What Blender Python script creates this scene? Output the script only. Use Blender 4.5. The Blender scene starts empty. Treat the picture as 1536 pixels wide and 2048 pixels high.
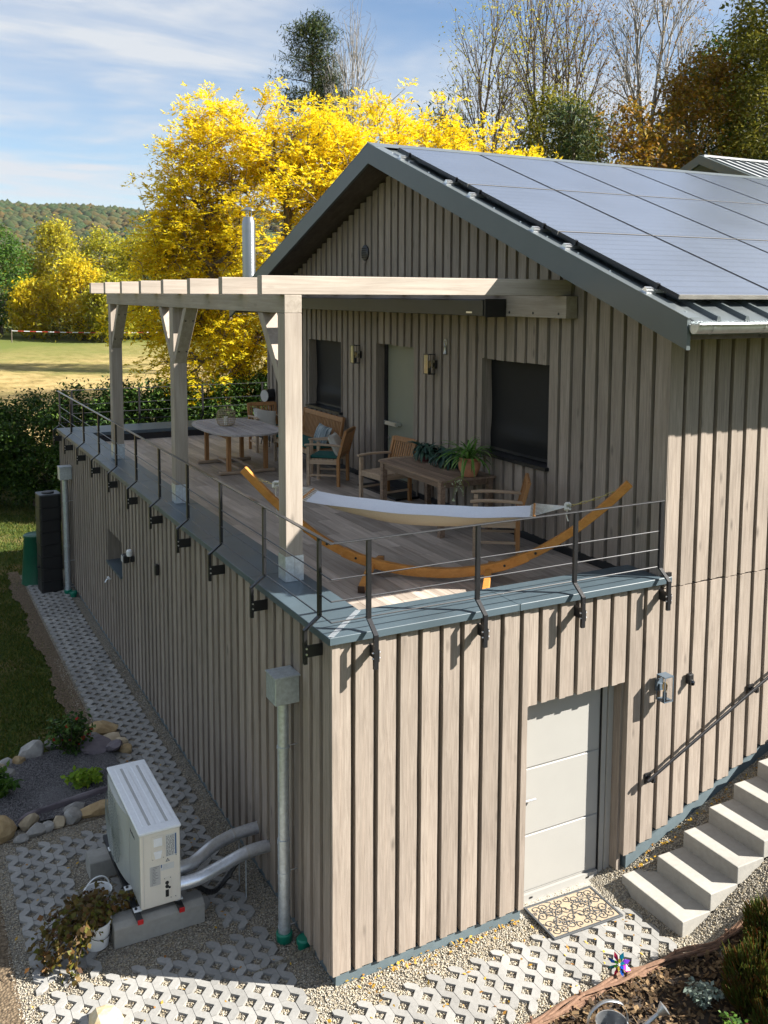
import bpy, bmesh, math, random
import numpy as np
from mathutils import Vector, Matrix
random.seed(11)
rng = np.random.default_rng(11)
RAD = math.radians
sc = bpy.context.scene
col = sc.collection

# ------------------------------------------------------------------ camera
cd = bpy.data.cameras.new('camera')
cam = bpy.data.objects.new('camera', cd)
col.objects.link(cam)
sc.camera = cam
cd.sensor_fit = 'HORIZONTAL'
cd.sensor_width = 36.0
cd.lens = 36.0 * 1901.9 / 1536.0
cd.shift_x = -0.00534
cd.shift_y = -0.1567
cd.clip_start = 0.1
cd.clip_end = 6000
_yaw, _pit, _rol = RAD(-28.0), RAD(-5.827), RAD(0.2765)
_F = Vector((-math.sin(_yaw) * math.cos(_pit), math.cos(_yaw) * math.cos(_pit), math.sin(_pit)))
_R0 = Vector((math.cos(_yaw), math.sin(_yaw), 0))
_U0 = _R0.cross(_F)
_R = _R0 * math.cos(_rol) + _U0 * math.sin(_rol)
_U = -_R0 * math.sin(_rol) + _U0 * math.cos(_rol)
cam.matrix_world = Matrix(((_R.x, _U.x, -_F.x, -3.2165), (_R.y, _U.y, -_F.y, -7.0383), (_R.z, _U.z, -_F.z, 6.0535), (0, 0, 0, 1)))

# ------------------------------------------------------------------ world: clear sky with thin cirrus
SUN_DIR = Vector((0.688, -0.445, 0.574)).normalized()      # towards the sun
SUN_EL = math.asin(SUN_DIR.z)
SUN_AZ = math.atan2(SUN_DIR.x, SUN_DIR.y)                   # clockwise from +Y
w = bpy.data.worlds.new('World')
sc.world = w
w.use_nodes = True
nt = w.node_tree
nt.nodes.clear()
def wn(t, **k):
    n = nt.nodes.new(t)
    for a, b in k.items():
        setattr(n, a, b)
    return n
wl = nt.links.new
out = wn('ShaderNodeOutputWorld')
bg = wn('ShaderNodeBackground')
sky = wn('ShaderNodeTexSky', sky_type='NISHITA')
sky.sun_disc = False
sky.sun_elevation = SUN_EL
sky.sun_rotation = SUN_AZ
sky.altitude = 300
sky.air_density = 1.0
sky.dust_density = 0.35
sky.ozone_density = 1.6
tc = wn('ShaderNodeTexCoord')
sep = wn('ShaderNodeSeparateXYZ')
wl(tc.outputs['Generated'], sep.inputs[0])
zz = wn('ShaderNodeMath', operation='MAXIMUM'); zz.inputs[1].default_value = 0.0
wl(sep.outputs['Z'], zz.inputs[0])
za = wn('ShaderNodeMath', operation='ADD'); za.inputs[1].default_value = 0.10
wl(zz.outputs[0], za.inputs[0])
dx = wn('ShaderNodeMath', operation='DIVIDE'); wl(sep.outputs['X'], dx.inputs[0]); wl(za.outputs[0], dx.inputs[1])
dy = wn('ShaderNodeMath', operation='DIVIDE'); wl(sep.outputs['Y'], dy.inputs[0]); wl(za.outputs[0], dy.inputs[1])
cmb = wn('ShaderNodeCombineXYZ'); wl(dx.outputs[0], cmb.inputs[0]); wl(dy.outputs[0], cmb.inputs[1])
def cloud(rot, sx, sy, scale, detail, lo, hi, off):
    mp = wn('ShaderNodeMapping')
    mp.inputs['Rotation'].default_value = (0, 0, RAD(rot))
    mp.inputs['Scale'].default_value = (sx, sy, 1)
    mp.inputs['Location'].default_value = (off, off * 0.7, 0)
    wl(cmb.outputs[0], mp.inputs[0])
    no = wn('ShaderNodeTexNoise')
    no.inputs['Scale'].default_value = scale
    no.inputs['Detail'].default_value = detail
    no.inputs['Roughness'].default_value = 0.58
    no.inputs['Distortion'].default_value = 0.6
    wl(mp.outputs[0], no.inputs['Vector'])
    mr = wn('ShaderNodeMapRange', interpolation_type='SMOOTHSTEP')
    mr.inputs[1].default_value = lo; mr.inputs[2].default_value = hi
    wl(no.outputs['Fac'], mr.inputs[0])
    return mr
c1 = cloud(-24, 0.6, 1.25, 0.8, 5, 0.32, 0.64, 3.1)
c2 = cloud(-34, 0.8, 1.9, 1.9, 7, 0.30, 0.78, 7.7)
mx = wn('ShaderNodeMath', operation='MULTIPLY'); wl(c1.outputs[0], mx.inputs[0]); wl(c2.outputs[0], mx.inputs[1])
ad = wn('ShaderNodeMath', operation='MULTIPLY_ADD'); ad.inputs[1].default_value = 0.55
wl(c1.outputs[0], ad.inputs[0]); wl(mx.outputs[0], ad.inputs[2])
am = wn('ShaderNodeMath', operation='MULTIPLY', use_clamp=True); am.inputs[1].default_value = 0.95
wl(ad.outputs[0], am.inputs[0])
mix = wn('ShaderNodeMixRGB')
mix.inputs['Color2'].default_value = (4.9, 5.2, 5.6, 1)
wl(am.outputs[0], mix.inputs['Fac'])
tint = wn('ShaderNodeMixRGB', blend_type='MULTIPLY'); tint.inputs['Fac'].default_value = 1.0
tint.inputs['Color2'].default_value = (0.93, 0.99, 1.05, 1)
wl(sky.outputs[0], tint.inputs['Color1'])
wl(tint.outputs[0], mix.inputs['Color1'])
wl(mix.outputs[0], bg.inputs['Color'])
bg.inputs['Strength'].default_value = 0.050
wl(bg.outputs[0], out.inputs['Surface'])

# ------------------------------------------------------------------ sun
sd = bpy.data.lights.new('sun', 'SUN')
sd.energy = 5.0
sd.angle = RAD(0.53)
sd.color = (1.0, 0.95, 0.87)
sun = bpy.data.objects.new('sun', sd)
col.objects.link(sun)
sun.rotation_euler = SUN_DIR.to_track_quat('Z', 'Y').to_euler()
sun.location = (20, -15, 25)

vs = sc.view_settings
vs.view_transform = 'Standard'
vs.look = 'None'
vs.exposure = 1.6
vs.gamma = 1.0
vs.use_curve_mapping = False
cy = sc.cycles
cy.max_bounces = 6; cy.diffuse_bounces = 3; cy.glossy_bounces = 3; cy.transmission_bounces = 4; cy.transparent_max_bounces = 4
cy.caustics_reflective = False; cy.caustics_refractive = False
cy.use_adaptive_sampling = True; cy.adaptive_threshold = 0.02
cy.use_denoising = True

# ------------------------------------------------------------------ helpers
class MB:
    def __init__(s):
        s.v = []; s.f = []; s.m = []
    def add(s, vs_, fs, mi=0):
        o = len(s.v)
        s.v += [tuple(p) for p in vs_]
        s.f += [tuple(i + o for i in f) for f in fs]
        s.m += [mi] * len(fs)
        return s
    def box(s, x0, x1, y0, y1, z0, z1, mi=0, M=None):
        p = [(x0, y0, z0), (x1, y0, z0), (x1, y1, z0), (x0, y1, z0), (x0, y0, z1), (x1, y0, z1), (x1, y1, z1), (x0, y1, z1)]
        if M is not None:
            p = [tuple(M @ Vector(q)) for q in p]
        return s.add(p, [(0, 3, 2, 1), (4, 5, 6, 7), (0, 1, 5, 4), (1, 2, 6, 5), (2, 3, 7, 6), (3, 0, 4, 7)], mi)
    def beam(s, a, b, wd, h, up=(0, 0, 1), mi=0):
        a = Vector(a); b = Vector(b); d = (b - a).normalized(); up = Vector(up)
        sd_ = d.cross(up)
        if sd_.length < 1e-5:
            sd_ = d.cross(Vector((1, 0, 0)))
        sd_.normalize(); u = sd_.cross(d).normalized()
        q = []
        for c in (a, b):
            for i, j in ((-1, -1), (1, -1), (1, 1), (-1, 1)):
                q.append(c + sd_ * (i * wd / 2) + u * (j * h / 2))
        return s.add(q, [(3, 2, 1, 0), (4, 5, 6, 7), (0, 1, 5, 4), (1, 2, 6, 5), (2, 3, 7, 6), (3, 0, 4, 7)], mi)
    def tube(s, pts, r, n=8, mi=0, caps=True):
        P = [Vector(p) for p in pts]
        rs = r if isinstance(r, (list, tuple)) else [r] * len(P)
        o = len(s.v); ref = None
        for i, p in enumerate(P):
            t = (P[min(i + 1, len(P) - 1)] - P[max(i - 1, 0)]).normalized()
            if ref is None:
                ref = t.orthogonal().normalized()
            ref = (ref - t * ref.dot(t))
            ref = ref.normalized() if ref.length > 1e-6 else t.orthogonal().normalized()
            b = t.cross(ref)
            for k in range(n):
                a = 2 * math.pi * k / n
                s.v.append(tuple(p + (ref * math.cos(a) + b * math.sin(a)) * rs[i]))
        for i in range(len(P) - 1):
            for k in range(n):
                s.f.append((o + i * n + k, o + i * n + (k + 1) % n, o + (i + 1) * n + (k + 1) % n, o + (i + 1) * n + k)); s.m.append(mi)
        if caps:
            s.f.append(tuple(o + k for k in range(n))[::-1]); s.m.append(mi)
            s.f.append(tuple(o + (len(P) - 1) * n + k for k in range(n))); s.m.append(mi)
        return s
    def lathe(s, prof, n=24, c=(0, 0, 0), mi=0, cap0=True, cap1=True):
        o = len(s.v)
        for r, z in prof:
            for k in range(n):
                a = 2 * math.pi * k / n
                s.v.append((c[0] + r * math.cos(a), c[1] + r * math.sin(a), c[2] + z))
        for i in range(len(prof) - 1):
            for k in range(n):
                s.f.append((o + i * n + k, o + i * n + (k + 1) % n, o + (i + 1) * n + (k + 1) % n, o + (i + 1) * n + k)); s.m.append(mi)
        if cap0:
            s.f.append(tuple(o + k for k in range(n))[::-1]); s.m.append(mi)
        if cap1:
            s.f.append(tuple(o + (len(prof) - 1) * n + k for k in range(n))); s.m.append(mi)
        return s
    def prism(s, poly, z0, z1, mi=0):
        n = len(poly)
        s.add([(x, y, z0) for x, y in poly] + [(x, y, z1) for x, y in poly],
              [tuple(range(n))[::-1], tuple(range(n, 2 * n))] + [(i, (i + 1) % n, n + (i + 1) % n, n + i) for i in range(n)], mi)
        return s
    def strip(s, pts, wd, side, mi=0, th=0.0):
        # flat ribbon along pts, width list/scalar, side vector
        n = len(pts); ws = wd if isinstance(wd, (list, tuple)) else [wd] * n
        sv = Vector(side).normalized(); q = []
        for p, w_ in zip(pts, ws):
            q.append(Vector(p) - sv * w_ / 2); q.append(Vector(p) + sv * w_ / 2)
        return s.add(q, [(2 * i, 2 * i + 1, 2 * i + 3, 2 * i + 2) for i in range(n - 1)], mi)
    def build(s, name, mats, parent=None, smooth=False, bevel=0.0, seg=1):
        me = bpy.data.meshes.new(name)
        me.from_pydata(s.v, [], s.f)
        if not isinstance(mats, (list, tuple)):
            mats = [mats]
        for m_ in mats:
            me.materials.append(M[m_] if isinstance(m_, str) else m_)
        if len(mats) > 1:
            me.polygons.foreach_set('material_index', s.m)
        if smooth:
            me.polygons.foreach_set('use_smooth', [True] * len(me.polygons))
        me.update()
        o = bpy.data.objects.new(name, me)
        col.objects.link(o)
        if parent is not None:
            o.parent = parent
        if bevel:
            bm_ = o.modifiers.new('bevel', 'BEVEL'); bm_.width = bevel; bm_.segments = seg; bm_.limit_method = 'ANGLE'
        if smooth:
            try:
                me.set_sharp_from_angle(angle=RAD(35))
            except Exception:
                pass
        return o

def np_mesh(name, verts, faces, mat, parent=None, smooth=False):
    me = bpy.data.meshes.new(name)
    verts = np.asarray(verts, np.float32); faces = np.asarray(faces, np.int32)
    k = faces.shape[1]
    me.vertices.add(len(verts)); me.vertices.foreach_set('co', verts.ravel())
    me.loops.add(faces.size); me.loops.foreach_set('vertex_index', faces.ravel())
    me.polygons.add(len(faces))
    me.polygons.foreach_set('loop_start', np.arange(0, faces.size, k, dtype=np.int32))
    me.polygons.foreach_set('loop_total', np.full(len(faces), k, np.int32))
    if smooth:
        me.polygons.foreach_set('use_smooth', np.ones(len(faces), bool))
    me.materials.append(M[mat] if isinstance(mat, str) else mat)
    me.update(calc_edges=True)
    o = bpy.data.objects.new(name, me)
    col.objects.link(o)
    if parent is not None:
        o.parent = parent
    return o

def tag(o, label=None, cat=None, group=None, kind=None):
    if label: o['label'] = label
    if cat: o['category'] = cat
    if group: o['group'] = group
    if kind: o['kind'] = kind
    return o
def thing(name, label, cat, loc=(0, 0, 0), rz=0.0, group=None):
    o = bpy.data.objects.new(name, None)
    o.empty_display_size = 0.1
    col.objects.link(o)
    o.location = loc; o.rotation_euler = (0, 0, rz)
    return tag(o, label, cat, group)
def copy_tree(o, parent=None):
    c = o.copy(); col.objects.link(c)
    if parent is not None: c.parent = parent
    for ch in list(o.children):
        copy_tree(ch, c)
    return c

# ------------------------------------------------------------------ materials
M = {}
def mat(name, c, rough=0.6, metal=0.0, var=0.15, scale=6.0, stretch=(1, 1, 1), bump=0.0, bscale=None, rnd=0.0, c2=None, spec=0.5, detail=6, coat=0.0, low=0.0, trans=0.0):
    m = bpy.data.materials.new(name); m.use_nodes = True
    n = m.node_tree.nodes; l = m.node_tree.links
    b = n['Principled BSDF']
    b.inputs['Roughness'].default_value = rough
    b.inputs['Metallic'].default_value = metal
    b.inputs['Specular IOR Level'].default_value = spec
    if coat: b.inputs['Coat Weight'].default_value = coat
    t = n.new('ShaderNodeTexCoord')
    oi = n.new('ShaderNodeObjectInfo')
    vec = n.new('ShaderNodeVectorMath'); vec.operation = 'MULTIPLY_ADD'
    vec.inputs[1].default_value = (9.1, 7.3, 5.7)
    l.new(oi.outputs['Random'], vec.inputs[0]); l.new(t.outputs['Object'], vec.inputs[2])
    mp = n.new('ShaderNodeMapping'); mp.inputs['Scale'].default_value = stretch
    l.new(vec.outputs[0], mp.inputs[0])
    no = n.new('ShaderNodeTexNoise'); no.inputs['Scale'].default_value = scale; no.inputs['Detail'].default_value = detail
    no.inputs['Roughness'].default_value = 0.62
    l.new(mp.outputs[0], no.inputs['Vector'])
    mr = n.new('ShaderNodeMapRange'); mr.inputs[1].default_value = 0.28; mr.inputs[2].default_value = 0.72
    l.new(no.outputs['Fac'], mr.inputs[0])
    mx_ = n.new('ShaderNodeMixRGB')
    if c2 is None:
        a_ = [max(0, x * (1 - var)) for x in c]; b_ = [min(1, x * (1 + var)) for x in c]
    else:
        a_, b_ = c, c2
    mx_.inputs['Color1'].default_value = (*a_, 1); mx_.inputs['Color2'].default_value = (*b_, 1)
    l.new(mr.outputs[0], mx_.inputs['Fac'])
    last = mx_.outputs[0]
    if low:
        n2 = n.new('ShaderNodeTexNoise'); n2.inputs['Scale'].default_value = 1.3; n2.inputs['Detail'].default_value = 3
        l.new(vec.outputs[0], n2.inputs['Vector'])
        r2 = n.new('ShaderNodeMapRange'); r2.inputs[1].default_value = 0.3; r2.inputs[2].default_value = 0.7; r2.inputs[3].default_value = 1 - low; r2.inputs[4].default_value = 1 + low
        l.new(n2.outputs['Fac'], r2.inputs[0])
        m2 = n.new('ShaderNodeVectorMath'); m2.operation = 'SCALE'
        l.new(last, m2.inputs[0]); l.new(r2.outputs[0], m2.inputs['Scale'])
        last = m2.outputs[0]
    if rnd:
        r3 = n.new('ShaderNodeMapRange'); r3.inputs[3].default_value = 1 - rnd; r3.inputs[4].default_value = 1 + rnd
        l.new(oi.outputs['Random'], r3.inputs[0])
        m3 = n.new('ShaderNodeVectorMath'); m3.operation = 'SCALE'
        l.new(last, m3.inputs[0]); l.new(r3.outputs[0], m3.inputs['Scale'])
        last = m3.outputs[0]
    l.new(last, b.inputs['Base Color'])
    if bump:
        bp = n.new('ShaderNodeBump'); bp.inputs['Strength'].default_value = bump; bp.inputs['Distance'].default_value = 0.01
        if bscale:
            n4 = n.new('ShaderNodeTexNoise'); n4.inputs['Scale'].default_value = bscale; n4.inputs['Detail'].default_value = 5
            l.new(mp.outputs[0], n4.inputs['Vector']); l.new(n4.outputs['Fac'], bp.inputs['Height'])
        else:
            l.new(no.outputs['Fac'], bp.inputs['Height'])
        l.new(bp.outputs[0], b.inputs['Normal'])
    if trans:
        b.inputs['Transmission Weight'].default_value = trans
    M[name] = m
    return m

def wood(name, c, c2, axis=2, fine=38.0, rough=0.75, rnd=0.1, knots=0.25, bump=0.25):
    """weathered timber: long fibres along one axis, broad tone bands, knots"""
    m = bpy.data.materials.new(name); m.use_nodes = True
    n = m.node_tree.nodes; l = m.node_tree.links
    b = n['Principled BSDF']; b.inputs['Roughness'].default_value = rough; b.inputs['Specular IOR Level'].default_value = 0.25
    t = n.new('ShaderNodeTexCoord'); oi = n.new('ShaderNodeObjectInfo')
    vec = n.new('ShaderNodeVectorMath'); vec.operation = 'MULTIPLY_ADD'; vec.inputs[1].default_value = (13.1, 17.3, 11.7)
    l.new(oi.outputs['Random'], vec.inputs[0]); l.new(t.outputs['Object'], vec.inputs[2])
    st = [1, 1, 1]; st[axis] = 0.045
    mp = n.new('ShaderNodeMapping'); mp.inputs['Scale'].default_value = st
    l.new(vec.outputs[0], mp.inputs[0])
    no = n.new('ShaderNodeTexNoise'); no.inputs['Scale'].default_value = fine; no.inputs['Detail'].default_value = 8; no.inputs['Roughness'].default_value = 0.7; no.inputs['Distortion'].default_value = 0.8
    l.new(mp.outputs[0], no.inputs['Vector'])
    mr = n.new('ShaderNodeMapRange'); mr.inputs[1].default_value = 0.3; mr.inputs[2].default_value = 0.7
    l.new(no.outputs['Fac'], mr.inputs[0])
    mx_ = n.new('ShaderNodeMixRGB'); mx_.inputs['Color1'].default_value = (*c, 1); mx_.inputs['Color2'].default_value = (*c2, 1)
    l.new(mr.outputs[0], mx_.inputs['Fac'])
    st2 = [1, 1, 1]; st2[axis] = 0.22
    mp2 = n.new('ShaderNodeMapping'); mp2.inputs['Scale'].default_value = st2
    l.new(vec.outputs[0], mp2.inputs[0])
    n2 = n.new('ShaderNodeTexNoise'); n2.inputs['Scale'].default_value = 7; n2.inputs['Detail'].default_value = 4
    l.new(mp2.outputs[0], n2.inputs['Vector'])
    r2 = n.new('ShaderNodeMapRange'); r2.inputs[1].default_value = 0.3; r2.inputs[2].default_value = 0.7; r2.inputs[3].default_value = 0.90; r2.inputs[4].default_value = 1.08
    l.new(n2.outputs['Fac'], r2.inputs[0])
    s1 = n.new('ShaderNodeVectorMath'); s1.operation = 'SCALE'
    l.new(mx_.outputs[0], s1.inputs[0]); l.new(r2.outputs[0], s1.inputs['Scale'])
    # knots
    st3 = [1, 1, 1]; st3[axis] = 0.35
    mp3 = n.new('ShaderNodeMapping'); mp3.inputs['Scale'].default_value = st3
    l.new(vec.outputs[0], mp3.inputs[0])
    vo = n.new('ShaderNodeTexVoronoi'); vo.inputs['Scale'].default_value = 4.5
    l.new(mp3.outputs[0], vo.inputs['Vector'])
    r4 = n.new('ShaderNodeMapRange'); r4.inputs[1].default_value = 0.03; r4.inputs[2].default_value = 0.13; r4.inputs[3].default_value = 1 - knots * 1.6; r4.inputs[4].default_value = 1.0
    l.new(vo.outputs['Distance'], r4.inputs[0])
    r3 = n.new('ShaderNodeMapRange'); r3.inputs[3].default_value = 1 - rnd; r3.inputs[4].default_value = 1 + rnd
    l.new(oi.outputs['Random'], r3.inputs[0])
    mm = n.new('ShaderNodeMath'); mm.operation = 'MULTIPLY'
    l.new(r3.outputs[0], mm.inputs[0]); l.new(r4.outputs[0], mm.inputs[1])
    s2 = n.new('ShaderNodeVectorMath'); s2.operation = 'SCALE'
    l.new(s1.outputs[0], s2.inputs[0]); l.new(mm.outputs[0], s2.inputs['Scale'])
    l.new(s2.outputs[0], b.inputs['Base Color'])
    bp = n.new('ShaderNodeBump'); bp.inputs['Strength'].default_value = bump; bp.inputs['Distance'].default_value = 0.006
    l.new(no.outputs['Fac'], bp.inputs['Height']); l.new(bp.outputs[0], b.inputs['Normal'])
    M[name] = m
    return m

def leafmat(name, cols, transl=0.4, rough=0.6):
    """leaves: every leaf its own tone out of a ramp, light shining through"""
    m = bpy.data.materials.new(name); m.use_nodes = True
    n = m.node_tree.nodes; l = m.node_tree.links
    n.remove(n['Principled BSDF']); o = n['Material Output']
    g = n.new('ShaderNodeNewGeometry')
    cr = n.new('ShaderNodeValToRGB'); e = cr.color_ramp.elements
    while len(e) < len(cols): e.new(0.5)
    for i, c in enumerate(cols):
        e[i].position = i / max(1, len(cols) - 1); e[i].color = (*c, 1)
    l.new(g.outputs['Random Per Island'], cr.inputs['Fac'])
    d = n.new('ShaderNodeBsdfPrincipled'); d.inputs['Roughness'].default_value = rough; d.inputs['Specular IOR Level'].default_value = 0.25
    tr = n.new('ShaderNodeBsdfTranslucent'); mx_ = n.new('ShaderNodeMixShader'); mx_.inputs[0].default_value = transl
    l.new(cr.outputs[0], d.inputs['Base Color']); l.new(cr.outputs[0], tr.inputs['Color'])
    l.new(d.outputs[0], mx_.inputs[1]); l.new(tr.outputs[0], mx_.inputs[2]); l.new(mx_.outputs[0], o.inputs['Surface'])
    M[name] = m
    return m

wood('board', (0.205, 0.168, 0.136), (0.36, 0.305, 0.255), 2, fine=48, rnd=0.10, knots=0.28)
wood('timber', (0.30, 0.25, 0.205), (0.445, 0.385, 0.325), 2, fine=26, rnd=0.06, knots=0.25, bump=0.15)
wood('timber_x', (0.315, 0.265, 0.22), (0.455, 0.395, 0.335), 0, fine=26, rnd=0.06, knots=0.25, bump=0.15)
wood('timber_y', (0.29, 0.245, 0.20), (0.42, 0.365, 0.305), 1, fine=26, rnd=0.06, knots=0.25, bump=0.15)
wood('plank', (0.25, 0.205, 0.165), (0.50, 0.43, 0.37), 1, fine=16, rough=0.42, rnd=0.26, knots=0.1, bump=0.05)
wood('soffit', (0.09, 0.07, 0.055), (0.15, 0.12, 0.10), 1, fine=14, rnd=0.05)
wood('teak', (0.27, 0.125, 0.045), (0.42, 0.215, 0.085), 2, fine=30, rough=0.5, rnd=0.12, knots=0.05, bump=0.08)
wood('teak_pale', (0.33, 0.235, 0.155), (0.48, 0.36, 0.25), 0, fine=30, rough=0.65, rnd=0.1, knots=0.05, bump=0.08)
wood('teak_grey', (0.27, 0.245, 0.235), (0.46, 0.42, 0.40), 1, fine=22, rough=0.7, rnd=0.16, knots=0.05, bump=0.1)
wood('teak_dark', (0.13, 0.085, 0.055), (0.32, 0.225, 0.16), 1, fine=22, rough=0.6, rnd=0.2, knots=0.05, bump=0.1)
wood('larch', (0.42, 0.165, 0.035), (0.58, 0.27, 0.07), 0, fine=20, rough=0.4, rnd=0.05, knots=0.05, bump=0.05)
mat('coping_metal', (0.066, 0.094, 0.112), rough=0.42, metal=0.0, var=0.10, scale=3, spec=0.6, low=0.08, rnd=0.04)
mat('verge_metal', (0.075, 0.092, 0.095), rough=0.40, var=0.06, scale=2, spec=0.6)
mat('roof_metal', (0.22, 0.25, 0.26), rough=0.32, metal=0.6, var=0.06, scale=2)
mat('plinth', (0.10, 0.135, 0.15), rough=0.7, var=0.12, scale=9, low=0.1)
mat('black_metal', (0.012, 0.012, 0.014), rough=0.38, var=0.2, scale=20)
mat('rail_steel', (0.045, 0.046, 0.050), rough=0.30, metal=0.3, var=0.2, scale=20, spec=0.7)
mat('bar_steel', (0.55, 0.56, 0.57), rough=0.28, metal=1.0, var=0.05, scale=20)
mat('zinc', (0.48, 0.50, 0.52), rough=0.36, metal=0.85, var=0.16, scale=14, low=0.1)
mat('galv', (0.55, 0.60, 0.64), rough=0.42, metal=0.7, var=0.20, scale=26, low=0.12)
mat('alu', (0.78, 0.79, 0.80), rough=0.30, metal=0.9, var=0.08, scale=60)
mat('inox', (0.36, 0.365, 0.37), rough=0.34, metal=1.0, var=0.03, scale=3)
mat('wall_core', (0.03, 0.027, 0.024), rough=0.9)
mat('door_white', (0.35, 0.342, 0.318), rough=0.42, var=0.02, scale=4)
mat('door_olive', (0.20, 0.205, 0.155), rough=0.5, var=0.04, scale=4)
mat('blind_black', (0.008, 0.0085, 0.010), rough=0.6, var=0.2, scale=3, spec=0.25)
mat('glass_dark', (0.006, 0.007, 0.008), rough=0.04, var=0.1, spec=0.8)
mat('solar_glass', (0.092, 0.112, 0.155), rough=0.20, var=0.10, scale=40, stretch=(0.2, 6, 6), spec=1.0, low=0.08)
_nt = M['solar_glass'].node_tree
_pb = _nt.nodes['Principled BSDF']; _src = _pb.inputs['Base Color'].links[0].from_socket
_tc = _nt.nodes.new('ShaderNodeTexCoord'); _wv = _nt.nodes.new('ShaderNodeTexWave'); _wv.bands_direction = 'Y'; _wv.inputs['Scale'].default_value = 1.93; _wv.inputs['Distortion'].default_value = 0.0
_mr = _nt.nodes.new('ShaderNodeMapRange'); _mr.inputs[1].default_value = 0.90; _mr.inputs[2].default_value = 1.0; _mr.inputs[3].default_value = 1.0; _mr.inputs[4].default_value = 0.72
_sc = _nt.nodes.new('ShaderNodeVectorMath'); _sc.operation = 'SCALE'
_nt.links.new(_tc.outputs['Object'], _wv.inputs['Vector']); _nt.links.new(_wv.outputs['Fac'], _mr.inputs[0]); _nt.links.new(_src, _sc.inputs[0]); _nt.links.new(_mr.outputs[0], _sc.inputs['Scale']); _nt.links.new(_sc.outputs[0], _pb.inputs['Base Color'])
mat('solar_frame', (0.014, 0.014, 0.016), rough=0.4, var=0.1)
mat('solar_edge', (0.40, 0.37, 0.33), rough=0.4, metal=0.6, var=0.1)
mat('lamp_green', (0.10, 0.115, 0.10), rough=0.3, var=0.1)
mat('lamp_grey', (0.085, 0.115, 0.145), rough=0.4, var=0.08)
mat('concrete', (0.32, 0.308, 0.278), rough=0.85, var=0.10, scale=16, low=0.10, bump=0.12, bscale=60)
mat('paver', (0.272, 0.266, 0.25), rough=0.85, var=0.12, scale=30, rnd=0.12, low=0.14, bump=0.15, bscale=90)
mat('green_plastic', (0.004, 0.17, 0.105), rough=0.4, var=0.08)
mat('green_barrel', (0.006, 0.085, 0.045), rough=0.38, var=0.12)
mat('black_plastic', (0.011, 0.011, 0.012), rough=0.45, var=0.2, scale=9)
mat('white_plastic', (0.82, 0.83, 0.83), rough=0.35, var=0.03)
mat('ac_beige', (0.74, 0.69, 0.60), rough=0.45, var=0.03, scale=5)
mat('ac_white', (0.84, 0.85, 0.86), rough=0.45, var=0.05, scale=24)
mat('ac_grille', (0.27, 0.29, 0.27), rough=0.5, var=0.1)
mat('ac_front', (0.45, 0.46, 0.42), rough=0.4, var=0.05)
mat('paper', (0.62, 0.62, 0.60), rough=0.6, var=0.03)
mat('paper_grey', (0.47, 0.465, 0.45), rough=0.6, var=0.05)
mat('ink', (0.06, 0.06, 0.07), rough=0.7)
mat('ink_blue', (0.06, 0.12, 0.26), rough=0.7)
mat('red_plastic', (0.52, 0.012, 0.014), rough=0.4, var=0.1)
mat('terracotta', (0.55, 0.25, 0.135), rough=0.75, var=0.12, scale=12, low=0.1)
mat('soil', (0.035, 0.025, 0.018), rough=0.95, var=0.4, scale=40)
mat('canvas_white', (0.70, 0.72, 0.76), rough=0.85, var=0.04, scale=60)
mat('canvas_beige', (0.58, 0.50, 0.38), rough=0.9, var=0.06, scale=60)
mat('rope', (0.70, 0.68, 0.62), rough=0.9, var=0.12, scale=90)
mat('chain', (0.55, 0.47, 0.20), rough=0.3, metal=0.9)
mat('cushion_green', (0.004, 0.075, 0.062), rough=0.85, var=0.15, scale=14)
mat('pillow_beige', (0.50, 0.48, 0.42), rough=0.9, var=0.08, scale=30)
mat('pillow_stripe', (0.05, 0.085, 0.11), rough=0.9, c2=(0.42, 0.46, 0.46), scale=9, stretch=(9, 0.4, 0.4), detail=1)
mat('wicker', (0.36, 0.28, 0.18), rough=0.8, var=0.25, scale=50)
mat('candle', (0.80, 0.77, 0.68), rough=0.5, var=0.02)
mat('rubber', (0.055, 0.06, 0.065), rough=0.7, var=0.15)
mat('coir', (0.36, 0.285, 0.195), rough=0.95, var=0.25, scale=120, bump=0.3)
mat('bark', (0.075, 0.058, 0.042), rough=0.95, c2=(0.19, 0.155, 0.12), scale=9, stretch=(1, 1, 0.3), bump=0.5)
mat('birch_bark', (0.13, 0.12, 0.11), rough=0.85, c2=(0.40, 0.38, 0.35), scale=5, stretch=(1, 1, 0.4), bump=0.2)
mat('twig', (0.085, 0.062, 0.048), rough=0.9, var=0.3)
mat('wattle', (0.13, 0.070, 0.042), rough=0.85, c2=(0.26, 0.15, 0.095), scale=30)
mat('stone_ochre', (0.26, 0.17, 0.075), rough=0.9, c2=(0.48, 0.36, 0.20), scale=7, bump=0.5, rnd=0.15)
mat('stone_grey', (0.20, 0.195, 0.185), rough=0.9, c2=(0.42, 0.40, 0.365), scale=7, bump=0.5, rnd=0.15)
mat('stone_slate', (0.125, 0.105, 0.12), rough=0.8, c2=(0.24, 0.21, 0.23), scale=5, bump=0.4, rnd=0.1)
mat('stone_tan', (0.33, 0.26, 0.17), rough=0.9, c2=(0.56, 0.47, 0.33), scale=7, bump=0.5, rnd=0.15)
mat('tape_red', (0.50, 0.02, 0.02), rough=0.6)
mat('tape_white', (0.78, 0.78, 0.78), rough=0.6)
mat('sensor_white', (0.78, 0.79, 0.80), rough=0.35, var=0.02)
mat('pale_roof', (0.42, 0.43, 0.44), rough=0.5, var=0.05)
mat('neighbour_wall', (0.45, 0.42, 0.37), rough=0.85)
leafmat('leaf_yellow', [(0.74, 0.48, 0.010), (0.84, 0.62, 0.012), (0.88, 0.69, 0.016), (0.86, 0.70, 0.030), (0.62, 0.58, 0.030), (0.90, 0.73, 0.040)], 0.55)
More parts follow.
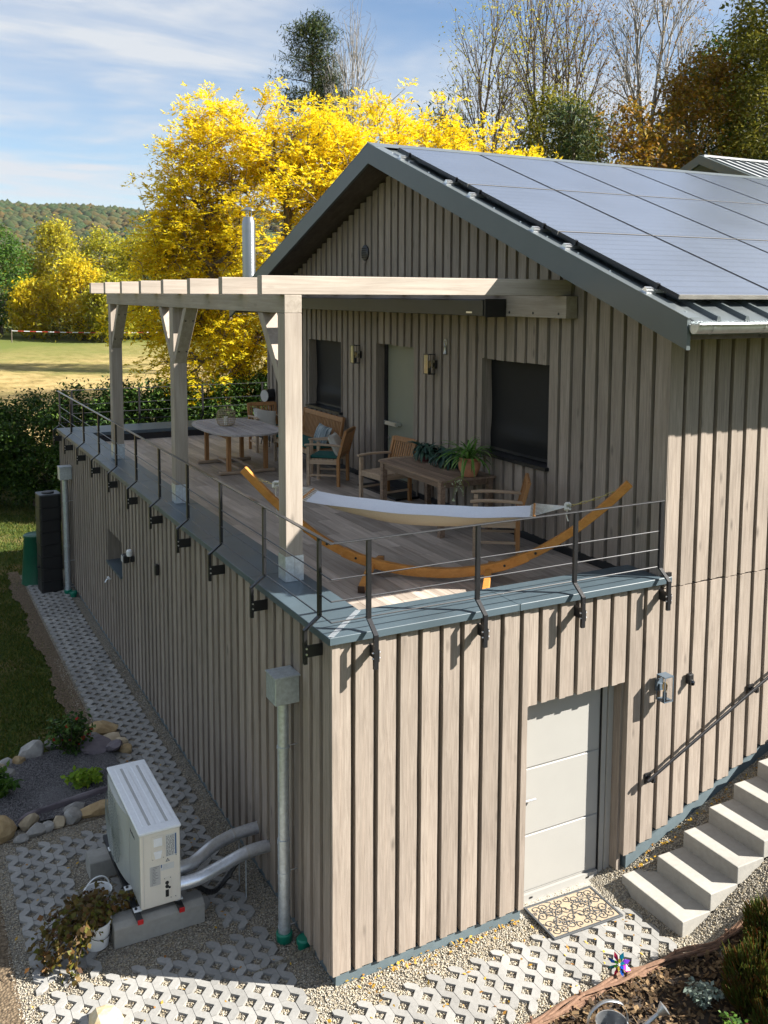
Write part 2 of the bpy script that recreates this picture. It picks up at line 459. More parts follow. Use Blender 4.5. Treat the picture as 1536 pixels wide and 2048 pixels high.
leafmat('leaf_yellow_b', [(0.52, 0.36, 0.012), (0.66, 0.50, 0.014), (0.72, 0.56, 0.02), (0.34, 0.36, 0.03)], 0.45)
leafmat('leaf_gold', [(0.34, 0.28, 0.018), (0.47, 0.40, 0.022), (0.54, 0.46, 0.03), (0.28, 0.30, 0.03)], 0.4)
leafmat('leaf_edge', [(0.24, 0.26, 0.02), (0.38, 0.36, 0.025), (0.50, 0.42, 0.03), (0.18, 0.21, 0.02)], 0.4)
leafmat('leaf_amber', [(0.22, 0.11, 0.015), (0.32, 0.16, 0.015), (0.36, 0.24, 0.02), (0.16, 0.14, 0.02)], 0.35)
leafmat('leaf_olive', [(0.10, 0.12, 0.015), (0.18, 0.18, 0.02), (0.26, 0.22, 0.02), (0.07, 0.09, 0.015)], 0.35)
leafmat('leaf_green', [(0.035, 0.085, 0.014), (0.055, 0.13, 0.018), (0.085, 0.17, 0.022), (0.12, 0.20, 0.025)], 0.35)
leafmat('leaf_hedge', [(0.020, 0.050, 0.010), (0.035, 0.080, 0.014), (0.06, 0.12, 0.018), (0.11, 0.17, 0.02)], 0.25)
leafmat('leaf_pine', [(0.016, 0.040, 0.016), (0.030, 0.060, 0.020), (0.075, 0.095, 0.022), (0.11, 0.11, 0.02)], 0.15)
leafmat('leaf_lime', [(0.14, 0.26, 0.02), (0.20, 0.33, 0.025), (0.28, 0.38, 0.03)], 0.35)
leafmat('leaf_spider', [(0.05, 0.14, 0.02), (0.09, 0.22, 0.03), (0.16, 0.30, 0.06), (0.26, 0.38, 0.13)], 0.3, 0.4)
leafmat('leaf_blue', [(0.02, 0.055, 0.045), (0.04, 0.09, 0.07), (0.07, 0.14, 0.09)], 0.25, 0.4)
leafmat('leaf_mixed', [(0.10, 0.07, 0.02), (0.17, 0.075, 0.02), (0.09, 0.11, 0.015), (0.20, 0.13, 0.04), (0.07, 0.035, 0.02), (0.15, 0.15, 0.02)], 0.3)
leafmat('leaf_heath', [(0.030, 0.048, 0.010), (0.060, 0.085, 0.012), (0.13, 0.040, 0.010), (0.05, 0.075, 0.012), (0.10, 0.125, 0.016)], 0.3)
leafmat('leaf_silver', [(0.16, 0.20, 0.17), (0.26, 0.31, 0.26), (0.10, 0.15, 0.12)], 0.2)
leafmat('forest', [(0.016, 0.034, 0.011), (0.028, 0.050, 0.013), (0.055, 0.050, 0.012), (0.022, 0.042, 0.014), (0.085, 0.055, 0.013), (0.032, 0.046, 0.015)], 0.05, 0.9)
leafmat('grass', [(0.035, 0.065, 0.010), (0.055, 0.090, 0.012), (0.10, 0.12, 0.016), (0.16, 0.14, 0.03)], 0.3)
leafmat('chips', [(0.030, 0.018, 0.010), (0.065, 0.038, 0.018), (0.12, 0.075, 0.036), (0.22, 0.15, 0.08), (0.04, 0.025, 0.015)], 0.0, 0.9)
leafmat('pebbles', [(0.27, 0.235, 0.18), (0.40, 0.36, 0.285), (0.50, 0.46, 0.375), (0.18, 0.165, 0.145), (0.44, 0.36, 0.235), (0.31, 0.295, 0.265)], 0.0, 0.9)
leafmat('pebbles_grey', [(0.16, 0.155, 0.16), (0.22, 0.215, 0.22), (0.28, 0.27, 0.27), (0.12, 0.115, 0.12)], 0.0, 0.9)
leafmat('leaf_fallen', [(0.40, 0.22, 0.03), (0.55, 0.36, 0.04), (0.30, 0.13, 0.03), (0.48, 0.26, 0.03)], 0.1, 0.8)
leafmat('petal', [(0.55, 0.02, 0.10), (0.65, 0.05, 0.14)], 0.3)
leafmat('petal_red', [(0.5, 0.02, 0.02), (0.6, 0.05, 0.04)], 0.3)
def foil(name, c):
    mat(name, c, rough=0.22, metal=0.7, var=0.15, scale=20)
for k_, c_ in dict(foil_blue=(0.02, 0.16, 0.75), foil_purple=(0.30, 0.06, 0.75), foil_red=(0.55, 0.02, 0.08), foil_teal=(0.01, 0.35, 0.45), foil_green=(0.15, 0.65, 0.05), foil_pink=(0.75, 0.05, 0.55), foil_yellow=(0.8, 0.6, 0.05)).items():
    foil(k_, c_)
# ================================================================== GROUND
def smooth(a, b, t):
    u = np.clip((t - a) / (b - a), 0, 1)
    return u * u * (3 - 2 * u)
def gz(x, y):
    """height of the terrain"""
    x = np.asarray(x, float); y = np.asarray(y, float)
    z = np.zeros(np.broadcast(x, y).shape) - 0.02
    wl_ = smooth(-0.26, -0.12, y)
    slope = np.clip((x - (3.30 - 0.28 * wl_)) * (0.46 - 0.075 * wl_), 0, 3.2) * (1 - smooth(2.0, 10.0, y)) * (1 - smooth(8, 30, -y))
    z = z + slope
    z = z + 0.032 * np.clip(y - 26, 0, 120) * smooth(-120, -20, x + 0 * y)
    r = np.hypot(x + 3, y + 7)
    ang = np.arctan2(x + 3, y + 7)
    hill = (72 + 9 * np.sin(ang * 5.1 + 0.9) + 4 * np.sin(ang * 17 + 1) + 2.0 * np.sin(ang * 41))
    z = z + hill * smooth(420, 1000, r) * smooth(-1.4, -0.5, y / (r + 1))
    z = z + 0.35 * np.sin(x * 0.031 + 1) * np.cos(y * 0.027) * smooth(25, 90, r)
    return z
def make_ground():
    n = 190
    t = np.linspace(-1, 1, n)
    xs = 70 * t + 2300 * t ** 5
    ys = 6 + 70 * t + 2300 * t ** 5
    X_, Y_ = np.meshgrid(xs, ys)
    Zg = gz(X_, Y_) - 0.09 * ((X_ > -1.9) & (X_ < 9.5) & (Y_ > -2.2) & (Y_ < 3.2))
    V = np.stack([X_, Y_, Zg], -1).reshape(-1, 3)
    i = np.arange(n * n).reshape(n, n)
    F = np.stack([i[:-1, :-1], i[:-1, 1:], i[1:, 1:], i[1:, :-1]], -1).reshape(-1, 4)
    m = bpy.data.materials.new('meadow'); m.use_nodes = True
    nn = m.node_tree.nodes; l = m.node_tree.links
    b = nn['Principled BSDF']; b.inputs['Roughness'].default_value = 0.95; b.inputs['Specular IOR Level'].default_value = 0.1
    g = nn.new('ShaderNodeNewGeometry'); sp = nn.new('ShaderNodeSeparateXYZ'); l.new(g.outputs['Position'], sp.inputs[0])
    def noise(sc_, det, st=(1, 1, 1)):
        mp = nn.new('ShaderNodeMapping'); mp.inputs['Scale'].default_value = st; l.new(g.outputs['Position'], mp.inputs[0])
        q = nn.new('ShaderNodeTexNoise'); q.inputs['Scale'].default_value = sc_; q.inputs['Detail'].default_value = det; q.inputs['Roughness'].default_value = 0.65
        l.new(mp.outputs[0], q.inputs['Vector']); return q
    def mixc(f, a, c):
        q = nn.new('ShaderNodeMixRGB')
        if isinstance(f, (int, float)): q.inputs[0].default_value = f
        else: l.new(f, q.inputs[0])
        for k_, v_ in ((1, a), (2, c)):
            if isinstance(v_, tuple): q.inputs[k_].default_value = (*v_, 1)
            else: l.new(v_, q.inputs[k_])
        return q.outputs[0]
    def rng_(s, a, c, lo=0.0, hi=1.0):
        q = nn.new('ShaderNodeMapRange'); q.inputs[1].default_value = a; q.inputs[2].default_value = c; q.inputs[3].default_value = lo; q.inputs[4].default_value = hi
        l.new(s, q.inputs[0]); return q.outputs[0]
    n1 = noise(0.9, 8); n2 = noise(14, 5); n3 = noise(0.10, 6); n4 = noise(60, 3); n5 = noise(0.35, 5, (0.35, 1.6, 1))
    lawn = mixc(rng_(n2.outputs['Fac'], 0.35, 0.65), (0.028, 0.050, 0.010), (0.075, 0.095, 0.018))
    lawn = mixc(rng_(n1.outputs['Fac'], 0.50, 0.66), lawn, (0.17, 0.13, 0.055))
    straw = mixc(rng_(n2.outputs['Fac'], 0.3, 0.7), (0.30, 0.215, 0.085), (0.46, 0.345, 0.16))
    straw = mixc(rng_(n5.outputs['Fac'], 0.45, 0.70, 0.0, 0.7), straw, (0.24, 0.20, 0.065))
    n6 = noise(1.8, 7, (0.7, 0.4, 1))
    straw = mixc(rng_(n6.outputs['Fac'], 0.46, 0.62, 0.0, 0.75), straw, (0.17, 0.125, 0.042))
    straw = mixc(rng_(n3.outputs['Fac'], 0.52, 0.64, 0.0, 0.7), straw, (0.15, 0.165, 0.04))
    # field turns green again towards the far wood edge
    yy = nn.new('ShaderNodeMath'); yy.operation = 'MULTIPLY_ADD'; yy.inputs[1].default_value = 34.0
    l.new(n3.outputs['Fac'], yy.inputs[0]); l.new(sp.outputs['Y'], yy.inputs[2])
    far = mixc(rng_(yy.outputs[0], 70, 98), straw, (0.115, 0.135, 0.034))
    y2 = nn.new('ShaderNodeMath'); y2.operation = 'MULTIPLY_ADD'; y2.inputs[1].default_value = 6.0
    l.new(n1.outputs['Fac'], y2.inputs[0]); l.new(sp.outputs['Y'], y2.inputs[2])
    c = mixc(rng_(y2.outputs[0], 25, 31), lawn, far)
    c = mixc(rng_(sp.outputs['Y'], 180, 300), c, (0.035, 0.048, 0.016))
    l.new(c, b.inputs['Base Color'])
    bp = nn.new('ShaderNodeBump'); bp.inputs['Strength'].default_value = 0.6; bp.inputs['Distance'].default_value = 0.05
    l.new(n2.outputs['Fac'], bp.inputs['Height']); l.new(bp.outputs[0], b.inputs['Normal'])
    o = np_mesh('ground', V, F, m, smooth=True)
    tag(o, kind='structure')
make_ground()

# gravel material for the beds
def gravelmat(name, cols, scale=62.0):
    m = bpy.data.materials.new(name); m.use_nodes = True
    n = m.node_tree.nodes; l = m.node_tree.links
    b = n['Principled BSDF']; b.inputs['Roughness'].default_value = 0.9; b.inputs['Specular IOR Level'].default_value = 0.2
    g = n.new('ShaderNodeNewGeometry')
    v = n.new('ShaderNodeTexVoronoi'); v.inputs['Scale'].default_value = scale; v.inputs['Randomness'].default_value = 1.0
    l.new(g.outputs['Position'], v.inputs['Vector'])
    hs = n.new('ShaderNodeSeparateColor'); l.new(v.outputs['Color'], hs.inputs[0])
    cr = n.new('ShaderNodeValToRGB'); e = cr.color_ramp.elements
    while len(e) < len(cols): e.new(0.5)
    for i, c in enumerate(cols):
        e[i].position = i / (len(cols) - 1); e[i].color = (*c, 1)
    l.new(hs.outputs[0], cr.inputs['Fac'])
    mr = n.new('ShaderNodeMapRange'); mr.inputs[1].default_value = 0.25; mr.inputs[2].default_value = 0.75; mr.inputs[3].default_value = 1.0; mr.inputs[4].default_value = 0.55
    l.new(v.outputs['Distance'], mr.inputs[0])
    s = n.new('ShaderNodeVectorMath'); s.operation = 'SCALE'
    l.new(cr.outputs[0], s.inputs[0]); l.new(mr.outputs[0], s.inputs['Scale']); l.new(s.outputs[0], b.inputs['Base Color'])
    bp = n.new('ShaderNodeBump'); bp.invert = True; bp.inputs['Strength'].default_value = 1.0; bp.inputs['Distance'].default_value = 0.012
    l.new(v.outputs['Distance'], bp.inputs['Height']); l.new(bp.outputs[0], b.inputs['Normal'])
    M[name] = m
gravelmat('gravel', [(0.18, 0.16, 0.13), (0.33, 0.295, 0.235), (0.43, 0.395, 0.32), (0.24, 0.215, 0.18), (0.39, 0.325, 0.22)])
gravelmat('gravel_grey', [(0.11, 0.105, 0.11), (0.17, 0.165, 0.17), (0.23, 0.22, 0.225), (0.14, 0.135, 0.14)], 80)
gravelmat('dirt', [(0.12, 0.085, 0.055), (0.19, 0.14, 0.09), (0.15, 0.11, 0.07), (0.25, 0.19, 0.125)], 40)

def sheet(name, pts, z, m, sub=None, parent=None):
    """flat or draped sheet over an outline given as rows (left x, right x, y)"""
    V = []; F = []
    for k, (a, b_, y) in enumerate(pts):
        nx = 40
        for i in range(nx + 1):
            x = a + (b_ - a) * i / nx
            V.append((x, y, z(x, y) if callable(z) else z))
        if k:
            o = (k - 1) * (nx + 1)
            for i in range(nx):
                F.append((o + i, o + i + 1, o + nx + 2 + i, o + nx + 1 + i))
    mb = MB(); mb.add(V, F)
    return mb.build(name, m, parent)
def frange(a, b_, s):
    k = int(round((b_ - a) / s)); return [a + (b_ - a) * i / k for i in range(k + 1)]
grav = lambda x, y: float(gz(x, y)) + 0.024 + 0.004 * math.sin(x * 9) * math.cos(y * 8)
rows = []
for y in frange(-2.4, 0.5, 0.06) + frange(0.75, 14.3, 0.25):
    left = -2.48 if y < 3.8 else (-0.93 if y > 4.4 else -2.48 + (y - 3.8) / 0.6 * 1.55)
    right = 9.0 if y < 0.5 else 0.3
    rows.append((left + 0.05 * math.sin(y * 5), right, y))
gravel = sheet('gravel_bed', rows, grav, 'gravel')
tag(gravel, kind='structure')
# brown soil margin between lawn and paving
rows = []
for y in frange(0.2, 14.6, 0.07):
    l0 = -2.75 if y < 3.7 else -1.10
    r0 = -2.42 if y < 3.7 else -0.84
    if y < 1.0: l0 -= (1.0 - y) * 1.6
    rows.append((l0 + 0.05 * math.sin(y * 2.3) + 0.03 * math.sin(y * 8.3) + random.uniform(-0.03, 0.03), r0, y))
tag(sheet('soil_strip', rows, lambda x, y: 0.012, 'dirt'), kind='structure')

# ---- open grid pavers: wavy bands with diamond holes full of gravel
PP = 0.1145
def band_mesh(n):
    g = 0.0018; e = 0.0500; a = e + g
    ys = []; L = []; Rr = []
    for k in range(n):
        up = (k % 2 == 0)
        for yy in sorted((0, a, PP - a, PP)) if k == n - 1 else sorted((0, a, PP - a)):
            t = yy if up else PP - yy
            lft = g if t <= a else t - e
            rgt = t + e if t <= PP - a else PP - g
            ys.append(k * PP + yy); L.append(lft); Rr.append(rgt)
    ys[0] += 0.003; ys[-1] -= 0.003
    mb = MB(); N = len(ys)
    V = []
    for z in (-0.05, 0.030):
        V += [(L[i], ys[i], z) for i in range(N)] + [(Rr[i], ys[i], z) for i in range(N)]
    F = []
    for i in range(N - 1):
        F.append((2 * N + i, 3 * N + i, 3 * N + i + 1, 2 * N + i + 1))
        F.append((i, 2 * N + i, 2 * N + i + 1, i + 1))
        F.append((N + i + 1, 3 * N + i + 1, 3 * N + i, N + i))
    F.append((0, N, 3 * N, 2 * N)); F.append((N - 1, 3 * N - 1, 4 * N - 1, 2 * N - 1))
    return mb.add(V, F)
BAND = {}
for n_ in (4, 6):
    o = band_mesh(n_).build('paver', 'paver', gravel); me = o.data
    bpy.data.objects.remove(o); BAND[n_] = me
PAVED = []
def pave(x0, x1, y0, y1, n, skip=None):
    i0 = math.ceil(x0 / PP); i1 = math.floor(x1 / PP)
    for i in range(i0, i1):
        off = PP if i % 2 else 0.0
        y = y0 + off
        while y + n * PP <= y1 + PP + 0.02:
            xc = (i + 0.5) * PP; yc = y + n * PP / 2
            if not (skip and skip(xc, yc)):
                o = bpy.data.objects.new('paver', BAND[n]); col.objects.link(o); o.parent = gravel
                o.location = (i * PP, y, random.uniform(-0.003, 0.003))
                o.rotation_euler = (random.uniform(-0.004, 0.004), random.uniform(-0.006, 0.006), 0)
                PAVED.append((i * PP, y, n))
            y += n * PP
pave(-0.86, -0.02, 3.55, 13.95, 6)
blk = lambda x, y: (-1.70 < x < -0.62 and 1.0 < y < 1.80) or (-1.70 < x < -1.25 and 2.3 < y < 3.0) or (x > -0.3 and y < 1.3) or (x > -0.2 and y > 2.6)
pave(-2.4, -0.12, 1.12, 3.56, 4, blk)
pave(-2.4, -0.16, -0.40, 1.02, 4)
pave(-0.16, 3.12, -1.04, -0.30, 6)
def on_paver(x, y):
    """True where band stone covers the ground"""
    i = np.floor(x / PP); fx = x - i * PP
    cov = np.zeros(len(x), bool)
    key = {}
    for (px_, py_, n) in PAVED:
        key.setdefault(int(round(px_ / PP)), []).append((py_, py_ + n * PP))
    for ii, spans in key.items():
        mk = (i == ii)
        if not mk.any(): continue
        for a, b_ in spans:
            ph = (y - a) % (2 * PP)
            t = np.where(ph < PP, ph, 2 * PP - ph)
            cov |= mk & (y > a) & (y < b_) & (np.abs(fx - t) < 0.053)
    return cov

# ---- loose pebbles
OCT_V = np.array([(1, 0, 0), (-1, 0, 0), (0, 1, 0), (0, -1, 0), (0, 0, 1), (0, 0, -1)], float)
OCT_F = np.array([(0, 2, 4), (2, 1, 4), (1, 3, 4), (3, 0, 4), (2, 0, 5), (1, 2, 5), (3, 1, 5), (0, 3, 5)])
def rot_z(a):
    c, s = np.cos(a), np.sin(a); z = np.zeros_like(a); o = np.ones_like(a)
    return np.stack([np.stack([c, -s, z], -1), np.stack([s, c, z], -1), np.stack([z, z, o], -1)], -2)
def pebbles(name, x, y, z, smin, smax, m, flat=0.6, parent=None):
    n = len(x)
    s = rng.uniform(smin, smax, n)
    sc3 = np.stack([s * rng.uniform(0.8, 1.35, n), s * rng.uniform(0.7, 1.0, n), s * flat * rng.uniform(0.8, 1.2, n)], -1)
    V = OCT_V[None] * sc3[:, None, :]
    V = V + rng.normal(0, 0.12, V.shape) * s[:, None, None]
    tl = rng.normal(0, 0.35, n)
    ct, st = np.cos(tl), np.sin(tl)
    Vz = V[..., 2] * ct[:, None] + V[..., 0] * st[:, None]; Vx = V[..., 0] * ct[:, None] - V[..., 2] * st[:, None]
    V = np.stack([Vx, V[..., 1], Vz], -1)
    V = np.einsum('nij,nkj->nki', rot_z(rng.uniform(0, 6.28, n)), V)
    V = V + np.stack([x, y, z], -1)[:, None, :]
    F = OCT_F[None] + (np.arange(n) * 6)[:, None, None]
    return np_mesh(name, V.reshape(-1, 3), F.reshape(-1, 3), m, parent)
def scatter(x0, x1, y0, y1, dens):
    n = int((x1 - x0) * (y1 - y0) * dens)
    return rng.uniform(x0, x1, n), rng.uniform(y0, y1, n)
xs, ys = [], []
for a in ((-0.6, 3.3, -1.25, 0.12, 5200), (-2.45, -0.6, 0.0, 1.9, 3000), (-0.6, 0.05, 0.1, 3.6, 3000), (-2.45, -0.6, 1.9, 3.7, 1800), (-0.95, 0.05, 3.6, 9.0, 1300), (3.3, 6.2, -1.15, 0.02, 5200), (2.0, 3.3, 0.0, 0.2, 3000)):
    p, q = scatter(*a); xs.append(p); ys.append(q)
xs = np.concatenate(xs); ys = np.concatenate(ys)
ok = ~on_paver(xs, ys) & ~((xs > 0.05) & (xs < 2.04) & (ys > 0.02))
xs, ys = xs[ok], ys[ok]
tag(pebbles('gravel_stones', xs, ys, gz(xs, ys) + 0.030, 0.006, 0.0125, 'pebbles'), 'loose pale limestone gravel around the paving and the steps', 'gravel', kind='stuff')

# ---- lawn blades beside the shaded wall
def grass_patch(name, x0, x1, y0, y1, dens, hgt, label, keep):
    x, y = scatter(x0, x1, y0, y1, dens)
    k = keep(x, y); x, y = x[k], y[k]; n = len(x)
    a = rng.uniform(0, 6.28, n); h = hgt * rng.uniform(0.5, 1.3, n); wd = 0.008 + 0.006 * rng.random(n)
    ln = rng.normal(0, 0.5, (n, 2)) * h[:, None]
    z = gz(x, y)
    p0 = np.stack([x - wd * np.cos(a), y - wd * np.sin(a), z], -1); p1 = np.stack([x + wd * np.cos(a), y + wd * np.sin(a), z], -1)
    p2 = np.stack([x + ln[:, 0], y + ln[:, 1], z + h], -1)
    V = np.stack([p0, p1, p2], 1).reshape(-1, 3)
    F = np.arange(3 * n).reshape(-1, 3)
    return tag(np_mesh(name, V, F, 'grass'), label, 'grass', kind='stuff')
edge = lambda x, y: np.where(y > 3.75, x < -0.95 - 0.1 * np.sin(y * 3.1) - 0.30 * rng.random(len(x)) ** 2, x < -2.85 - 0.3 * rng.random(len(x)))
bedmask = lambda x, y: ~((x > -2.35) & (x < -0.7) & (y > 3.7) & (y < 5.75))
grass_patch('lawn_grass', -5.5, -0.9, 2.0, 14.5, 1500, 0.045, 'short green lawn grass beside the paved path', lambda x, y: edge(x, y) & bedmask(x, y))
grass_patch('lawn_grass', -6.0, 3.0, 14.5, 27.0, 450, 0.07, 'sunlit yellow-green lawn grass beyond the rain barrel', lambda x, y: x < 1.5)

# ---- planting bed with bark mulch beside the steps
rows = []
EDGE = [(-0.6, -1.62), (0.3, -1.36), (1.2, -1.20), (1.75, -1.15), (2.35, -1.12), (2.9, -1.14), (3.3, -1.20), (3.7, -1.27), (4.6, -1.40), (5.6, -1.5), (7.0, -1.6)]
def edge_y(x):
    return float(np.interp(x, [e[0] for e in EDGE], [e[1] for e in EDGE]))
mb = MB(); V = []; F = []; nx = 60; ny = 12
for i in range(nx + 1):
    x = -0.6 + 7.6 * i / nx
    for j in range(ny + 1):
        y = edge_y(x) - 0.02 - 3.2 * j / ny
        V.append((x, y, float(gz(x, y)) + 0.05 + 0.02 * math.sin(x * 7 + j)))
for i in range(nx):
    for j in range(ny):
        o = i * (ny + 1) + j
        F.append((o, o + 1, o + ny + 2, o + ny + 1))
mb.add(V, F)
tag(mb.build('planting_bed', 'soil'), kind='structure')
n = 11000
x = rng.uniform(-0.4, 5.2, n); y = np.interp(x, [e[0] for e in EDGE], [e[1] for e in EDGE]) - 0.05 - rng.random(n) ** 1.2 * 2.2
z = gz(x, y) + 0.062 + rng.random(n) * 0.035
a = rng.uniform(0, 6.28, n); L = rng.uniform(0.012, 0.034, n); W_ = L * rng.uniform(0.25, 0.6, n)
tx = rng.normal(0, 0.4, n); ty = rng.normal(0, 0.4, n)
def chipv(u, v):
    lx = u * L; ly = v * W_
    return np.stack([x + lx * np.cos(a) - ly * np.sin(a), y + lx * np.sin(a) + ly * np.cos(a), z + lx * tx + ly * ty], -1)
V = np.stack([chipv(-1, -0.8), chipv(0.9, -1), chipv(1, 0.9), chipv(-0.8, 1)], 1).reshape(-1, 3)
tag(np_mesh('bark_mulch', V, np.arange(4 * n).reshape(-1, 4), 'chips'), 'brown bark chips covering the planting bed by the steps', 'mulch', kind='stuff')
# woven wattle edging
t = thing('bed_edging', 'woven reddish willow edging along the mulched bed', 'edging')
for s_ in range(9):
    pts = []; ph = random.uniform(0, 6)
    for i in range(90):
        x_ = -0.6 + 6.6 * i / 89
        lv = s_ // 3; jj = s_ % 3
        pts.append((x_, edge_y(x_) + 0.018 * math.sin(x_ * 9 + ph + jj * 2.1) + (jj - 1) * 0.018, float(gz(x_, -1.1)) + 0.03 + lv * 0.042 + 0.012 * math.sin(x_ * 6 + ph)))
    MB().tube(pts, 0.014, 5).build('willow_rod', 'wattle', t, smooth=True)
for i in range(12):
    x_ = -0.4 + i * 0.55
    MB().tube([(x_, edge_y(x_), float(gz(x_, -1.1)) - 0.1), (x_, edge_y(x_), float(gz(x_, -1.1)) + 0.17)], 0.013, 6).build('stake', 'wattle', t)

# ---- concrete block steps climbing along the wall
ORD = ['lowest', 'second', 'third', 'fourth', 'fifth', 'sixth', 'seventh', 'eighth']
for i in range(8):
    x0 = 3.215 + 0.357 * i; z1 = 0.17 * (i + 1)
    y1 = -0.075 if i == 0 else -0.2
    o = MB().box(0, 0.43, 0, y1 + 0.915, -0.22 - 0.05 * i, 0).build('concrete_step', 'concrete', bevel=0.008, seg=2)
    o.location = (x0, -0.915, z1)
    tag(o, f'{ORD[i]} grey concrete block step of the flight beside the house wall', 'step', 'concrete steps along the wall')

# ---- far hill with mixed autumn wood: one mass of crowns
def ico():
    bm = bmesh.new(); bmesh.ops.create_icosphere(bm, subdivisions=1, radius=1.0)
    v = np.array([p.co[:] for p in bm.verts]); f = np.array([[q.index for q in p.verts] for p in bm.faces]); bm.free(); return v, f
IV, IF = ico()
def crowns(name, x, y, rx, rz, m, label, cat):
    n = len(x)
    V = IV[None] * np.stack([rx, rx, rz], -1)[:, None, :]
    V = V * (1 + rng.normal(0, 0.13, (n, len(IV), 1)))
    V = V + np.stack([x, y, gz(x, y) + rz * 0.55], -1)[:, None, :]
    F = IF[None] + (np.arange(n) * len(IV))[:, None, None]
    return tag(np_mesh(name, V.reshape(-1, 3), F.reshape(-1, 3), m, None, True), label, cat, kind='stuff')
n = 12000
ang = np.where(rng.random(n) < 0.72, rng.uniform(0.02, 0.36, n), rng.uniform(-0.7, 0.95, n)); rr = 330 + 760 * rng.random(n) ** 0.8
xh = -3 + rr * np.sin(ang); yh = -7 + rr * np.cos(ang)
crowns('hillside_wood', xh, yh, rng.gamma(9.0, 0.5, n), rng.uniform(2.4, 5.4, n), 'forest', 'wooded hillside in early autumn colours on the skyline', 'wood')

# ---- fallen leaves blown along the plinth, the steps and the rockery
n = 420
lx = np.concatenate([rng.uniform(0.1, 2.0, 110), rng.uniform(3.3, 5.4, 110), rng.uniform(-2.4, -0.2, 80), rng.uniform(-0.2, 3.0, 120)])
ly = np.concatenate([rng.normal(-0.02, 0.05, 110), rng.normal(-0.07, 0.05, 110), rng.uniform(0.2, 6.0, 80), rng.uniform(-1.3, -0.1, 120)])
lz = gz(lx, ly) + 0.052
la = rng.uniform(0, 6.28, n); ls = rng.uniform(0.010, 0.024, n); lt = rng.normal(0, 0.35, (n, 2))
def lv(u, v):
    a_, b_ = u * ls, v * ls * 0.6
    return np.stack([lx + a_ * np.cos(la) - b_ * np.sin(la), ly + a_ * np.sin(la) + b_ * np.cos(la), lz + a_ * lt[:, 0] + b_ * lt[:, 1]], -1)
V = np.stack([lv(-1, 0), lv(0, -1), lv(1.1, 0), lv(0, 1)], 1).reshape(-1, 3)
tag(np_mesh('fallen_leaves', V, np.arange(4 * n).reshape(-1, 4), 'leaf_fallen'), 'scattered small fallen yellow brown leaves on the gravel and paving', 'leaves', kind='stuff')
# ================================================================== HOUSE
house = thing('house', 'timber clad hillside house with roof terrace and dark metal gabled roof', 'house')
GX = 3.72            # gable wall plane above the terrace
PITCH = 0.2195; PWID = 0.070
SL = 0.376           # roof slope
def roof_z(y): return 8.252 - SL * abs(y - 5.64)
def clad(wall, axis, plane, u0, u1, zb, zt, holes):
    """vertical rebated boards with open grooves between them, each board one object; a timber layer behind closes the grooves"""
    D2, D3, WB = 0.014, 0.078, 0.1800
    back = MB()
    def section(o, p, q):
        """outline of the board between p and q (from the board's own edge o)"""
        pr = o + PWID
        if q <= pr: return [(p, 0), (q, 0), (q, D3 - 0.002), (p, D3 - 0.002)]
        if p >= pr: return [(p, D2), (q, D2), (q, D3 - 0.002), (p, D3 - 0.002)]
        return [(p, 0), (pr, 0), (pr, D2), (q, D2), (q, D3 - 0.002), (p, D3 - 0.002)]
    def put(sec, z0, z1, wavy):
        if z1 - z0 < 0.03: return
        n = max(1, int((z1 - z0) / 0.4)) if wavy else 1
        k_ = len(sec); V = []; F = []
        for k in range(n + 1):
            zA = z0 + (z1 - z0) * k / n
            j0 = random.uniform(-0.0025, 0.0025) if wavy else 0; j1 = random.uniform(-0.0025, 0.0025) if wavy else 0
            for uu, dd in sec:
                ju = j0 if uu == sec[0][0] else j1
                V.append((uu + ju, plane + dd, zA) if axis == 'x' else (plane + dd, uu + ju, zA))
        for k in range(n):
            o = k_ * k
            for i in range(k_): F.append((o + i, o + (i + 1) % k_, o + k_ + (i + 1) % k_, o + k_ + i))
        F.append(tuple(range(k_))[::-1]); F.append(tuple(range(k_ * n, k_ * n + k_)))
        if axis == 'y': F = [f[::-1] for f in F]
        MB().add(V, F).build('board', 'board', wall)
    def spans(a, b_):
        us = sorted({a, b_} | {h[k] for h in holes for k in (0, 1) if a < h[k] < b_})
        for p, q in zip(us, us[1:]):
            if q - p < 0.012: continue
            mid = (p + q) / 2; segs = [(zb(mid), zt(mid))]
            for h in holes:
                if h[0] < mid < h[1]:
                    ns = []
                    for s0, s1 in segs:
                        if h[2] > s0: ns.append((s0, min(s1, h[2])))
                        if h[3] < s1: ns.append((max(s0, h[3]), s1))
                    segs = [s for s in ns if s[1] > s[0]]
            for s0, s1 in segs: yield p, q, s0, s1
    u = u0
    while u < u1:
        for p, q, s0, s1 in spans(u, min(u + WB, u1)):
            put(section(u, p, q), s0 + random.uniform(-0.006, 0.006), s1, plane == 0.0)
        for p, q, s0, s1 in spans(u + WB - 0.02, min(u + PITCH + 0.02, u1)):
            if axis == 'x': back.box(p, q, plane + D3, plane + D3 + 0.014, s0 + 0.01, s1)
            else: back.box(plane + D3, plane + D3 + 0.014, p, q, s0 + 0.01, s1)
        u += PITCH
    back.build('groove_backing', 'board', wall)

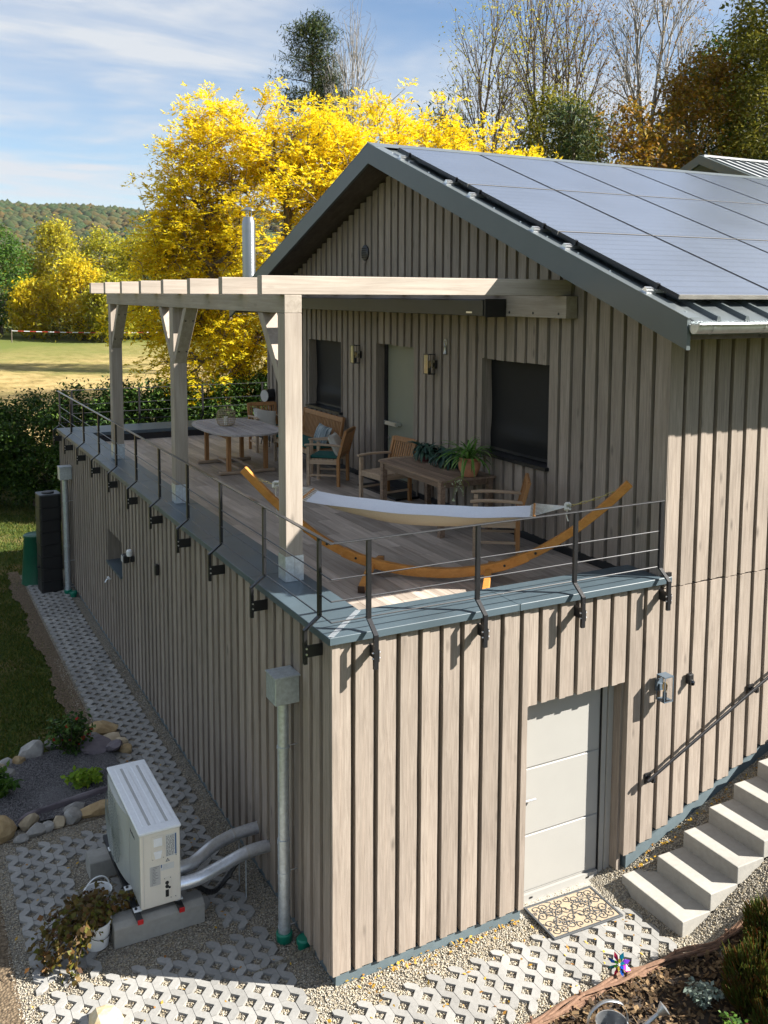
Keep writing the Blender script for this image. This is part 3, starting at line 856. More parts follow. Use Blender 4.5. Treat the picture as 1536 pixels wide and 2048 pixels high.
# --- cores behind the cladding
core = MB()
core.box(0.36, 2.0, 0.36, 13.5, 0.0, 2.9)
core.box(2.0, 3.6, 0.47, 13.5, 0.0, 2.9)
core.box(3.6, 14.0, 0.36, 11.0, 0.0, 2.9)
lower = core.build('lower_storey', 'wall_core', house)
prof = [(0.30, 2.9), (10.98, 2.9), (10.98, 5.7), (5.64, 7.72), (0.30, 5.7)]
mb = MB(); nP = len(prof)
mb.add([(GX + 0.33, y, z) for y, z in prof] + [(14.0, y, z) for y, z in prof],
       [tuple(range(nP)), tuple(range(2 * nP - 1, nP - 1, -1))] + [(i, nP + i, nP + (i + 1) % nP, (i + 1) % nP) for i in range(nP)])
upper = mb.build('upper_storey', 'wall_core', house)

# --- front wall (lit side, with the white door)
D0, D1, DT = 2.044, 3.271, 2.164
mb = MB(); mb.box(0.30, 2.0, 0.30, 0.358, 0.0, 3.0); mb.box(3.32, 14.0, 0.30, 0.358, 0.0, 2.95); mb.box(4.06, 14.0, 0.30, 0.358, 2.95, 5.5)
front = mb.build('front_wall', 'wall_core', house)
def zb_front(x):
    if x < D0: return 0.12
    if x < D1 + 0.08: return 0.12
    return 0.30 + 0.381 * (x - 3.38)
clad(front, 'x', 0.0, 0.006, 8.2, zb_front, lambda x: 3.125 if x < 3.70 else 3.062, [(D0, D1, -1, DT)])
MB().box(GX + 0.001, 3.736, 0.002, 0.05, 3.21, 5.72).build('board', 'board', front)
clad(front, 'x', 0.0, 3.7375, 8.2, lambda x: 3.078, lambda x: 5.72, [])
# --- left wall (long shaded side)
mb = MB(); mb.box(0.30, 0.358, 0.37, 13.86, 0.0, 3.0)
left = mb.build('side_wall', 'wall_core', house)
WL = (8.03, 9.10, 1.55, 2.10)
clad(left, 'y', 0.0, 0.0375, 13.88, lambda y: 0.12, lambda y: 3.125, [WL])
# --- gable wall above the terrace
gable = MB().box(GX + 0.24, GX + 0.31, 0.4, 10.9, 3.0, 5.6).build('gable_wall', 'wall_core', house)
WR = (1.97, 3.405, 4.0, 5.23); GD = (5.228, 6.42, 2.9, 5.28); WM = (7.736, 9.16, 4.02, 5.242)
clad(gable, 'y', GX, 0.04, 11.28, lambda y: 3.13, lambda y: roof_z(y) - 0.24, [WR, GD, WM])
MB().box(GX + 0.095, GX + 0.2, 0.06, 11.2, 2.95, 3.16).build('base_flashing', 'black_metal', gable)
MB().box(0.05, GX + 0.3, 13.83, 13.88, 0.0, 3.1).build('end_wall', 'board', house)
MB().box(GX + 0.06, 14.0, 11.22, 11.28, 0.0, 5.8).build('rear_wall', 'board', house)
# plinth
mb = MB()
mb.box(0.05, D0 - 0.02, 0.03, 0.30, -0.12, 0.108)
mb.box(0.05, 0.30, 0.30, 13.8, -0.12, 0.108)
xa, xb = D1 + 0.09, 8.2
za, zb_ = 0.28 + 0.381 * (xa - 3.38), 0.28 + 0.381 * (xb - 3.38)
mb.add([(xa, 0.03, -0.2), (xb, 0.03, zb_ - 0.8), (xb, 0.03, zb_), (xa, 0.03, za), (xa, 0.30, -0.2), (xb, 0.30, zb_ - 0.8), (xb, 0.30, zb_), (xa, 0.30, za)],
       [(0, 1, 2, 3), (7, 6, 5, 4), (0, 3, 7, 4), (1, 5, 6, 2), (3, 2, 6, 7), (0, 4, 5, 1)])
mb.build('plinth', 'plinth', house)

# --- white basement door, set back in its reveal
DY = 0.225
door = MB().box(D0 + 0.0, D1 - 0.14, DY, DY + 0.05, 0.10, DT + 0.02).build('basement_door', 'door_white', house)
mb = MB()
for za, zc in ((0.125, 0.705), (0.722, 1.40), (1.417, DT)):
    mb.box(D0 + 0.02, D1 - 0.158, DY - 0.012, DY - 0.001, za, zc)
mb.build('door_panel', 'door_white', door, bevel=0.004)
mb = MB(); mb.box(D1 - 0.13, D1 - 0.075, DY - 0.03, DY + 0.06, 0.0, DT + 0.02); mb.box(D1 - 0.065, D1 - 0.002, DY - 0.045, DY + 0.06, 0.0, DT + 0.02)
mb.box(D0, D1 - 0.14, DY - 0.03, DY + 0.05, 0.0, 0.092)
mb.build('door_frame', 'door_white', door)
mb = MB(); mb.box(2.13, 2.17, DY - 0.05, DY - 0.012, 1.06, 1.15); mb.tube([(2.15, DY - 0.055, 1.10), (2.29, DY - 0.06, 1.10)], 0.011, 8)
mb.build('door_handle', 'alu', door, smooth=True)
mb = MB()
for xx in (2.26, 2.98): mb.box(xx, xx + 0.035, DY - 0.036, DY - 0.029, 0.045, 0.06)
mb.build('drain_cap', 'black_plastic', door)
MB().box(2.135, 2.165, DY - 0.03, DY - 0.012, 0.98, 1.03).build('lock_cylinder', 'alu', door)
MB().box(D1 - 0.139, D1 - 0.131, DY - 0.02, DY + 0.02, 0.0, DT).build('door_seal', 'black_plastic', door)
MB().box(D1 - 0.001, D1 + 0.05, 0.071, DY + 0.06, 0.12, DT + 0.03).build('reveal_board', 'board', front)
MB().box(D0 - 0.05, D0 - 0.002, 0.071, DY + 0.06, 0.12, DT + 0.03).build('reveal_board', 'board', front)
MB().box(D0 - 0.05, D1 + 0.05, 0.092, DY + 0.06, DT + 0.004, DT + 0.03).build('reveal_board', 'board', front)
MB().box(D0 - 0.02, D1 + 0.02, 0.02, 0.5, -0.06, 0.012).build('door_sill', 'concrete', house)

# --- windows with drawn black blinds, terrace door
def reveal(y0, y1, z0, z1, dep, parent, plane):
    for a, b_, c, d in ((y0 - 0.03, y0 - 0.001, z0, z1), (y1 + 0.001, y1 + 0.03, z0, z1)):
        MB().box(plane + 0.071, plane + dep, a, b_, c, d).build('reveal_board', 'board', parent)
    MB().box(plane + 0.092, plane + dep, y0, y1, z1 + 0.002, z1 + 0.03).build('reveal_board', 'board', parent)
for nm, (y0, y1, z0, z1) in (('window', WR), ('window', WM)):
    wdw = MB().box(GX + 0.21, GX + 0.235, y0, y1, z0, z1).build('window', 'glass_dark', house)
    # blind hangs slightly bellied in front of the pane
    V = []; F = []; ny_, nz_ = 14, 20
    for i in range(ny_ + 1):
        for j in range(nz_ + 1):
            yy = y0 + 0.012 + (y1 - y0 - 0.024) * i / ny_; tt = j / nz_
            zz_ = z0 + 0.05 + (z1 - z0 - 0.05) * tt
            bel = 0.035 * math.exp(-((tt - 0.16) / 0.09) ** 2) * math.sin(math.pi * (0.1 + 0.8 * i / ny_)) + 0.01 * math.sin(tt * 5 + i * 0.2)
            V.append((GX + 0.165 - bel, yy, zz_))
    for i in range(ny_):
        for j in range(nz_):
            o = i * (nz_ + 1) + j; F.append((o, o + 1, o + nz_ + 2, o + nz_ + 1))
    MB().add(V, F).build('blind', 'blind_black', wdw, smooth=True)
    MB().box(GX - 0.045, GX + 0.2, y0 - 0.03, y1 + 0.03, z0 - 0.035, z0 + 0.008).build('window_sill', 'black_metal', wdw)
    MB().box(GX + 0.15, GX + 0.19, y0 + 0.01, y1 - 0.01, z0 + 0.02, z0 + 0.055).build('blind_bar', 'black_metal', wdw)
    reveal(y0, y1, z0, z1, 0.236, gable, GX)
tdoor = MB().box(GX + 0.17, GX + 0.22, GD[0], GD[1] - 0.02, 3.0, GD[3]).build('terrace_door', 'door_olive', house)
mb = MB(); mb.box(GX + 0.15, GX + 0.168, GD[1] - 0.10, GD[1] - 0.002, 3.0, GD[3]); mb.box(GX + 0.15, GX + 0.168, GD[0], GD[1] - 0.1, 3.0, 3.07)
mb.build('door_frame', 'black_metal', tdoor)
mb = MB(); mb.box(GX + 0.07, GX + 0.10, GD[1] - 0.55, GD[1] - 0.14, 4.0, 4.06); mb.box(GX + 0.07, GX + 0.168, GD[1] - 0.18, GD[1] - 0.14, 4.01, 4.05); mb.box(GX + 0.07, GX + 0.168, GD[1] - 0.54, GD[1] - 0.50, 4.01, 4.05)
mb.build('door_handle', 'alu', tdoor)
MB().lathe([(0.022, 0), (0.022, 0.02)], 12).build('lock', 'alu', tdoor).matrix_local = Matrix.Translation((GX + 0.168, GD[1] - 0.16, 3.78)) @ Matrix.Rotation(RAD(-90), 4, 'Y')
reveal(GD[0], GD[1], 3.0, GD[3], 0.236, gable, GX)
MB().box(GX - 0.3, GX + 0.2, GD[0] - 0.05, GD[1] + 0.05, 2.96, 3.03).build('door_threshold', 'black_metal', house)
lw = MB().box(0.26, 0.28, WL[0], WL[1], WL[2], WL[3]).build('window', 'glass_dark', house)
MB().box(-0.035, 0.25, WL[0] - 0.02, WL[1] + 0.02, WL[2] - 0.03, WL[2] + 0.006).build('window_sill', 'coping_metal', lw)
mb = MB()
for a, b_ in ((WL[0], WL[0] + 0.05), (WL[1] - 0.05, WL[1])): mb.box(0.235, 0.258, a, b_, WL[2], WL[3])
mb.box(0.235, 0.258, WL[0] + 0.05, WL[1] - 0.05, WL[3] - 0.05, WL[3])
mb.build('window_frame', 'black_metal', lw)
reveal(WL[0], WL[1], WL[2], WL[3], 0.29, left, 0.0)

# --- roof
XV, XE = 3.171, 14.0
YE0, YE1 = -0.741, 12.021
roof = MB()
tk = 0.10
def slab(mb, x0, x1, ya, za, yb, zb_, th, mi=0):
    mb.add([(x0, ya, za), (x1, ya, za), (x1, yb, zb_), (x0, yb, zb_), (x0, ya, za - th), (x1, ya, za - th), (x1, yb, zb_ - th), (x0, yb, zb_ - th)],
           [(0, 1, 2, 3), (7, 6, 5, 4), (0, 4, 5, 1), (1, 5, 6, 2), (2, 6, 7, 3), (3, 7, 4, 0)], mi)
slab(roof, XV + 0.06, XE, YE0 + 0.01, roof_z(YE0 + 0.01) - 0.03, 5.64, 8.222, tk)
slab(roof, XV + 0.06, XE, 5.64, 8.222, YE1 - 0.01, roof_z(YE1) - 0.03, tk)
ro = roof.build('roof', 'roof_metal', house)
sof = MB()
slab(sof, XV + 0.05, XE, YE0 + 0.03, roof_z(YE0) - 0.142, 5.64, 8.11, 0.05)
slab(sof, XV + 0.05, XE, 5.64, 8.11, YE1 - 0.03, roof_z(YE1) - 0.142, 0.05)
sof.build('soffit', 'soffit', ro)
vg = MB()
slab(vg, XV, XV + 0.045, YE0, roof_z(YE0), 5.64, 8.252, 0.285)
vg.build('verge_board', 'verge_metal', ro)
vg = MB(); slab(vg, XV, XV + 0.045, 5.64, 8.252, YE1, roof_z(YE1), 0.285)
vg.build('verge_board', 'verge_metal', ro)
vc = MB()
slab(vc, XV - 0.004, XV + 0.15, YE0 - 0.01, roof_z(YE0) + 0.008, 5.64, 8.260, 0.007)
vc.build('verge_cap', 'roof_metal', ro)
vc = MB(); slab(vc, XV - 0.004, XV + 0.15, 5.64, 8.260, YE1 + 0.01, roof_z(YE1) + 0.008, 0.007)
vc.build('verge_cap', 'roof_metal', ro)
rc = MB()
slab(rc, XV - 0.006, XE, 5.42, 8.252 - SL * 0.22 + 0.016, 5.64, 8.268, 0.006); slab(rc, XV - 0.006, XE, 5.64, 8.268, 5.86, 8.252 - SL * 0.22 + 0.016, 0.006)
rc.build('ridge_cap', 'roof_metal', ro)
# standing ribs of the profiled sheet
for k in range(29):
    xr = XV + 0.40 + k * 0.37
    r_ = MB()
    ya, yb = YE0 + 0.005, 5.40
    za, zb2 = roof_z(ya) - 0.031, roof_z(yb) - 0.031
    prof_ = [(-0.032, 0), (-0.016, 0.045), (0.016, 0.045), (0.032, 0)]
    r_.add([(xr + a, ya, za + b_) for a, b_ in prof_] + [(xr + a, yb, zb2 + b_) for a, b_ in prof_], [(0, 1, 5, 4), (1, 2, 6, 5), (2, 3, 7, 6), (3, 2, 1, 0), (4, 5, 6, 7)])
    r_.build('roof_rib', 'verge_metal', ro)
for k in range(12):
    MB().lathe([(0.011, 0), (0.011, 0.012), (0.0, 0.016)], 8, c=(XV + 0.10 + (k % 2) * 0.012, YE0 + 0.12 + k * 0.52, roof_z(YE0 + 0.12 + k * 0.52) + 0.006)).build('roof_screw', 'alu', ro)
MB().box(XV + 0.05, XE, YE0 - 0.008, YE0 + 0.03, roof_z(YE0) - 0.15, roof_z(YE0) - 0.045).build('eaves_board', 'verge_metal', ro)
# gutter
g_ = MB(); n_ = 12; V = []
for xg in (XV + 0.02, XE):
    for i in range(n_ + 1):
        a = math.pi * i / n_
        V.append((xg, -0.80 - 0.062 * math.cos(a), 5.80 - 0.085 * math.sin(a)))
    for i in range(n_ + 1):
        a = math.pi * (n_ - i) / n_
        V.append((xg, -0.80 - 0.058 * math.cos(a), 5.803 - 0.080 * math.sin(a)))
q_ = 2 * (n_ + 1)
g_.add(V, [(i, (i + 1) % q_, q_ + (i + 1) % q_, q_ + i) for i in range(q_)] + [tuple(range(n_ + 1))])
g_.tube([(XV + 0.02, -0.866, 5.803), (XE, -0.866, 5.803)], 0.012, 8)
gut = g_.build('gutter', 'zinc', ro, smooth=True)
for k in range(16):
    xg = XV + 0.22 + k * 0.66
    pts = [(xg, -0.80 - 0.066 * math.cos(math.pi * i / 8), 5.80 - 0.089 * math.sin(math.pi * i / 8)) for i in range(9)]
    MB().strip(pts, 0.025, (1, 0, 0)).build('gutter_bracket', 'zinc', ro)

# --- terrace floor of timber-look planks
floor = MB().box(0.45, GX + 0.2, 0.45, 13.0, 2.86, 2.982).build('terrace_floor', 'wall_core', house)
MB().box(GX + 0.2, 6.2, 11.3, 13.0, 2.86, 2.982).build('terrace_floor', 'wall_core', house)
PW, PL = 0.2, 1.2
xk = 0.47; r_i = 0
while xk < GX:
    y = 0.47 - PL * ((r_i * 0.37) % 1.0)
    while y < 12.95:
        a, b_ = max(y, 0.47), min(y + PL, 12.95)
        if b_ - a > 0.05:
            MB().box(xk + 0.002, min(xk + PW - 0.002, GX + 0.1), a + 0.002, b_ - 0.002, 2.983, 3.0 + random.uniform(-0.0008, 0.0008)).build('floor_plank', 'plank', floor)
        y += PL
    xk += PW; r_i += 1
# --- parapet and coping plates
par = MB()
par.box(0.093, 0.47, 0.093, 13.82, 2.9, 3.128); par.box(0.47, GX + 0.03, 0.093, 0.47, 2.9, 3.128); par.box(0.47, 6.2, 12.96, 13.84, 2.9, 3.128)
coping = par.build('parapet', 'coping_metal', house)
def plate(poly, z0=3.132, z1=3.2):
    MB().prism(poly, z0, z1).build('coping_plate', 'coping_metal', coping, bevel=0.004)
ysp = [0.0, 1.93, 3.6, 5.5, 7.4, 9.4, 11.4, 13.92]
for i in range(7):
    a = ysp[i] + 0.002; b_ = ysp[i + 1] - 0.002
    if i == 0: plate([(-0.04, -0.04 + 0.003), (0.505, 0.505 + 0.003), (0.505, b_), (-0.04, b_)])
    elif i == 6: plate([(-0.04, a), (0.505, a), (0.505, 12.9), (-0.04, 13.92 - 0.003)])
    else: plate([(-0.04, a), (0.505, a), (0.505, b_), (-0.04, b_)])
plate([(-0.04 + 0.004, -0.04), (1.903, -0.04), (1.903, 0.505), (0.505 + 0.004, 0.505)])
plate([(1.907, -0.04), (3.805, -0.04), (3.805, -0.004), (3.70, -0.004), (3.70, 0.505), (1.907, 0.505)])
plate([(-0.04 + 0.004, 13.92), (0.505 + 0.004, 12.9), (2.2, 12.9), (2.2, 13.92)])
plate([(2.204, 12.9), (4.2, 12.9), (4.2, 13.92), (2.204, 13.92)])
plate([(4.204, 12.9), (6.2, 12.9), (6.2, 13.92), (4.204, 13.92)])
for yj in ysp[1:-1]:
    MB().box(-0.041, 0.5, yj - 0.02, yj + 0.02, 3.2005, 3.2025).build('coping_joint', 'coping_metal', coping)
MB().box(1.885, 1.925, -0.041, 0.5, 3.2005, 3.2025).build('coping_joint', 'coping_metal', coping)
mb = MB(); mb.beam((-0.02, -0.02, 3.2018), (0.49, 0.49, 3.2018), 0.05, 0.002); mb.build('coping_joint', 'galv', coping)
MB().box(3.74, 3.80, -0.035, -0.004, 3.2, 3.245).build('end_flap', 'black_metal', coping)
# inner upstand, dark
MB().box(0.471, 0.50, 0.51, 12.88, 3.0, 3.131).build('upstand', 'black_metal', coping)
MB().box(0.505, 6.2, 12.9, 12.955, 3.0, 3.131).build('upstand', 'black_metal', coping)
MB().box(0.505, GX, 0.47, 0.50, 3.0, 3.131).build('upstand', 'black_metal', coping)

# --- stainless flue
fl = thing('flue_pipe', 'stainless steel flue pipe with rain cap above the left roof slope', 'chimney', (3.47, 11.62, 5.85))
MB().lathe([(0.135, 0), (0.135, 1.62), (0.130, 1.66), (0.110, 1.74), (0.110, 1.76)], 28).build('pipe', 'inox', fl, smooth=True)
MB().lathe([(0.139, 0.0), (0.139, 0.03)], 28, c=(0, 0, 1.45)).build('seam_ring', 'inox', fl, smooth=True)
MB().lathe([(0.139, 0.0), (0.139, 0.03)], 28, c=(0, 0, 0.55)).build('seam_ring', 'inox', fl, smooth=True)
mb = MB()
for a in range(3): mb.box(0.06 * math.cos(a * 2.1) - 0.008, 0.06 * math.cos(a * 2.1) + 0.008, 0.06 * math.sin(a * 2.1) - 0.008, 0.06 * math.sin(a * 2.1) + 0.008, 1.74, 1.90)
mb.build('cap_strut', 'inox', fl)
MB().lathe([(0.15, 1.885), (0.15, 1.90), (0.05, 1.955), (0.0, 1.96)], 28).build('rain_cap', 'inox', fl, smooth=True)

# --- solar panels: three rows up the slope
nrm = Vector((0, -SL, 1)).normalized(); sdir = Vector((0, -1, -SL)).normalized()
AP = Vector((0, 5.64, 8.252)); CW = 1.372; SH = 1.955
rowsn = ['top', 'middle', 'bottom']; ordn = ['first', 'second', 'third', 'fourth', 'fifth', 'sixth', 'seventh', 'eighth']
def panel_proto():
    t = thing('solar_panel', 'dark solar panel', 'solar panel')
    MB().box(0.006, CW - 0.034, -SH + 0.022, -0.006, 0.0, 0.034).build('cells', 'solar_glass', t)
    mb = MB()
    mb.box(0, CW - 0.024, -0.006, 0, -0.004, 0.037); mb.box(0, 0.006, -SH + 0.016, -0.006, -0.004, 0.037); mb.box(CW - 0.034, CW - 0.024, -SH + 0.016, -0.006, -0.004, 0.037)
    mb.build('frame', 'solar_frame', t)
    MB().box(0, CW - 0.024, -SH + 0.010, -SH + 0.0215, -0.004, 0.038).build('lower_frame', 'solar_edge', t)
    return t
proto = None
rotP = math.atan(SL)
for r_ in range(3):
    for c_ in range(8):
        if proto is None: proto = panel_proto(); o = proto
        else: o = copy_tree(proto)
        base = AP + sdir * (0.63 + SH * r_) + nrm * 0.062
        o.location = (3.345 + CW * c_, base.y, base.z); o.rotation_euler = (rotP, 0, 0)
        tag(o, f'dark solar panel in the {rowsn[r_]} row, {ordn[c_]} from the gable edge', 'solar panel', 'solar panels on the roof')
names_s = ['topmost', 'second from the ridge', 'third from the ridge', 'fourth from the ridge', 'fifth from the ridge', 'lowest']
for k, s in enumerate((0.97, 2.28, 2.87, 4.26, 4.86, 6.18)):
    p = AP + sdir * s + nrm * 0.012
    t = thing('mounting_rail', f'bright aluminium solar rail end at the verge, {names_s[k]}', 'mounting rail', (3.2, p.y, p.z), 0, 'solar mounting rails')
    t.rotation_euler = (rotP, 0, 0)
    MB().box(0.0, 10.4, -0.02, 0.02, 0.0, 0.038).build('rail', 'alu', t)
    mb = MB(); mb.box(-0.012, 0.10, -0.045, 0.045, -0.008, 0.004); mb.box(0.0, 0.09, -0.035, -0.022, 0.004, 0.03); mb.box(0.0, 0.09, 0.022, 0.035, 0.004, 0.03); mb.box(0.0, 0.085, -0.02, 0.02, 0.038, 0.05)
    mb.build('end_clamp', 'alu', t)
    MB().box(0.125, 0.16, -0.02, 0.02, 0.038, 0.094).build('panel_clamp', 'black_metal', t)
# neighbour's seamed roof behind
nb = thing('outbuilding', 'small building behind with pale standing seam metal roof', 'building', (20.9, 13.6, 0.60))
MB().box(0.35, 7.6, 0.4, 5.6, -0.5, 8.7).build('wall', 'neighbour_wall', nb)
mb = MB(); slab(mb, 0.15, 8, -0.2, 8.75, 2.9, 10.05, 0.12); slab(mb, 0.15, 8, 2.9, 10.05, 6.0, 8.75, 0.12)
nr = mb.build('roof', 'pale_roof', nb)
for k in range(17):
    xr = 0.4 + k * 0.45
    mb = MB(); slab(mb, xr - 0.02, xr + 0.02, -0.2, 8.80, 2.88, 10.095, 0.05); mb.build('seam', 'verge_metal', nr)
mb = MB(); mb.box(0.1, 8, 2.75, 3.05, 10.04, 10.10); mb.build('ridge_cap', 'pale_roof', nr)
mb = MB(); slab(mb, 0.02, 0.15, -0.25, 8.79, 2.9, 10.1, 0.3); slab(mb, 0.02, 0.15, 2.9, 10.1, 6.05, 8.79, 0.3); mb.build('verge_board', 'verge_metal', nr)

# --- small fittings on the walls
def wall_lamp(loc, face, label, metal_, h=0.29, wd=0.11, grp=None):
    """open box lantern; local -X points away from the wall"""
    t = thing('wall_lantern', label, 'wall lamp', loc, face, grp)
    MB().box(-0.03, 0.0, -0.045, 0.045, 0.08, 0.2).build('back_plate', metal_, t)
    fr = MB(); x0, x1 = -0.155, -0.035; hw = wd / 2
    for xx in (x0, x1 - 0.008):
        for yy in (-hw, hw - 0.008): fr.box(xx, xx + 0.008, yy, yy + 0.008, 0.012, h - 0.012)
    fr.box(x0, x1, -hw, hw, 0, 0.0115); fr.box(x0, x1, -hw, hw, h - 0.0115, h)
    fr.build('cage', metal_, t)
    MB().lathe([(0.022, 0.012), (0.022, 0.09)], 12, c=(-0.095, 0, 0)).build('lamp_holder', metal_, t, smooth=True)
    MB().lathe([(0.012, 0.09), (0.026, 0.13), (0.028, 0.16), (0.015, 0.19), (0.0, 0.195)], 14, c=(-0.095, 0, 0), cap0=False, cap1=False).build('bulb', 'bulb_glass', t, smooth=True)
    MB().box(-0.047, -0.03, -0.02, 0.02, 0.1, 0.16).build('bracket', metal_, t)
    g = MB(); g.box(x0 + 0.002, x0 + 0.004, -hw + 0.008, hw - 0.008, 0.0125, h - 0.0125)
    g.build('glass_pane', 'clear_glass', t)
    return t
m_ = mat('clear_glass', (0.9, 0.9, 0.9), rough=0.02, var=0.0, trans=1.0)
m_ = mat('bulb_glass', (0.75, 0.55, 0.25), rough=0.05, var=0.0, trans=0.6)
wall_lamp((3.70, 0.0, 1.93), RAD(90), 'blue-grey open lantern on the sunlit wall right of the white door', 'lamp_grey', 0.27, 0.12)
wall_lamp((GX, 6.99, 4.93), 0, 'dark lantern between the left window and the terrace door', 'black_metal', 0.30, 0.13, 'terrace wall lanterns')
wall_lamp((GX, 4.585, 4.93), 0, 'dark lantern right of the terrace door', 'black_metal', 0.29, 0.13, 'terrace wall lanterns')
t = thing('motion_sensor', 'small black motion sensor beside the lantern on the sunlit wall', 'sensor', (4.12, 0.0, 2.0))
MB().box(-0.035, 0.035, -0.05, 0.0, 0.0, 0.11).build('body', 'black_plastic', t, bevel=0.01, seg=2)
MB().lathe([(0.028, 0), (0.032, 0.03), (0.02, 0.05), (0, 0.055)], 14, c=(0, -0.055, 0.0)).build('eye', 'glass_dark', t, smooth=True)
t = thing('motion_sensor', 'small black sensor box on the shaded side wall', 'sensor', (0, 5.72, 2.2))
MB().box(-0.05, 0.0, -0.04, 0.04, 0, 0.15).build('body', 'black_plastic', t, bevel=0.01, seg=2)
t = thing('floodlight', 'black floodlight with white sensor head on the shaded side wall', 'wall lamp', (0, 7.17, 2.0))
MB().box(-0.06, 0.0, -0.03, 0.03, 0.02, 0.1).build('bracket', 'black_metal', t)
MB().box(-0.16, -0.07, 0.0, 0.16, 0.0, 0.12).build('head', 'black_metal', t, bevel=0.012)
MB().box(-0.165, -0.161, 0.015, 0.145, 0.015, 0.105).build('lens', 'paper_grey', t)
MB().lathe([(0.035, 0), (0.045, 0.03), (0.045, 0.08), (0.03, 0.1)], 14, c=(-0.08, -0.04, 0.12)).build('sensor_head', 'sensor_white', t, smooth=True)
t = thing('garden_tap', 'small white outdoor tap low on the shaded wall', 'tap', (0, 8.9, 1.28))
MB().tube([(0.0, 0, 0), (-0.07, 0, 0.0), (-0.10, 0, -0.05)], 0.012, 8).build('spout', 'alu', t, smooth=True)
MB().box(-0.06, -0.03, -0.04, 0.04, 0.02, 0.035).build('lever', 'sensor_white', t)
t = thing('wall_vent', 'round dark air vent high on the gable', 'vent', (GX, 6.80, 6.72))
v_ = MB().lathe([(0.125, 0), (0.125, 0.02), (0.10, 0.03)], 24).build('ring', 'black_metal', t, smooth=True); v_.rotation_euler = (0, RAD(-90), 0)
for k in range(5):
    MB().box(-0.035, -0.031, -0.08, 0.08, -0.08 + k * 0.035, -0.06 + k * 0.035).build('louvre', 'wall_core', t)
MB().box(-0.02, 0.0, -0.03, 0.03, -0.16, -0.13).build('drip_lip', 'board', t)
t = thing('wall_ornament', 'small grey hanging ornament on the gable between lantern and window', 'ornament', (GX - 0.02, 4.28, 5.22))
MB().tube([(0, 0.03 * math.cos(a), 0.17 + 0.05 * math.sin(a)) for a in [i * 0.6 for i in range(12)]], 0.008, 6).build('ring', 'zinc', t)
MB().lathe([(0.006, 0), (0.03, 0.02), (0.012, 0.1), (0.02, 0.12)], 10).build('figure', 'zinc', t, smooth=True)
# handrail on brackets beside the steps
t = thing('wall_handrail', 'dark flat handrail rising along the wall above the steps', 'handrail')
p0 = Vector((3.50, -0.10, 1.105)); dr = Vector((1, 0, 0.452)).normalized()
MB().beam(p0, p0 + dr * 4.6, 0.024, 0.034).build('rail', 'black_metal', t, bevel=0.006)
for s in (0.1, 1.72, 3.3, 4.4):
    p = p0 + dr * s
    mb = MB(); mb.box(p.x - 0.02, p.x + 0.02, p.y, 0.0, p.z - 0.075, p.z - 0.05); mb.box(p.x - 0.04, p.x + 0.04, -0.012, 0.0, p.z - 0.12, p.z - 0.01); mb.box(p.x - 0.012, p.x + 0.012, p.y - 0.01, p.y + 0.01, p.z - 0.06, p.z - 0.02)
    mb.build('bracket', 'black_metal', t)
# ================================================================== TERRACE
# --- railing
rail = thing('terrace_railing', 'dark steel railing with thin bars around the roof terrace', 'railing')
RX = -0.005; RZ = 4.0; BARS = (3.686, 3.498, 3.318)
YF = 13.88; XF = 6.2
MB().box(RX - 0.02, RX + 0.02, RX - 0.02, YF + 0.02, RZ - 0.010, RZ).build('handrail', 'rail_steel', rail, bevel=0.002)
MB().box(RX + 0.021, GX - 0.035, RX - 0.02, RX + 0.02, RZ - 0.010, RZ).build('handrail', 'rail_steel', rail, bevel=0.002)
MB().box(RX + 0.021, XF, YF - 0.02, YF + 0.02, RZ - 0.010, RZ).build('handrail', 'rail_steel', rail, bevel=0.002)
for z in BARS:
    MB().tube([(RX, RX, z), (RX, YF, z)], 0.0065, 6).build('bar', 'rail_steel', rail, smooth=True)
    MB().tube([(RX, RX, z), (GX - 0.045, RX, z)], 0.0065, 6).build('bar', 'rail_steel', rail, smooth=True)
    MB().tube([(RX, YF, z), (XF, YF, z)], 0.0065, 6).build('bar', 'rail_steel', rail, smooth=True)
def post_mesh():
    """local: -Y is outwards; z=0 at coping top"""
    mb = MB(); w2 = 0.020
    prof = [(0.0, RZ - 3.2 - 0.010), (0.0, 0.105), (-0.135, 0.0), (-0.135, -0.30)]
    th = 0.030
    V = []
    for s in (-w2, w2):
        for (y, z) in prof: V.append((s, y - th / 2, z))
        for (y, z) in prof: V.append((s, y + th / 2, z))
    F = []
    for i in range(3):
        F += [(i, i + 1, 8 + i + 1, 8 + i), (4 + i + 1, 4 + i, 12 + i, 12 + i + 1), (i + 1, i, 4 + i, 4 + i + 1), (8 + i, 8 + i + 1, 12 + i + 1, 12 + i)]
    F += [(0, 8, 12, 4), (3, 7, 15, 11)]
    return mb.add(V, F)
br = MB(); br.box(0.020, 0.030, -0.15, 0.035, -0.235, -0.13)
bo = MB()
for zc in (-0.155, -0.205):
    bo.tube([(-0.032, -0.135, zc), (0.042, -0.135, zc)], 0.0085, 8)
po = post_mesh().build('post', 'black_metal', rail); bk = br.build('bracket', 'black_metal', po); b2 = bo.build('bolt', 'alu', po)
first = True
def place_post(x, y, rz):
    global first
    if first: o = po; first = False
    else:
        o = po.copy(); col.objects.link(o); o.parent = rail
        for ch in (bk, b2):
            c = ch.copy(); col.objects.link(c); c.parent = o
    o.location = (x, y, 3.2); o.rotation_euler = (0, 0, rz)
for y in (0.24, 1.57, 2.92, 4.21, 5.55, 6.88, 8.23, 9.6, 10.99, 12.32, 13.66): place_post(RX, y, RAD(-90))
for x in (0.345, 1.45, 2.565, 3.66): place_post(x, RX, 0)
for x in (0.28, 1.71, 3.14, 4.57, 6.0): place_post(x, YF, RAD(180))

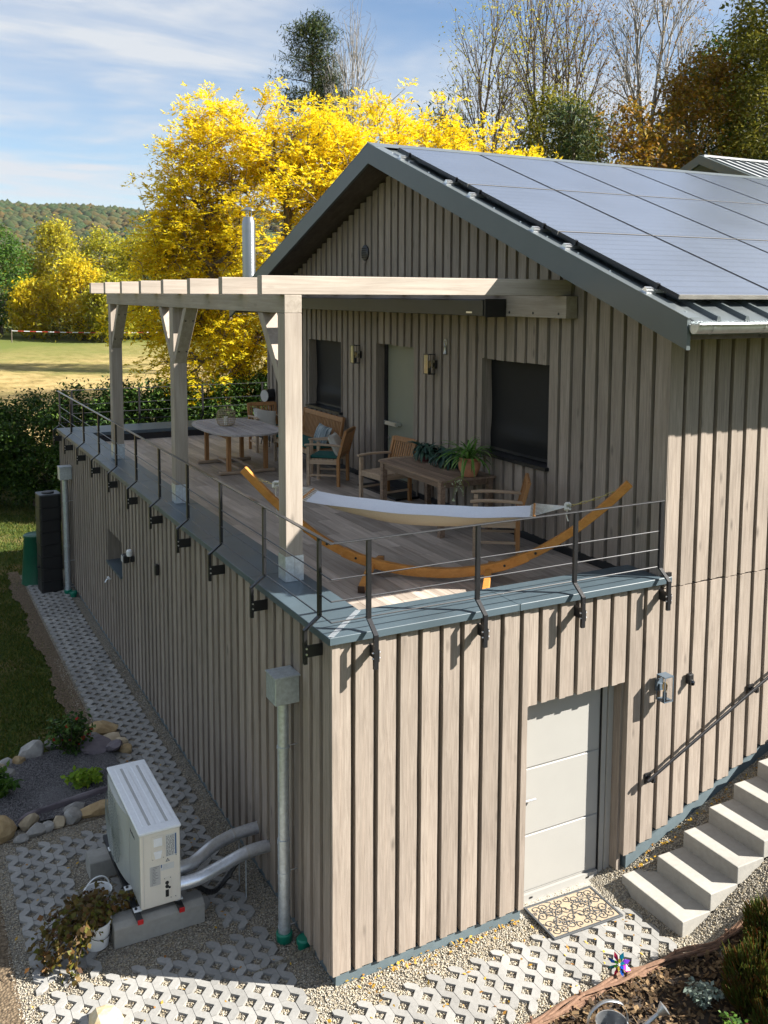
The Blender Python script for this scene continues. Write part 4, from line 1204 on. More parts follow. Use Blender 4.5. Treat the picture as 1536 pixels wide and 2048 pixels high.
# --- pergola
pg = thing('pergola', 'pale timber pergola on three posts with eight cross beams', 'pergola')
PX0, PX1 = 0.222, 0.404
ZT = 5.868; ZH = 6.047; ZB = 6.231
PY = (1.571, 5.575, 9.50)
for y in PY:
    MB().box(PX0, PX1, y, y + 0.182, 3.24, ZT).build('post', 'timber', pg, bevel=0.005)
    sh = MB()
    sh.box(PX0 - 0.006, PX1 + 0.006, y - 0.006, y - 0.0005, 3.203, 3.46); sh.box(PX0 - 0.006, PX1 + 0.006, y + 0.1825, y + 0.188, 3.203, 3.46)
    sh.box(PX0 - 0.006, PX0 - 0.0005, y, y + 0.182, 3.203, 3.46); sh.box(PX1 + 0.0005, PX1 + 0.006, y, y + 0.182, 3.203, 3.46)
    s_ = sh.build('post_shoe', 'galv', pg)
    MB().box((PX0 + PX1) / 2 - 0.002, (PX0 + PX1) / 2 + 0.002, y - 0.009, y - 0.0065, 3.205, 3.46).build('fold', 'zinc', s_)
MB().box(PX0, PX1, PY[0] + 0.001, 9.79, ZT + 0.002, ZH).build('header_beam', 'timber_y', pg, bevel=0.005)
BY = [1.573 + 1.196 * k for k in range(8)]
for y in BY:
    MB().box(-0.009, GX - 0.002, y, y + 0.12, ZH + 0.002, ZB).build('cross_beam', 'timber_x', pg, bevel=0.005)
def brace(y_post, d):
    # diagonal brace in the plane of the header, from post to header
    yb = y_post + (0.182 if d > 0 else 0.0)
    a = Vector((0, yb - d * 0.05, 5.10)); b_ = Vector((0, yb + d * 0.56, 5.868))
    mb = MB(); xc0, xc1 = PX0 + 0.012, PX1 - 0.012
    w_ = 0.16
    pts = [(yb, 5.12), (yb, 5.12 + w_), (yb + d * 0.60 - d * w_ * 0.9, 5.866), (yb + d * 0.60, 5.866)]
    V = [(xc0, p, q) for p, q in pts] + [(xc1, p, q) for p, q in pts]
    F = [(0, 1, 2, 3), (7, 6, 5, 4), (0, 4, 5, 1), (1, 5, 6, 2), (2, 6, 7, 3), (3, 7, 4, 0)]
    if d > 0: F = [f[::-1] for f in F]
    mb.add(V, F)
    o = mb.build('brace', 'timber', pg, bevel=0.003)
    for k in (0.22, 0.78):
        for xx in (xc0 + 0.03, xc1 - 0.03):
            p = Vector((xx, yb + d * 0.60 * k, 5.12 + (5.866 - 5.12) * k))
            nn_ = Vector((0, d * 0.78, -0.62)).normalized()
            MB().tube([p - nn_ * 0.002, p + nn_ * 0.006], 0.011, 8).build('bolt', 'black_metal', o)
brace(PY[0], 1); brace(PY[1], -1); brace(PY[1], 1); brace(PY[2], -1)
lg = MB().box(3.56, GX - 0.001, 1.47, 9.95, 5.795, ZH).build('ledger', 'timber_y', pg, bevel=0.004)
for k in range(18):
    MB().tube([(3.556, 1.60 + k * 0.48, 5.845), (3.563, 1.60 + k * 0.48, 5.845)], 0.016, 8).build('bolt', 'black_metal', lg)

# --- awning cassette under the beams
aw = thing('awning_cassette', 'closed black awning cassette hung below the pergola beams', 'awning', (3.25, 2.62, 5.785))
MB().box(0.012, 0.30, 0.02, 6.5, 0.012, 0.215).build('housing', 'black_metal', aw, bevel=0.012, seg=2)
mat('awning_grey', (0.030, 0.031, 0.026), rough=0.45, var=0.1)
MB().box(0.0, 0.011, 0.06, 6.47, 0.018, 0.205).build('front_profile', 'awning_grey', aw)
MB().box(-0.003, 0.305, 0.0, 0.019, 0.0, 0.222).build('end_cap', 'black_plastic', aw, bevel=0.008, seg=2)
MB().box(-0.003, 0.305, 6.501, 6.52, 0.0, 0.222).build('end_cap', 'black_plastic', aw, bevel=0.008, seg=2)
MB().box(-0.0025, -0.0005, 0.30, 0.43, 0.045, 0.065).build('maker_badge', 'alu', aw)

# --- garden armchair (local: front is +X)
def armchair(label, loc, rz, seat_mat='teak_pale', cushion=False):
    t = thing('garden_armchair', label, 'chair', loc, rz, 'teak garden armchairs')
    for s in (-1, 1):
        y = s * 0.275
        MB().beam((0.25, y, 0.0), (0.25, y, 0.632), 0.052, 0.052, up=(1, 0, 0)).build('front_leg', 'teak_pale', t, bevel=0.004)
        mb = MB(); mb.beam((-0.25, y, 0.0), (-0.245, y, 0.44), 0.05, 0.05, up=(1, 0, 0)); mb.beam((-0.245, y, 0.438), (-0.37, y, 0.90), 0.05, 0.045, up=(1, 0, 0))
        mb.build('rear_leg', 'teak', t, bevel=0.004)
        # curved arm
        pts = [(-0.30, 0.638), (-0.15, 0.648), (0.05, 0.655), (0.2, 0.652), (0.31, 0.640)]
        mb = MB(); V = []
        for x_, z_ in pts:
            for yy, zo in ((-0.032, 0), (0.032, 0), (0.032, 0.03), (-0.032, 0.03)): V.append((x_, y + yy, z_ + zo))
        F = [(0, 3, 2, 1), (16, 17, 18, 19)]
        for i in range(4):
            o = 4 * i
            for k in range(4): F.append((o + k, o + (k + 1) % 4, o + 4 + (k + 1) % 4, o + 4 + k))
        mb.add(V, F).build('arm', 'teak_pale', t, bevel=0.008, seg=2)
        MB().box(-0.22, 0.225, y - 0.015, y + 0.015, 0.355, 0.42).build('side_rail', 'teak_pale', t)
        MB().box(-0.225, 0.225, y - 0.012, y + 0.012, 0.16, 0.19).build('stretcher', 'teak_pale', t)
    MB().box(0.235, 0.265, -0.25, 0.25, 0.355, 0.42).build('front_rail', 'teak_pale', t)
    for k in range(8):
        x_ = -0.22 + k * 0.062
        MB().box(x_, x_ + 0.05, -0.262, 0.262, 0.421, 0.438).build('seat_slat', seat_mat, t)
    MB().beam((-0.362, -0.25, 0.875), (-0.362, 0.25, 0.875), 0.03, 0.075, up=(-0.26, 0, 1)).build('top_rail', 'teak', t, bevel=0.004)
    MB().beam((-0.262, -0.25, 0.50), (-0.262, 0.25, 0.50), 0.026, 0.05, up=(-0.26, 0, 1)).build('lower_rail', 'teak', t)
    for k in range(9):
        y = -0.216 + k * 0.054
        MB().beam((-0.268, y, 0.52), (-0.355, y, 0.845), 0.014, 0.030, up=(0, 1, 0)).build('back_slat', 'teak', t)
    if cushion:
        MB().box(-0.22, 0.24, -0.24, 0.24, 0.44, 0.485).build('seat_cushion', 'cushion_green', t, bevel=0.018, seg=3)
    return t
FZ = 3.001
armchair('teak armchair with green cushion turned towards the oval table', (3.09, 6.88, FZ), RAD(139), cushion=True)
armchair('teak armchair at the far end of the oval table near the railing', (3.38, 10.42, FZ), RAD(-94), cushion=True)
armchair('teak armchair beside the terrace door, next to the dark table', (3.32, 5.33, FZ), RAD(188))
armchair('weathered teak armchair in front of the right window, by the hammock', (3.17, 2.2, FZ), RAD(146))
def pillow(label, loc, rot, m, sx=0.42, sy=0.42, sz=0.13):
    V = []; F = []; n = 10
    for side in (1, -1):
        for i in range(n + 1):
            for j in range(n + 1):
                u = -1 + 2 * i / n; v = -1 + 2 * j / n
                b_ = max(0, (1 - u ** 4) * (1 - v ** 4)) ** 0.6
                pin = 1 - 0.10 * (1 - abs(u) ** 1.5) * abs(v) ** 3 - 0.10 * (1 - abs(v) ** 1.5) * abs(u) ** 3
                V.append((u * sx / 2 * pin, v * sy / 2 * pin, side * sz / 2 * b_ + 0.004 * math.sin(u * 7 + v * 5) * b_))
    q = (n + 1) ** 2
    for i in range(n):
        for j in range(n):
            a = i * (n + 1) + j
            F.append((a, a + n + 1, a + n + 2, a + 1)); F.append((q + a, q + a + 1, q + a + n + 2, q + a + n + 1))
    o = MB().add(V, F).build('cushion', m, smooth=True)
    o.location = loc; o.rotation_euler = rot
    return tag(o, label, 'cushion', 'loose cushions on the terrace seats')
pillow('pale cushion leaning in the armchair turned towards the oval table', (3.20, 6.78, 3.63), (RAD(62), 0, RAD(49)), 'pillow_beige')
pillow('pale grey cushion slumped in the far armchair at the table end', (3.30, 10.32, 3.62), (RAD(58), RAD(12), RAD(2)), 'pillow_beige', 0.5, 0.45)
pillow('blue striped cushion on the teak bench below the left window', (3.40, 7.82, 3.64), (RAD(70), RAD(8), RAD(-80)), 'pillow_stripe', 0.40, 0.36)

# --- teak bench under the left window (faces -X)
bn = thing('garden_bench', 'orange teak bench with slatted back under the left window', 'bench', (3.32, 8.33, FZ), RAD(180))
BL = 0.83
for s in (-1, 1):
    y = s * BL
    MB().beam((0.26, y, 0), (0.26, y, 0.62), 0.05, 0.05, up=(1, 0, 0)).build('leg', 'teak_pale', bn, bevel=0.004)
    mb = MB(); mb.beam((-0.24, y, 0), (-0.24, y, 0.44), 0.05, 0.05, up=(1, 0, 0)); mb.beam((-0.24, y, 0.438), (-0.34, y, 0.97), 0.055, 0.05, up=(1, 0, 0)); mb.build('leg', 'teak', bn, bevel=0.004)
    MB().box(-0.30, 0.31, y - 0.032, y + 0.032, 0.621, 0.65).build('arm', 'teak_pale', bn, bevel=0.008)
    MB().box(-0.22, 0.235, y - 0.014, y + 0.014, 0.36, 0.43).build('side_rail', 'teak_pale', bn)
MB().box(0.245, 0.275, -BL + 0.026, BL - 0.026, 0.36, 0.43).build('front_rail', 'teak_pale', bn)
MB().beam((-0.33, -BL + 0.028, 0.92), (-0.33, BL - 0.028, 0.92), 0.032, 0.085, up=(-0.19, 0, 1)).build('top_rail', 'teak', bn, bevel=0.005)
MB().beam((-0.252, -BL + 0.028, 0.50), (-0.252, BL - 0.028, 0.50), 0.03, 0.05, up=(-0.19, 0, 1)).build('lower_rail', 'teak', bn)
for k in range(27):
    y = -0.78 + k * 0.06
    MB().beam((-0.258, y, 0.52), (-0.322, y, 0.882), 0.014, 0.032, up=(0, 1, 0)).build('back_slat', 'teak', bn)
for k in range(8):
    MB().box(-0.20 + k * 0.058, -0.152 + k * 0.058, -BL + 0.03, BL - 0.03, 0.431, 0.448).build('seat_slat', 'teak', bn)
MB().box(-0.2, 0.27, -BL + 0.05, BL - 0.05, 0.449, 0.50).build('seat_cushion', 'cushion_green', bn, bevel=0.02, seg=3)

# --- oval dining table
tb = thing('oval_table', 'weathered grey oval teak dining table on trestle legs', 'table', (2.2, 8.88, FZ))
HX, HY = 0.64, 1.13
def sup(u): return HY * max(0.0, 1 - abs(u / HX) ** 2.8) ** (1 / 2.8)
ns = 11; sw = 2 * (HX - 0.05) / ns
rim = []
for i in range(72):
    a = 2 * math.pi * i / 72
    c_, s_ = math.cos(a), math.sin(a)
    k = (abs(c_) ** 2.8 + abs(s_) ** 2.8) ** (-1 / 2.8)
    rim.append((HX * c_ * k, HY * s_ * k))
V = []; F = []
for (x_, y_) in rim:
    f = 0.9
    V += [(x_, y_, 0.735), (x_ * 0.905, y_ * 0.945, 0.735), (x_ * 0.905, y_ * 0.945, 0.708), (x_, y_, 0.708)]
for i in range(72):
    a = 4 * i; b_ = 4 * ((i + 1) % 72)
    for k in range(4): F.append((a + k, b_ + k, b_ + (k + 1) % 4, a + (k + 1) % 4))
MB().add(V, F).build('table_rim', 'teak_grey', tb)
for k in range(ns):
    u0 = -HX * 0.905 + k * (2 * HX * 0.905 / ns) + 0.004; u1 = u0 + 2 * HX * 0.905 / ns - 0.008
    l0, l1 = sup(u0 / 0.905) * 0.944, sup(u1 / 0.905) * 0.944
    um = (u0 + u1) / 2; lm = sup(um / 0.905) * 0.944
    if min(l0, l1) > 0.2:
        for sg in ((-1, -0.01), (0.01, 1)):
            MB().prism([(u0, sg[0] * (l0 if abs(sg[0]) == 1 else 1)), (um, sg[0] * (lm if abs(sg[0]) == 1 else 1)), (u1, sg[0] * (l1 if abs(sg[0]) == 1 else 1)), (u1, sg[1] * (l1 if abs(sg[1]) == 1 else 1)), (um, sg[1] * (lm if abs(sg[1]) == 1 else 1)), (u0, sg[1] * (l0 if abs(sg[1]) == 1 else 1))], 0.710, 0.733 + random.uniform(0, 0.002)).build('table_slat', 'teak_grey', tb)
for yy in (-0.62, 0.62):
    for xx in (-0.33, 0.33):
        MB().box(xx - 0.035, xx + 0.035, yy - 0.035, yy + 0.035, 0.06, 0.66).build('leg', 'teak', tb, bevel=0.004)
    MB().box(-0.50, 0.50, yy - 0.045, yy + 0.045, 0.005, 0.06).build('foot', 'teak_pale', tb, bevel=0.012)
    MB().box(-0.45, 0.45, yy - 0.02, yy + 0.02, 0.66, 0.707).build('apron', 'teak', tb)
for xx in (-0.12, 0.12):
    MB().box(xx - 0.02, xx + 0.02, -0.57, 0.57, 0.062, 0.10).build('stretcher', 'teak_pale', tb)
for xx in (-0.33, 0.33):
    MB().box(xx - 0.015, xx + 0.015, -0.58, 0.58, 0.60, 0.655).build('side_rail', 'teak', tb)
# wicker lantern with candle
ln = thing('table_lantern', 'round wicker lantern with white candle on the oval table', 'lantern', (2.08, 9.02, FZ + 0.738))
pr = [(0.11, 0.0), (0.15, 0.04), (0.165, 0.11), (0.165, 0.18), (0.15, 0.25), (0.11, 0.285)]
for k in range(26):
    a = 2 * math.pi * k / 26
    MB().tube([(r * math.cos(a), r * math.sin(a), z) for r, z in pr], 0.003, 4).build('rib', 'wicker', ln)
for r, z in ((0.11, 0.0), (0.13, 0.02), (0.153, 0.05), (0.162, 0.09), (0.166, 0.12), (0.167, 0.15), (0.165, 0.18), (0.159, 0.21), (0.151, 0.245), (0.13, 0.27), (0.11, 0.285)):
    MB().tube([(r * math.cos(a), r * math.sin(a), z) for a in [i * math.pi / 12 for i in range(25)]], 0.0035, 4, caps=False).build('hoop', 'wicker', ln)
MB().lathe([(0.11, 0.0), (0.11, 0.006)], 20).build('base', 'wicker', ln)
MB().lathe([(0.036, 0.006), (0.036, 0.15), (0.03, 0.155), (0.0, 0.15)], 18).build('candle', 'candle', ln, smooth=True)
MB().tube([(-0.10, 0, 0.285), (-0.05, 0, 0.33), (0, 0, 0.345), (0.05, 0, 0.33), (0.10, 0, 0.285)], 0.004, 5).build('handle', 'wicker', ln)

# --- dark rectangular table by the right window
t2 = thing('side_table', 'dark weathered rectangular table under the plants by the window', 'table', (3.27, 3.82, FZ))
for k in range(10):
    x_ = -0.37 + k * 0.074
    MB().box(x_ + 0.003, x_ + 0.071, -0.80, 0.80, 0.715, 0.738 + random.uniform(-0.002, 0.002)).build('table_slat', 'teak_dark', t2)
for yy in (-0.86, 0.803):
    MB().box(-0.41, 0.41, yy, yy + 0.057, 0.712, 0.738).build('end_board', 'teak_dark', t2)
for xx in (-0.41, 0.373):
    MB().box(xx, xx + 0.037, -0.802, 0.802, 0.712, 0.738).build('edge_board', 'teak_dark', t2)
for xx in (-0.36, 0.36):
    for yy in (-0.78, 0.78):
        MB().box(xx - 0.035, xx + 0.035, yy - 0.035, yy + 0.035, 0.0, 0.711).build('leg', 'teak_dark', t2)
    MB().box(xx - 0.012, xx + 0.012, -0.74, 0.74, 0.63, 0.711).build('apron', 'teak_dark', t2)
for yy in (-0.78, 0.78):
    MB().box(-0.32, 0.32, yy - 0.012, yy + 0.012, 0.63, 0.711).build('apron', 'teak_dark', t2)

# --- strappy leaved plants
def strap_leaves(n, L, wd, up, droop, spread=0.05, seed=0):
    rr_ = random.Random(seed); mb = MB()
    for k in range(n):
        a = rr_.uniform(0, 6.283); ln_ = L * rr_.uniform(0.55, 1.1); el = RAD(rr_.uniform(up[0], up[1]))
        d = Vector((math.cos(a), math.sin(a), 0)); p = Vector((rr_.uniform(-spread, spread), rr_.uniform(-spread, spread), 0)); pts = []; ws = []
        for i in range(7):
            pts.append(p.copy()); ws.append(wd * (0.6 + 0.8 * math.sin(math.pi * min(1, (i + 0.8) / 6.8))) if i < 6 else 0.002)
            p = p + (d * math.cos(el) + Vector((0, 0, 1)) * math.sin(el)) * ln_ / 6
            el -= RAD(droop * rr_.uniform(0.7, 1.3))
        mb.strip(pts, ws, (-math.sin(a), math.cos(a), rr_.uniform(-0.3, 0.3)))
    return mb
pp = thing('spider_plant', 'green spider plant in a terracotta pot on the dark table', 'potted plant', (3.36, 3.10, FZ + 0.741))
MB().lathe([(0.085, 0), (0.10, 0.02), (0.135, 0.10), (0.145, 0.15), (0.140, 0.19), (0.120, 0.21), (0.13, 0.225), (0.13, 0.24), (0.115, 0.24), (0.11, 0.2)], 28, cap1=False).build('pot', 'terracotta', pp, smooth=True)
MB().lathe([(0.0, 0.205), (0.112, 0.205)], 20, cap0=False, cap1=False).build('soil', 'soil', pp)
o = strap_leaves(110, 0.50, 0.017, (20, 85), 19, 0.06, 3).build('leaves', 'leaf_spider', pp, smooth=True); o.location = (0, 0, 0.2)
for nm, lx, ly, lab in (('p', 3.45, 4.33, 'bluish trailing plant at the far end of the dark table'), ('q', 3.46, 3.78, 'bluish trailing plant between the terracotta pot and the far plant')):
    q = thing('trailing_plant', lab, 'potted plant', (lx, ly, FZ + 0.741), 0, 'trailing plants on the dark table')
    MB().lathe([(0.07, 0), (0.10, 0.12), (0.105, 0.13), (0.095, 0.13)], 18, cap1=False).build('pot', 'red_pot' if 'red_pot' in M else mat('red_pot', (0.10, 0.02, 0.02), rough=0.5) and 'red_pot', q, smooth=True)
    o = strap_leaves(120, 0.34, 0.030, (15, 80), 24, 0.07, 5 + len(lab)).build('leaves', 'leaf_blue', q, smooth=True); o.location = (0, 0, 0.11)
iv = thing('ivy_tendrils', 'thin ivy tendrils with pale leaves hanging off the dark table corner', 'plant', (3.10, 3.0, FZ + 0.745))
mb = MB()
for k, (ex, ey, ez) in enumerate(((-0.12, -0.10, -0.26), (0.02, -0.13, -0.20), (-0.20, -0.02, -0.06), (0.12, -0.12, -0.10))):
    mb.tube([(0.15, 0.05, 0.03), (ex * 0.4, -0.075, 0.012), (ex * 0.8, ey - 0.02, min(0, ez * 0.4)), (ex, ey, ez)], 0.002, 4)
mb.build('stem', 'leaf_lime', iv)
mb = MB(); rr_ = random.Random(4)
for k in range(34):
    f = rr_.random(); e = rr_.choice(((-0.12, -0.10, -0.26), (0.02, -0.13, -0.20), (-0.20, -0.02, -0.06)))
    p = Vector((e[0] * f, -0.085 + (e[1]) * f * 0.3, e[2] * f)) + Vector((rr_.uniform(-.02, .02), rr_.uniform(-.02, .01), rr_.uniform(-.02, .02)))
    s = rr_.uniform(0.010, 0.02); a = rr_.uniform(0, 6.28)
    u = Vector((math.cos(a), 0.3, math.sin(a))) * s; v = Vector((-math.sin(a), -0.4, math.cos(a))) * s * 0.7
    mb.add([p - u, p + v, p + u, p - v], [(0, 1, 2, 3)])
mat('ivy_pale', (0.50, 0.55, 0.35), rough=0.6, var=0.3)
mb.build('leaves', 'ivy_pale', iv)

# --- hammock on an arched larch stand
hc = Vector((1.86, 1.543, 0)); hu = Vector((0.793, -0.61, 0)).normalized(); hn = Vector((-hu.y, hu.x, 0))
def hp(s, z, n=0.0): return hc + hu * s + hn * n + Vector((0, 0, z))
arc = [(-2.07, 4.14), (-1.90, 3.97), (-1.72, 3.80), (-1.48, 3.60), (-1.13, 3.36), (-0.76, 3.20), (-0.34, 3.11), (0.0, 3.09), (0.34, 3.11), (0.76, 3.20), (1.13, 3.37), (1.48, 3.60), (1.72, 3.80), (1.90, 3.97), (2.06, 4.14)]
st = thing('hammock_stand', 'arched orange wooden hammock stand on the terrace floor', 'hammock stand')
def arc_beam(pts, w0, h0):
    V = []; F = []; n = len(pts)
    for i in range(n):
        a = pts[max(0, i - 1)]; b_ = pts[min(n - 1, i + 1)]
        tx_, tz_ = b_[0] - a[0], b_[1] - a[1]; L_ = math.hypot(tx_, tz_); nx_, nz_ = -tz_ / L_, tx_ / L_
        for sgn, nn_ in ((-1, -1), (1, -1), (1, 1), (-1, 1)):
            V.append(hp(pts[i][0] + nx_ * nn_ * h0 / 2, pts[i][1] + nz_ * nn_ * h0 / 2, sgn * w0 / 2))
    for i in range(n - 1):
        for k in range(4): F.append((4 * i + k, 4 * i + (k + 1) % 4, 4 * i + 4 + (k + 1) % 4, 4 * i + 4 + k))
    F += [(3, 2, 1, 0), (4 * n - 4, 4 * n - 3, 4 * n - 2, 4 * n - 1)]
    return MB().add(V, F)
def dense(pts, m=4):
    xs_ = np.array([p[0] for p in pts]); zs_ = np.array([p[1] for p in pts]); tt = np.arange(len(pts)); t2_ = np.linspace(0, len(pts) - 1, (len(pts) - 1) * m + 1)
    def cr(v):
        o = []
        for q in t2_:
            i = min(int(q), len(pts) - 2); f = q - i
            p0, p1, p2, p3 = v[max(i - 1, 0)], v[i], v[i + 1], v[min(i + 2, len(pts) - 1)]
            o.append(0.5 * ((2 * p1) + (-p0 + p2) * f + (2 * p0 - 5 * p1 + 4 * p2 - p3) * f * f + (-p0 + 3 * p1 - 3 * p2 + p3) * f ** 3))
        return o
    return list(zip(cr(xs_), cr(zs_)))
full = dense(arc)
arc_beam(full[:22], 0.062, 0.085).build('arched_arm', 'larch', st, bevel=0.006)
arc_beam(full[36:], 0.062, 0.085).build('arched_arm', 'larch', st, bevel=0.006)
arc_beam(full[18:40], 0.075, 0.10).build('arched_base', 'larch', st, bevel=0.006)
for s in (-0.63, 0.63):
    zc = float(np.interp(s, [p[0] for p in arc], [p[1] for p in arc]))
    for sg in (-1, 1):
        mb = MB(); mb.beam(hp(s, zc - 0.04, sg * 0.03), hp(s, 3.045, sg * 0.58), 0.07, 0.07, up=(0, 0, 1)); mb.build('cross_foot', 'larch', st, bevel=0.005)
        mb = MB(); mb.beam(hp(s, 3.046, sg * 0.578), hp(s, 3.043, sg * 0.592), 0.072, 0.072, up=(0, 0, 1)); mb.build('foot_cap', 'wood_end' if 'wood_end' in M else mat('wood_end', (0.06, 0.03, 0.015), rough=0.8) and 'wood_end', st)
for s in (-1.12, -0.80, 0.80, 1.12):
    zc = float(np.interp(s, [p[0] for p in full], [p[1] for p in full]))
    mb = MB(); mb.tube([hp(s, zc, -0.043), hp(s, zc, 0.043)], 0.014, 8); mb.build('bolt', 'black_metal', st)
hm = thing('hammock', 'white canvas hammock with spreader bars slung on the arched stand', 'hammock')
HS0, HS1, HZ0, HZ1, HWD = -1.30, 1.06, 3.87, 3.80, 0.27
V = []; F = []; ni, nj = 26, 10
for i in range(ni + 1):
    f = i / ni; s = HS0 + (HS1 - HS0) * f
    zc = HZ0 + (HZ1 - HZ0) * f - 0.06 * 4 * f * (1 - f)
    for j in range(nj + 1):
        g = -1 + 2 * j / nj
        V.append(hp(s, zc - 0.17 * (1 - g * g) * math.sin(math.pi * f) ** 0.8 + 0.004 * math.sin(g * 9 + i * 0.7), g * HWD * (1 - 0.05 * math.sin(math.pi * f))))
top = list(V); V = V + [p - Vector((0, 0, 0.004)) for p in top]
q = (ni + 1) * (nj + 1)
for i in range(ni):
    for j in range(nj):
        a = i * (nj + 1) + j
        F.append((a, a + nj + 1, a + nj + 2, a + 1)); F.append((q + a, q + a + 1, q + a + nj + 2, q + a + nj + 1))
mb = MB(); nf = len(F)
mb.add(V, F); mb.m = [0 if k % 2 == 0 else 1 for k in range(nf)]
mb.build('canvas', ['canvas_white', 'canvas_beige'], hm, smooth=True)
for s, z in ((HS0 - 0.05, HZ0 + 0.012), (HS1 + 0.04, HZ1 + 0.012)):
    MB().tube([hp(s, z, -HWD - 0.03), hp(s, z, HWD + 0.03)], 0.016, 10).build('spreader_bar', 'larch', hm, smooth=True)
for s, z, ks, kz, ts, tz in ((HS0 - 0.05, HZ0 + 0.012, -1.70, 3.98, -2.05, 4.11), (HS1 + 0.04, HZ1 + 0.012, 1.44, 3.87, 2.02, 4.10)):
    for k in range(9):
        n_ = -HWD + 2 * HWD * k / 8
        MB().tube([hp(s + (0.06 if s < 0 else -0.05), z - 0.01, n_), hp(s, z + 0.012, n_), hp(ks, kz, n_ * 0.02)], 0.004, 5).build('cord', 'rope', hm)
    kn = MB()
    for k in range(4):
        a0 = k * 1.6
        kn.tube([hp(ks + 0.03 * math.cos(a0 + b_), kz + 0.035 * math.sin(a0 * 0.7 + b_ * 1.3), 0.03 * math.sin(a0 + b_ * 1.7)) for b_ in [i * 0.5 for i in range(12)]], 0.009, 6)
    kn.tube([hp(ks, kz, 0), hp(ks - 0.01, kz - 0.10, 0.02), hp(ks + 0.01, kz - (0.36 if s < 0 else 0.16), 0.015)], 0.007, 6)
    kn.build('knot', 'rope', hm, smooth=True)
    ch = MB(); nl = 9
    for k in range(nl):
        f0 = k / nl; f1 = (k + 1) / nl
        pa = hp(ks + (ts - ks) * f0, kz + (tz - kz) * f0 - 0.02 * math.sin(math.pi * f0)); pb = hp(ks + (ts - ks) * f1, kz + (tz - kz) * f1 - 0.02 * math.sin(math.pi * f1))
        d = (pb - pa).normalized(); sd_ = d.cross(Vector((0, 0, 1))).normalized() if k % 2 else d.cross(d.cross(Vector((0, 0, 1)))).normalized()
        mid = (pa + pb) / 2; ln_ = (pb - pa).length * 0.68
        ch.tube([mid + d * ln_ * math.cos(a) + sd_ * 0.011 * math.sin(a) for a in [i * math.pi / 5 for i in range(11)]], 0.003, 4, caps=False)
    ch.build('chain', 'chain', hm)
# --- grill at the far end
gr = thing('barrel_grill', 'black round grill standing behind the far armchair', 'grill', (3.66, 10.95, FZ))
for a in range(3):
    MB().tube([(0.08 * math.cos(a * 2.1), 0.08 * math.sin(a * 2.1), 0.6), (0.26 * math.cos(a * 2.1), 0.26 * math.sin(a * 2.1), 0.0)], 0.012, 6).build('leg', 'black_metal', gr)
o = MB().lathe([(0.0, -0.16), (0.12, -0.155), (0.13, -0.13), (0.13, 0.13), (0.12, 0.155), (0.0, 0.16)], 24).build('drum', 'black_metal', gr, smooth=True)
o.location = (0, 0, 1.02); o.rotation_euler = (0, RAD(90), RAD(20))
o = MB().lathe([(0.118, -0.168), (0.118, -0.158)], 24).build('end_disc', 'paper_grey', gr); o.location = (0, 0, 1.02); o.rotation_euler = (0, RAD(90), RAD(20))
MB().tube([(0, 0, 0.58), (0, 0, 0.92)], 0.03, 8).build('stand', 'black_metal', gr)
MB().box(-0.30, -0.05, -0.16, 0.16, 0.72, 0.745).build('shelf', 'black_metal', gr)
# ================================================================== THINGS ON THE GROUND
# --- outdoor heat pump unit on concrete blocks
ac = thing('heat_pump', 'white outdoor heat pump unit on concrete blocks beside the house', 'heat pump', (-1.31, 1.415, 0.30))
AX, AYL, AH = 0.38, 1.41, 0.735
body = MB().box(0.0, AX, 0.0, AYL, 0.0, AH).build('casing', 'ac_beige', ac, bevel=0.012, seg=2)
mb = MB()
mb.box(-0.012, AX + 0.010, -0.010, AYL + 0.01, AH + 0.001, AH + 0.03)
mb.build('lid', 'ac_white', ac, bevel=0.012, seg=3)
mb = MB()
for x0 in (0.05, 0.215):
    # raised stiffening frames pressed into the lid
    mb.box(x0, x0 + 0.052, 0.10, AYL - 0.10, AH + 0.0302, AH + 0.036); mb.box(x0 + 0.080, x0 + 0.125, 0.10, AYL - 0.10, AH + 0.0302, AH + 0.036)
mb.build('lid_rib', 'ac_white', ac, bevel=0.004)
mb = MB()
for x0 in (0.102, 0.267): mb.box(x0, x0 + 0.028, 0.10, AYL - 0.10, AH + 0.0301, AH + 0.0312)
mb.build('lid_channel', 'paper_grey', ac)
# bulging fan grille on the -X side
V = []; F = []; ni = 16
for i in range(ni + 1):
    f = i / ni; y = 0.44 + (AYL - 0.46) * f
    bl = -0.05 * math.sin(math.pi * f) ** 0.6
    for z in (0.01, AH * 0.3, AH * 0.7, AH - 0.02): V.append((bl - 0.002, y, z))
for i in range(ni):
    for k in range(3): F.append((4 * i + k, 4 * i + k + 1, 4 * i + 5 + k, 4 * i + 4 + k))
n0 = len(V)
V += [(0.005, 0.44, 0.01), (0.005, AYL - 0.02, 0.01), (0.005, AYL - 0.02, AH - 0.02), (0.005, 0.44, AH - 0.02)]
F.append(tuple([4 * i + 3 for i in range(ni + 1)] + [n0 + 2, n0 + 3])); F.append(tuple([n0, n0 + 1] + [4 * i for i in range(ni, -1, -1)]))
fan = MB().add(V, F).build('fan_panel', 'ac_front', ac, smooth=True)
mb = MB()
cy_, cz_ = 0.93, 0.37
for k in range(11):
    r = 0.03 + k * 0.031
    mb.tube([(-0.062 - 0.012 * (1 - (r / 0.36) ** 2), cy_ + r * math.cos(a), cz_ + r * math.sin(a)) for a in [i * math.pi / 16 for i in range(33)]], 0.003, 4, caps=False)
for k in range(16):
    a = k * math.pi / 8
    mb.tube([(-0.066, cy_ + 0.03 * math.cos(a), cz_ + 0.03 * math.sin(a)), (-0.055, cy_ + 0.345 * math.cos(a), cz_ + 0.345 * math.sin(a))], 0.003, 4)
mb.build('fan_grille', 'ac_grille', ac)
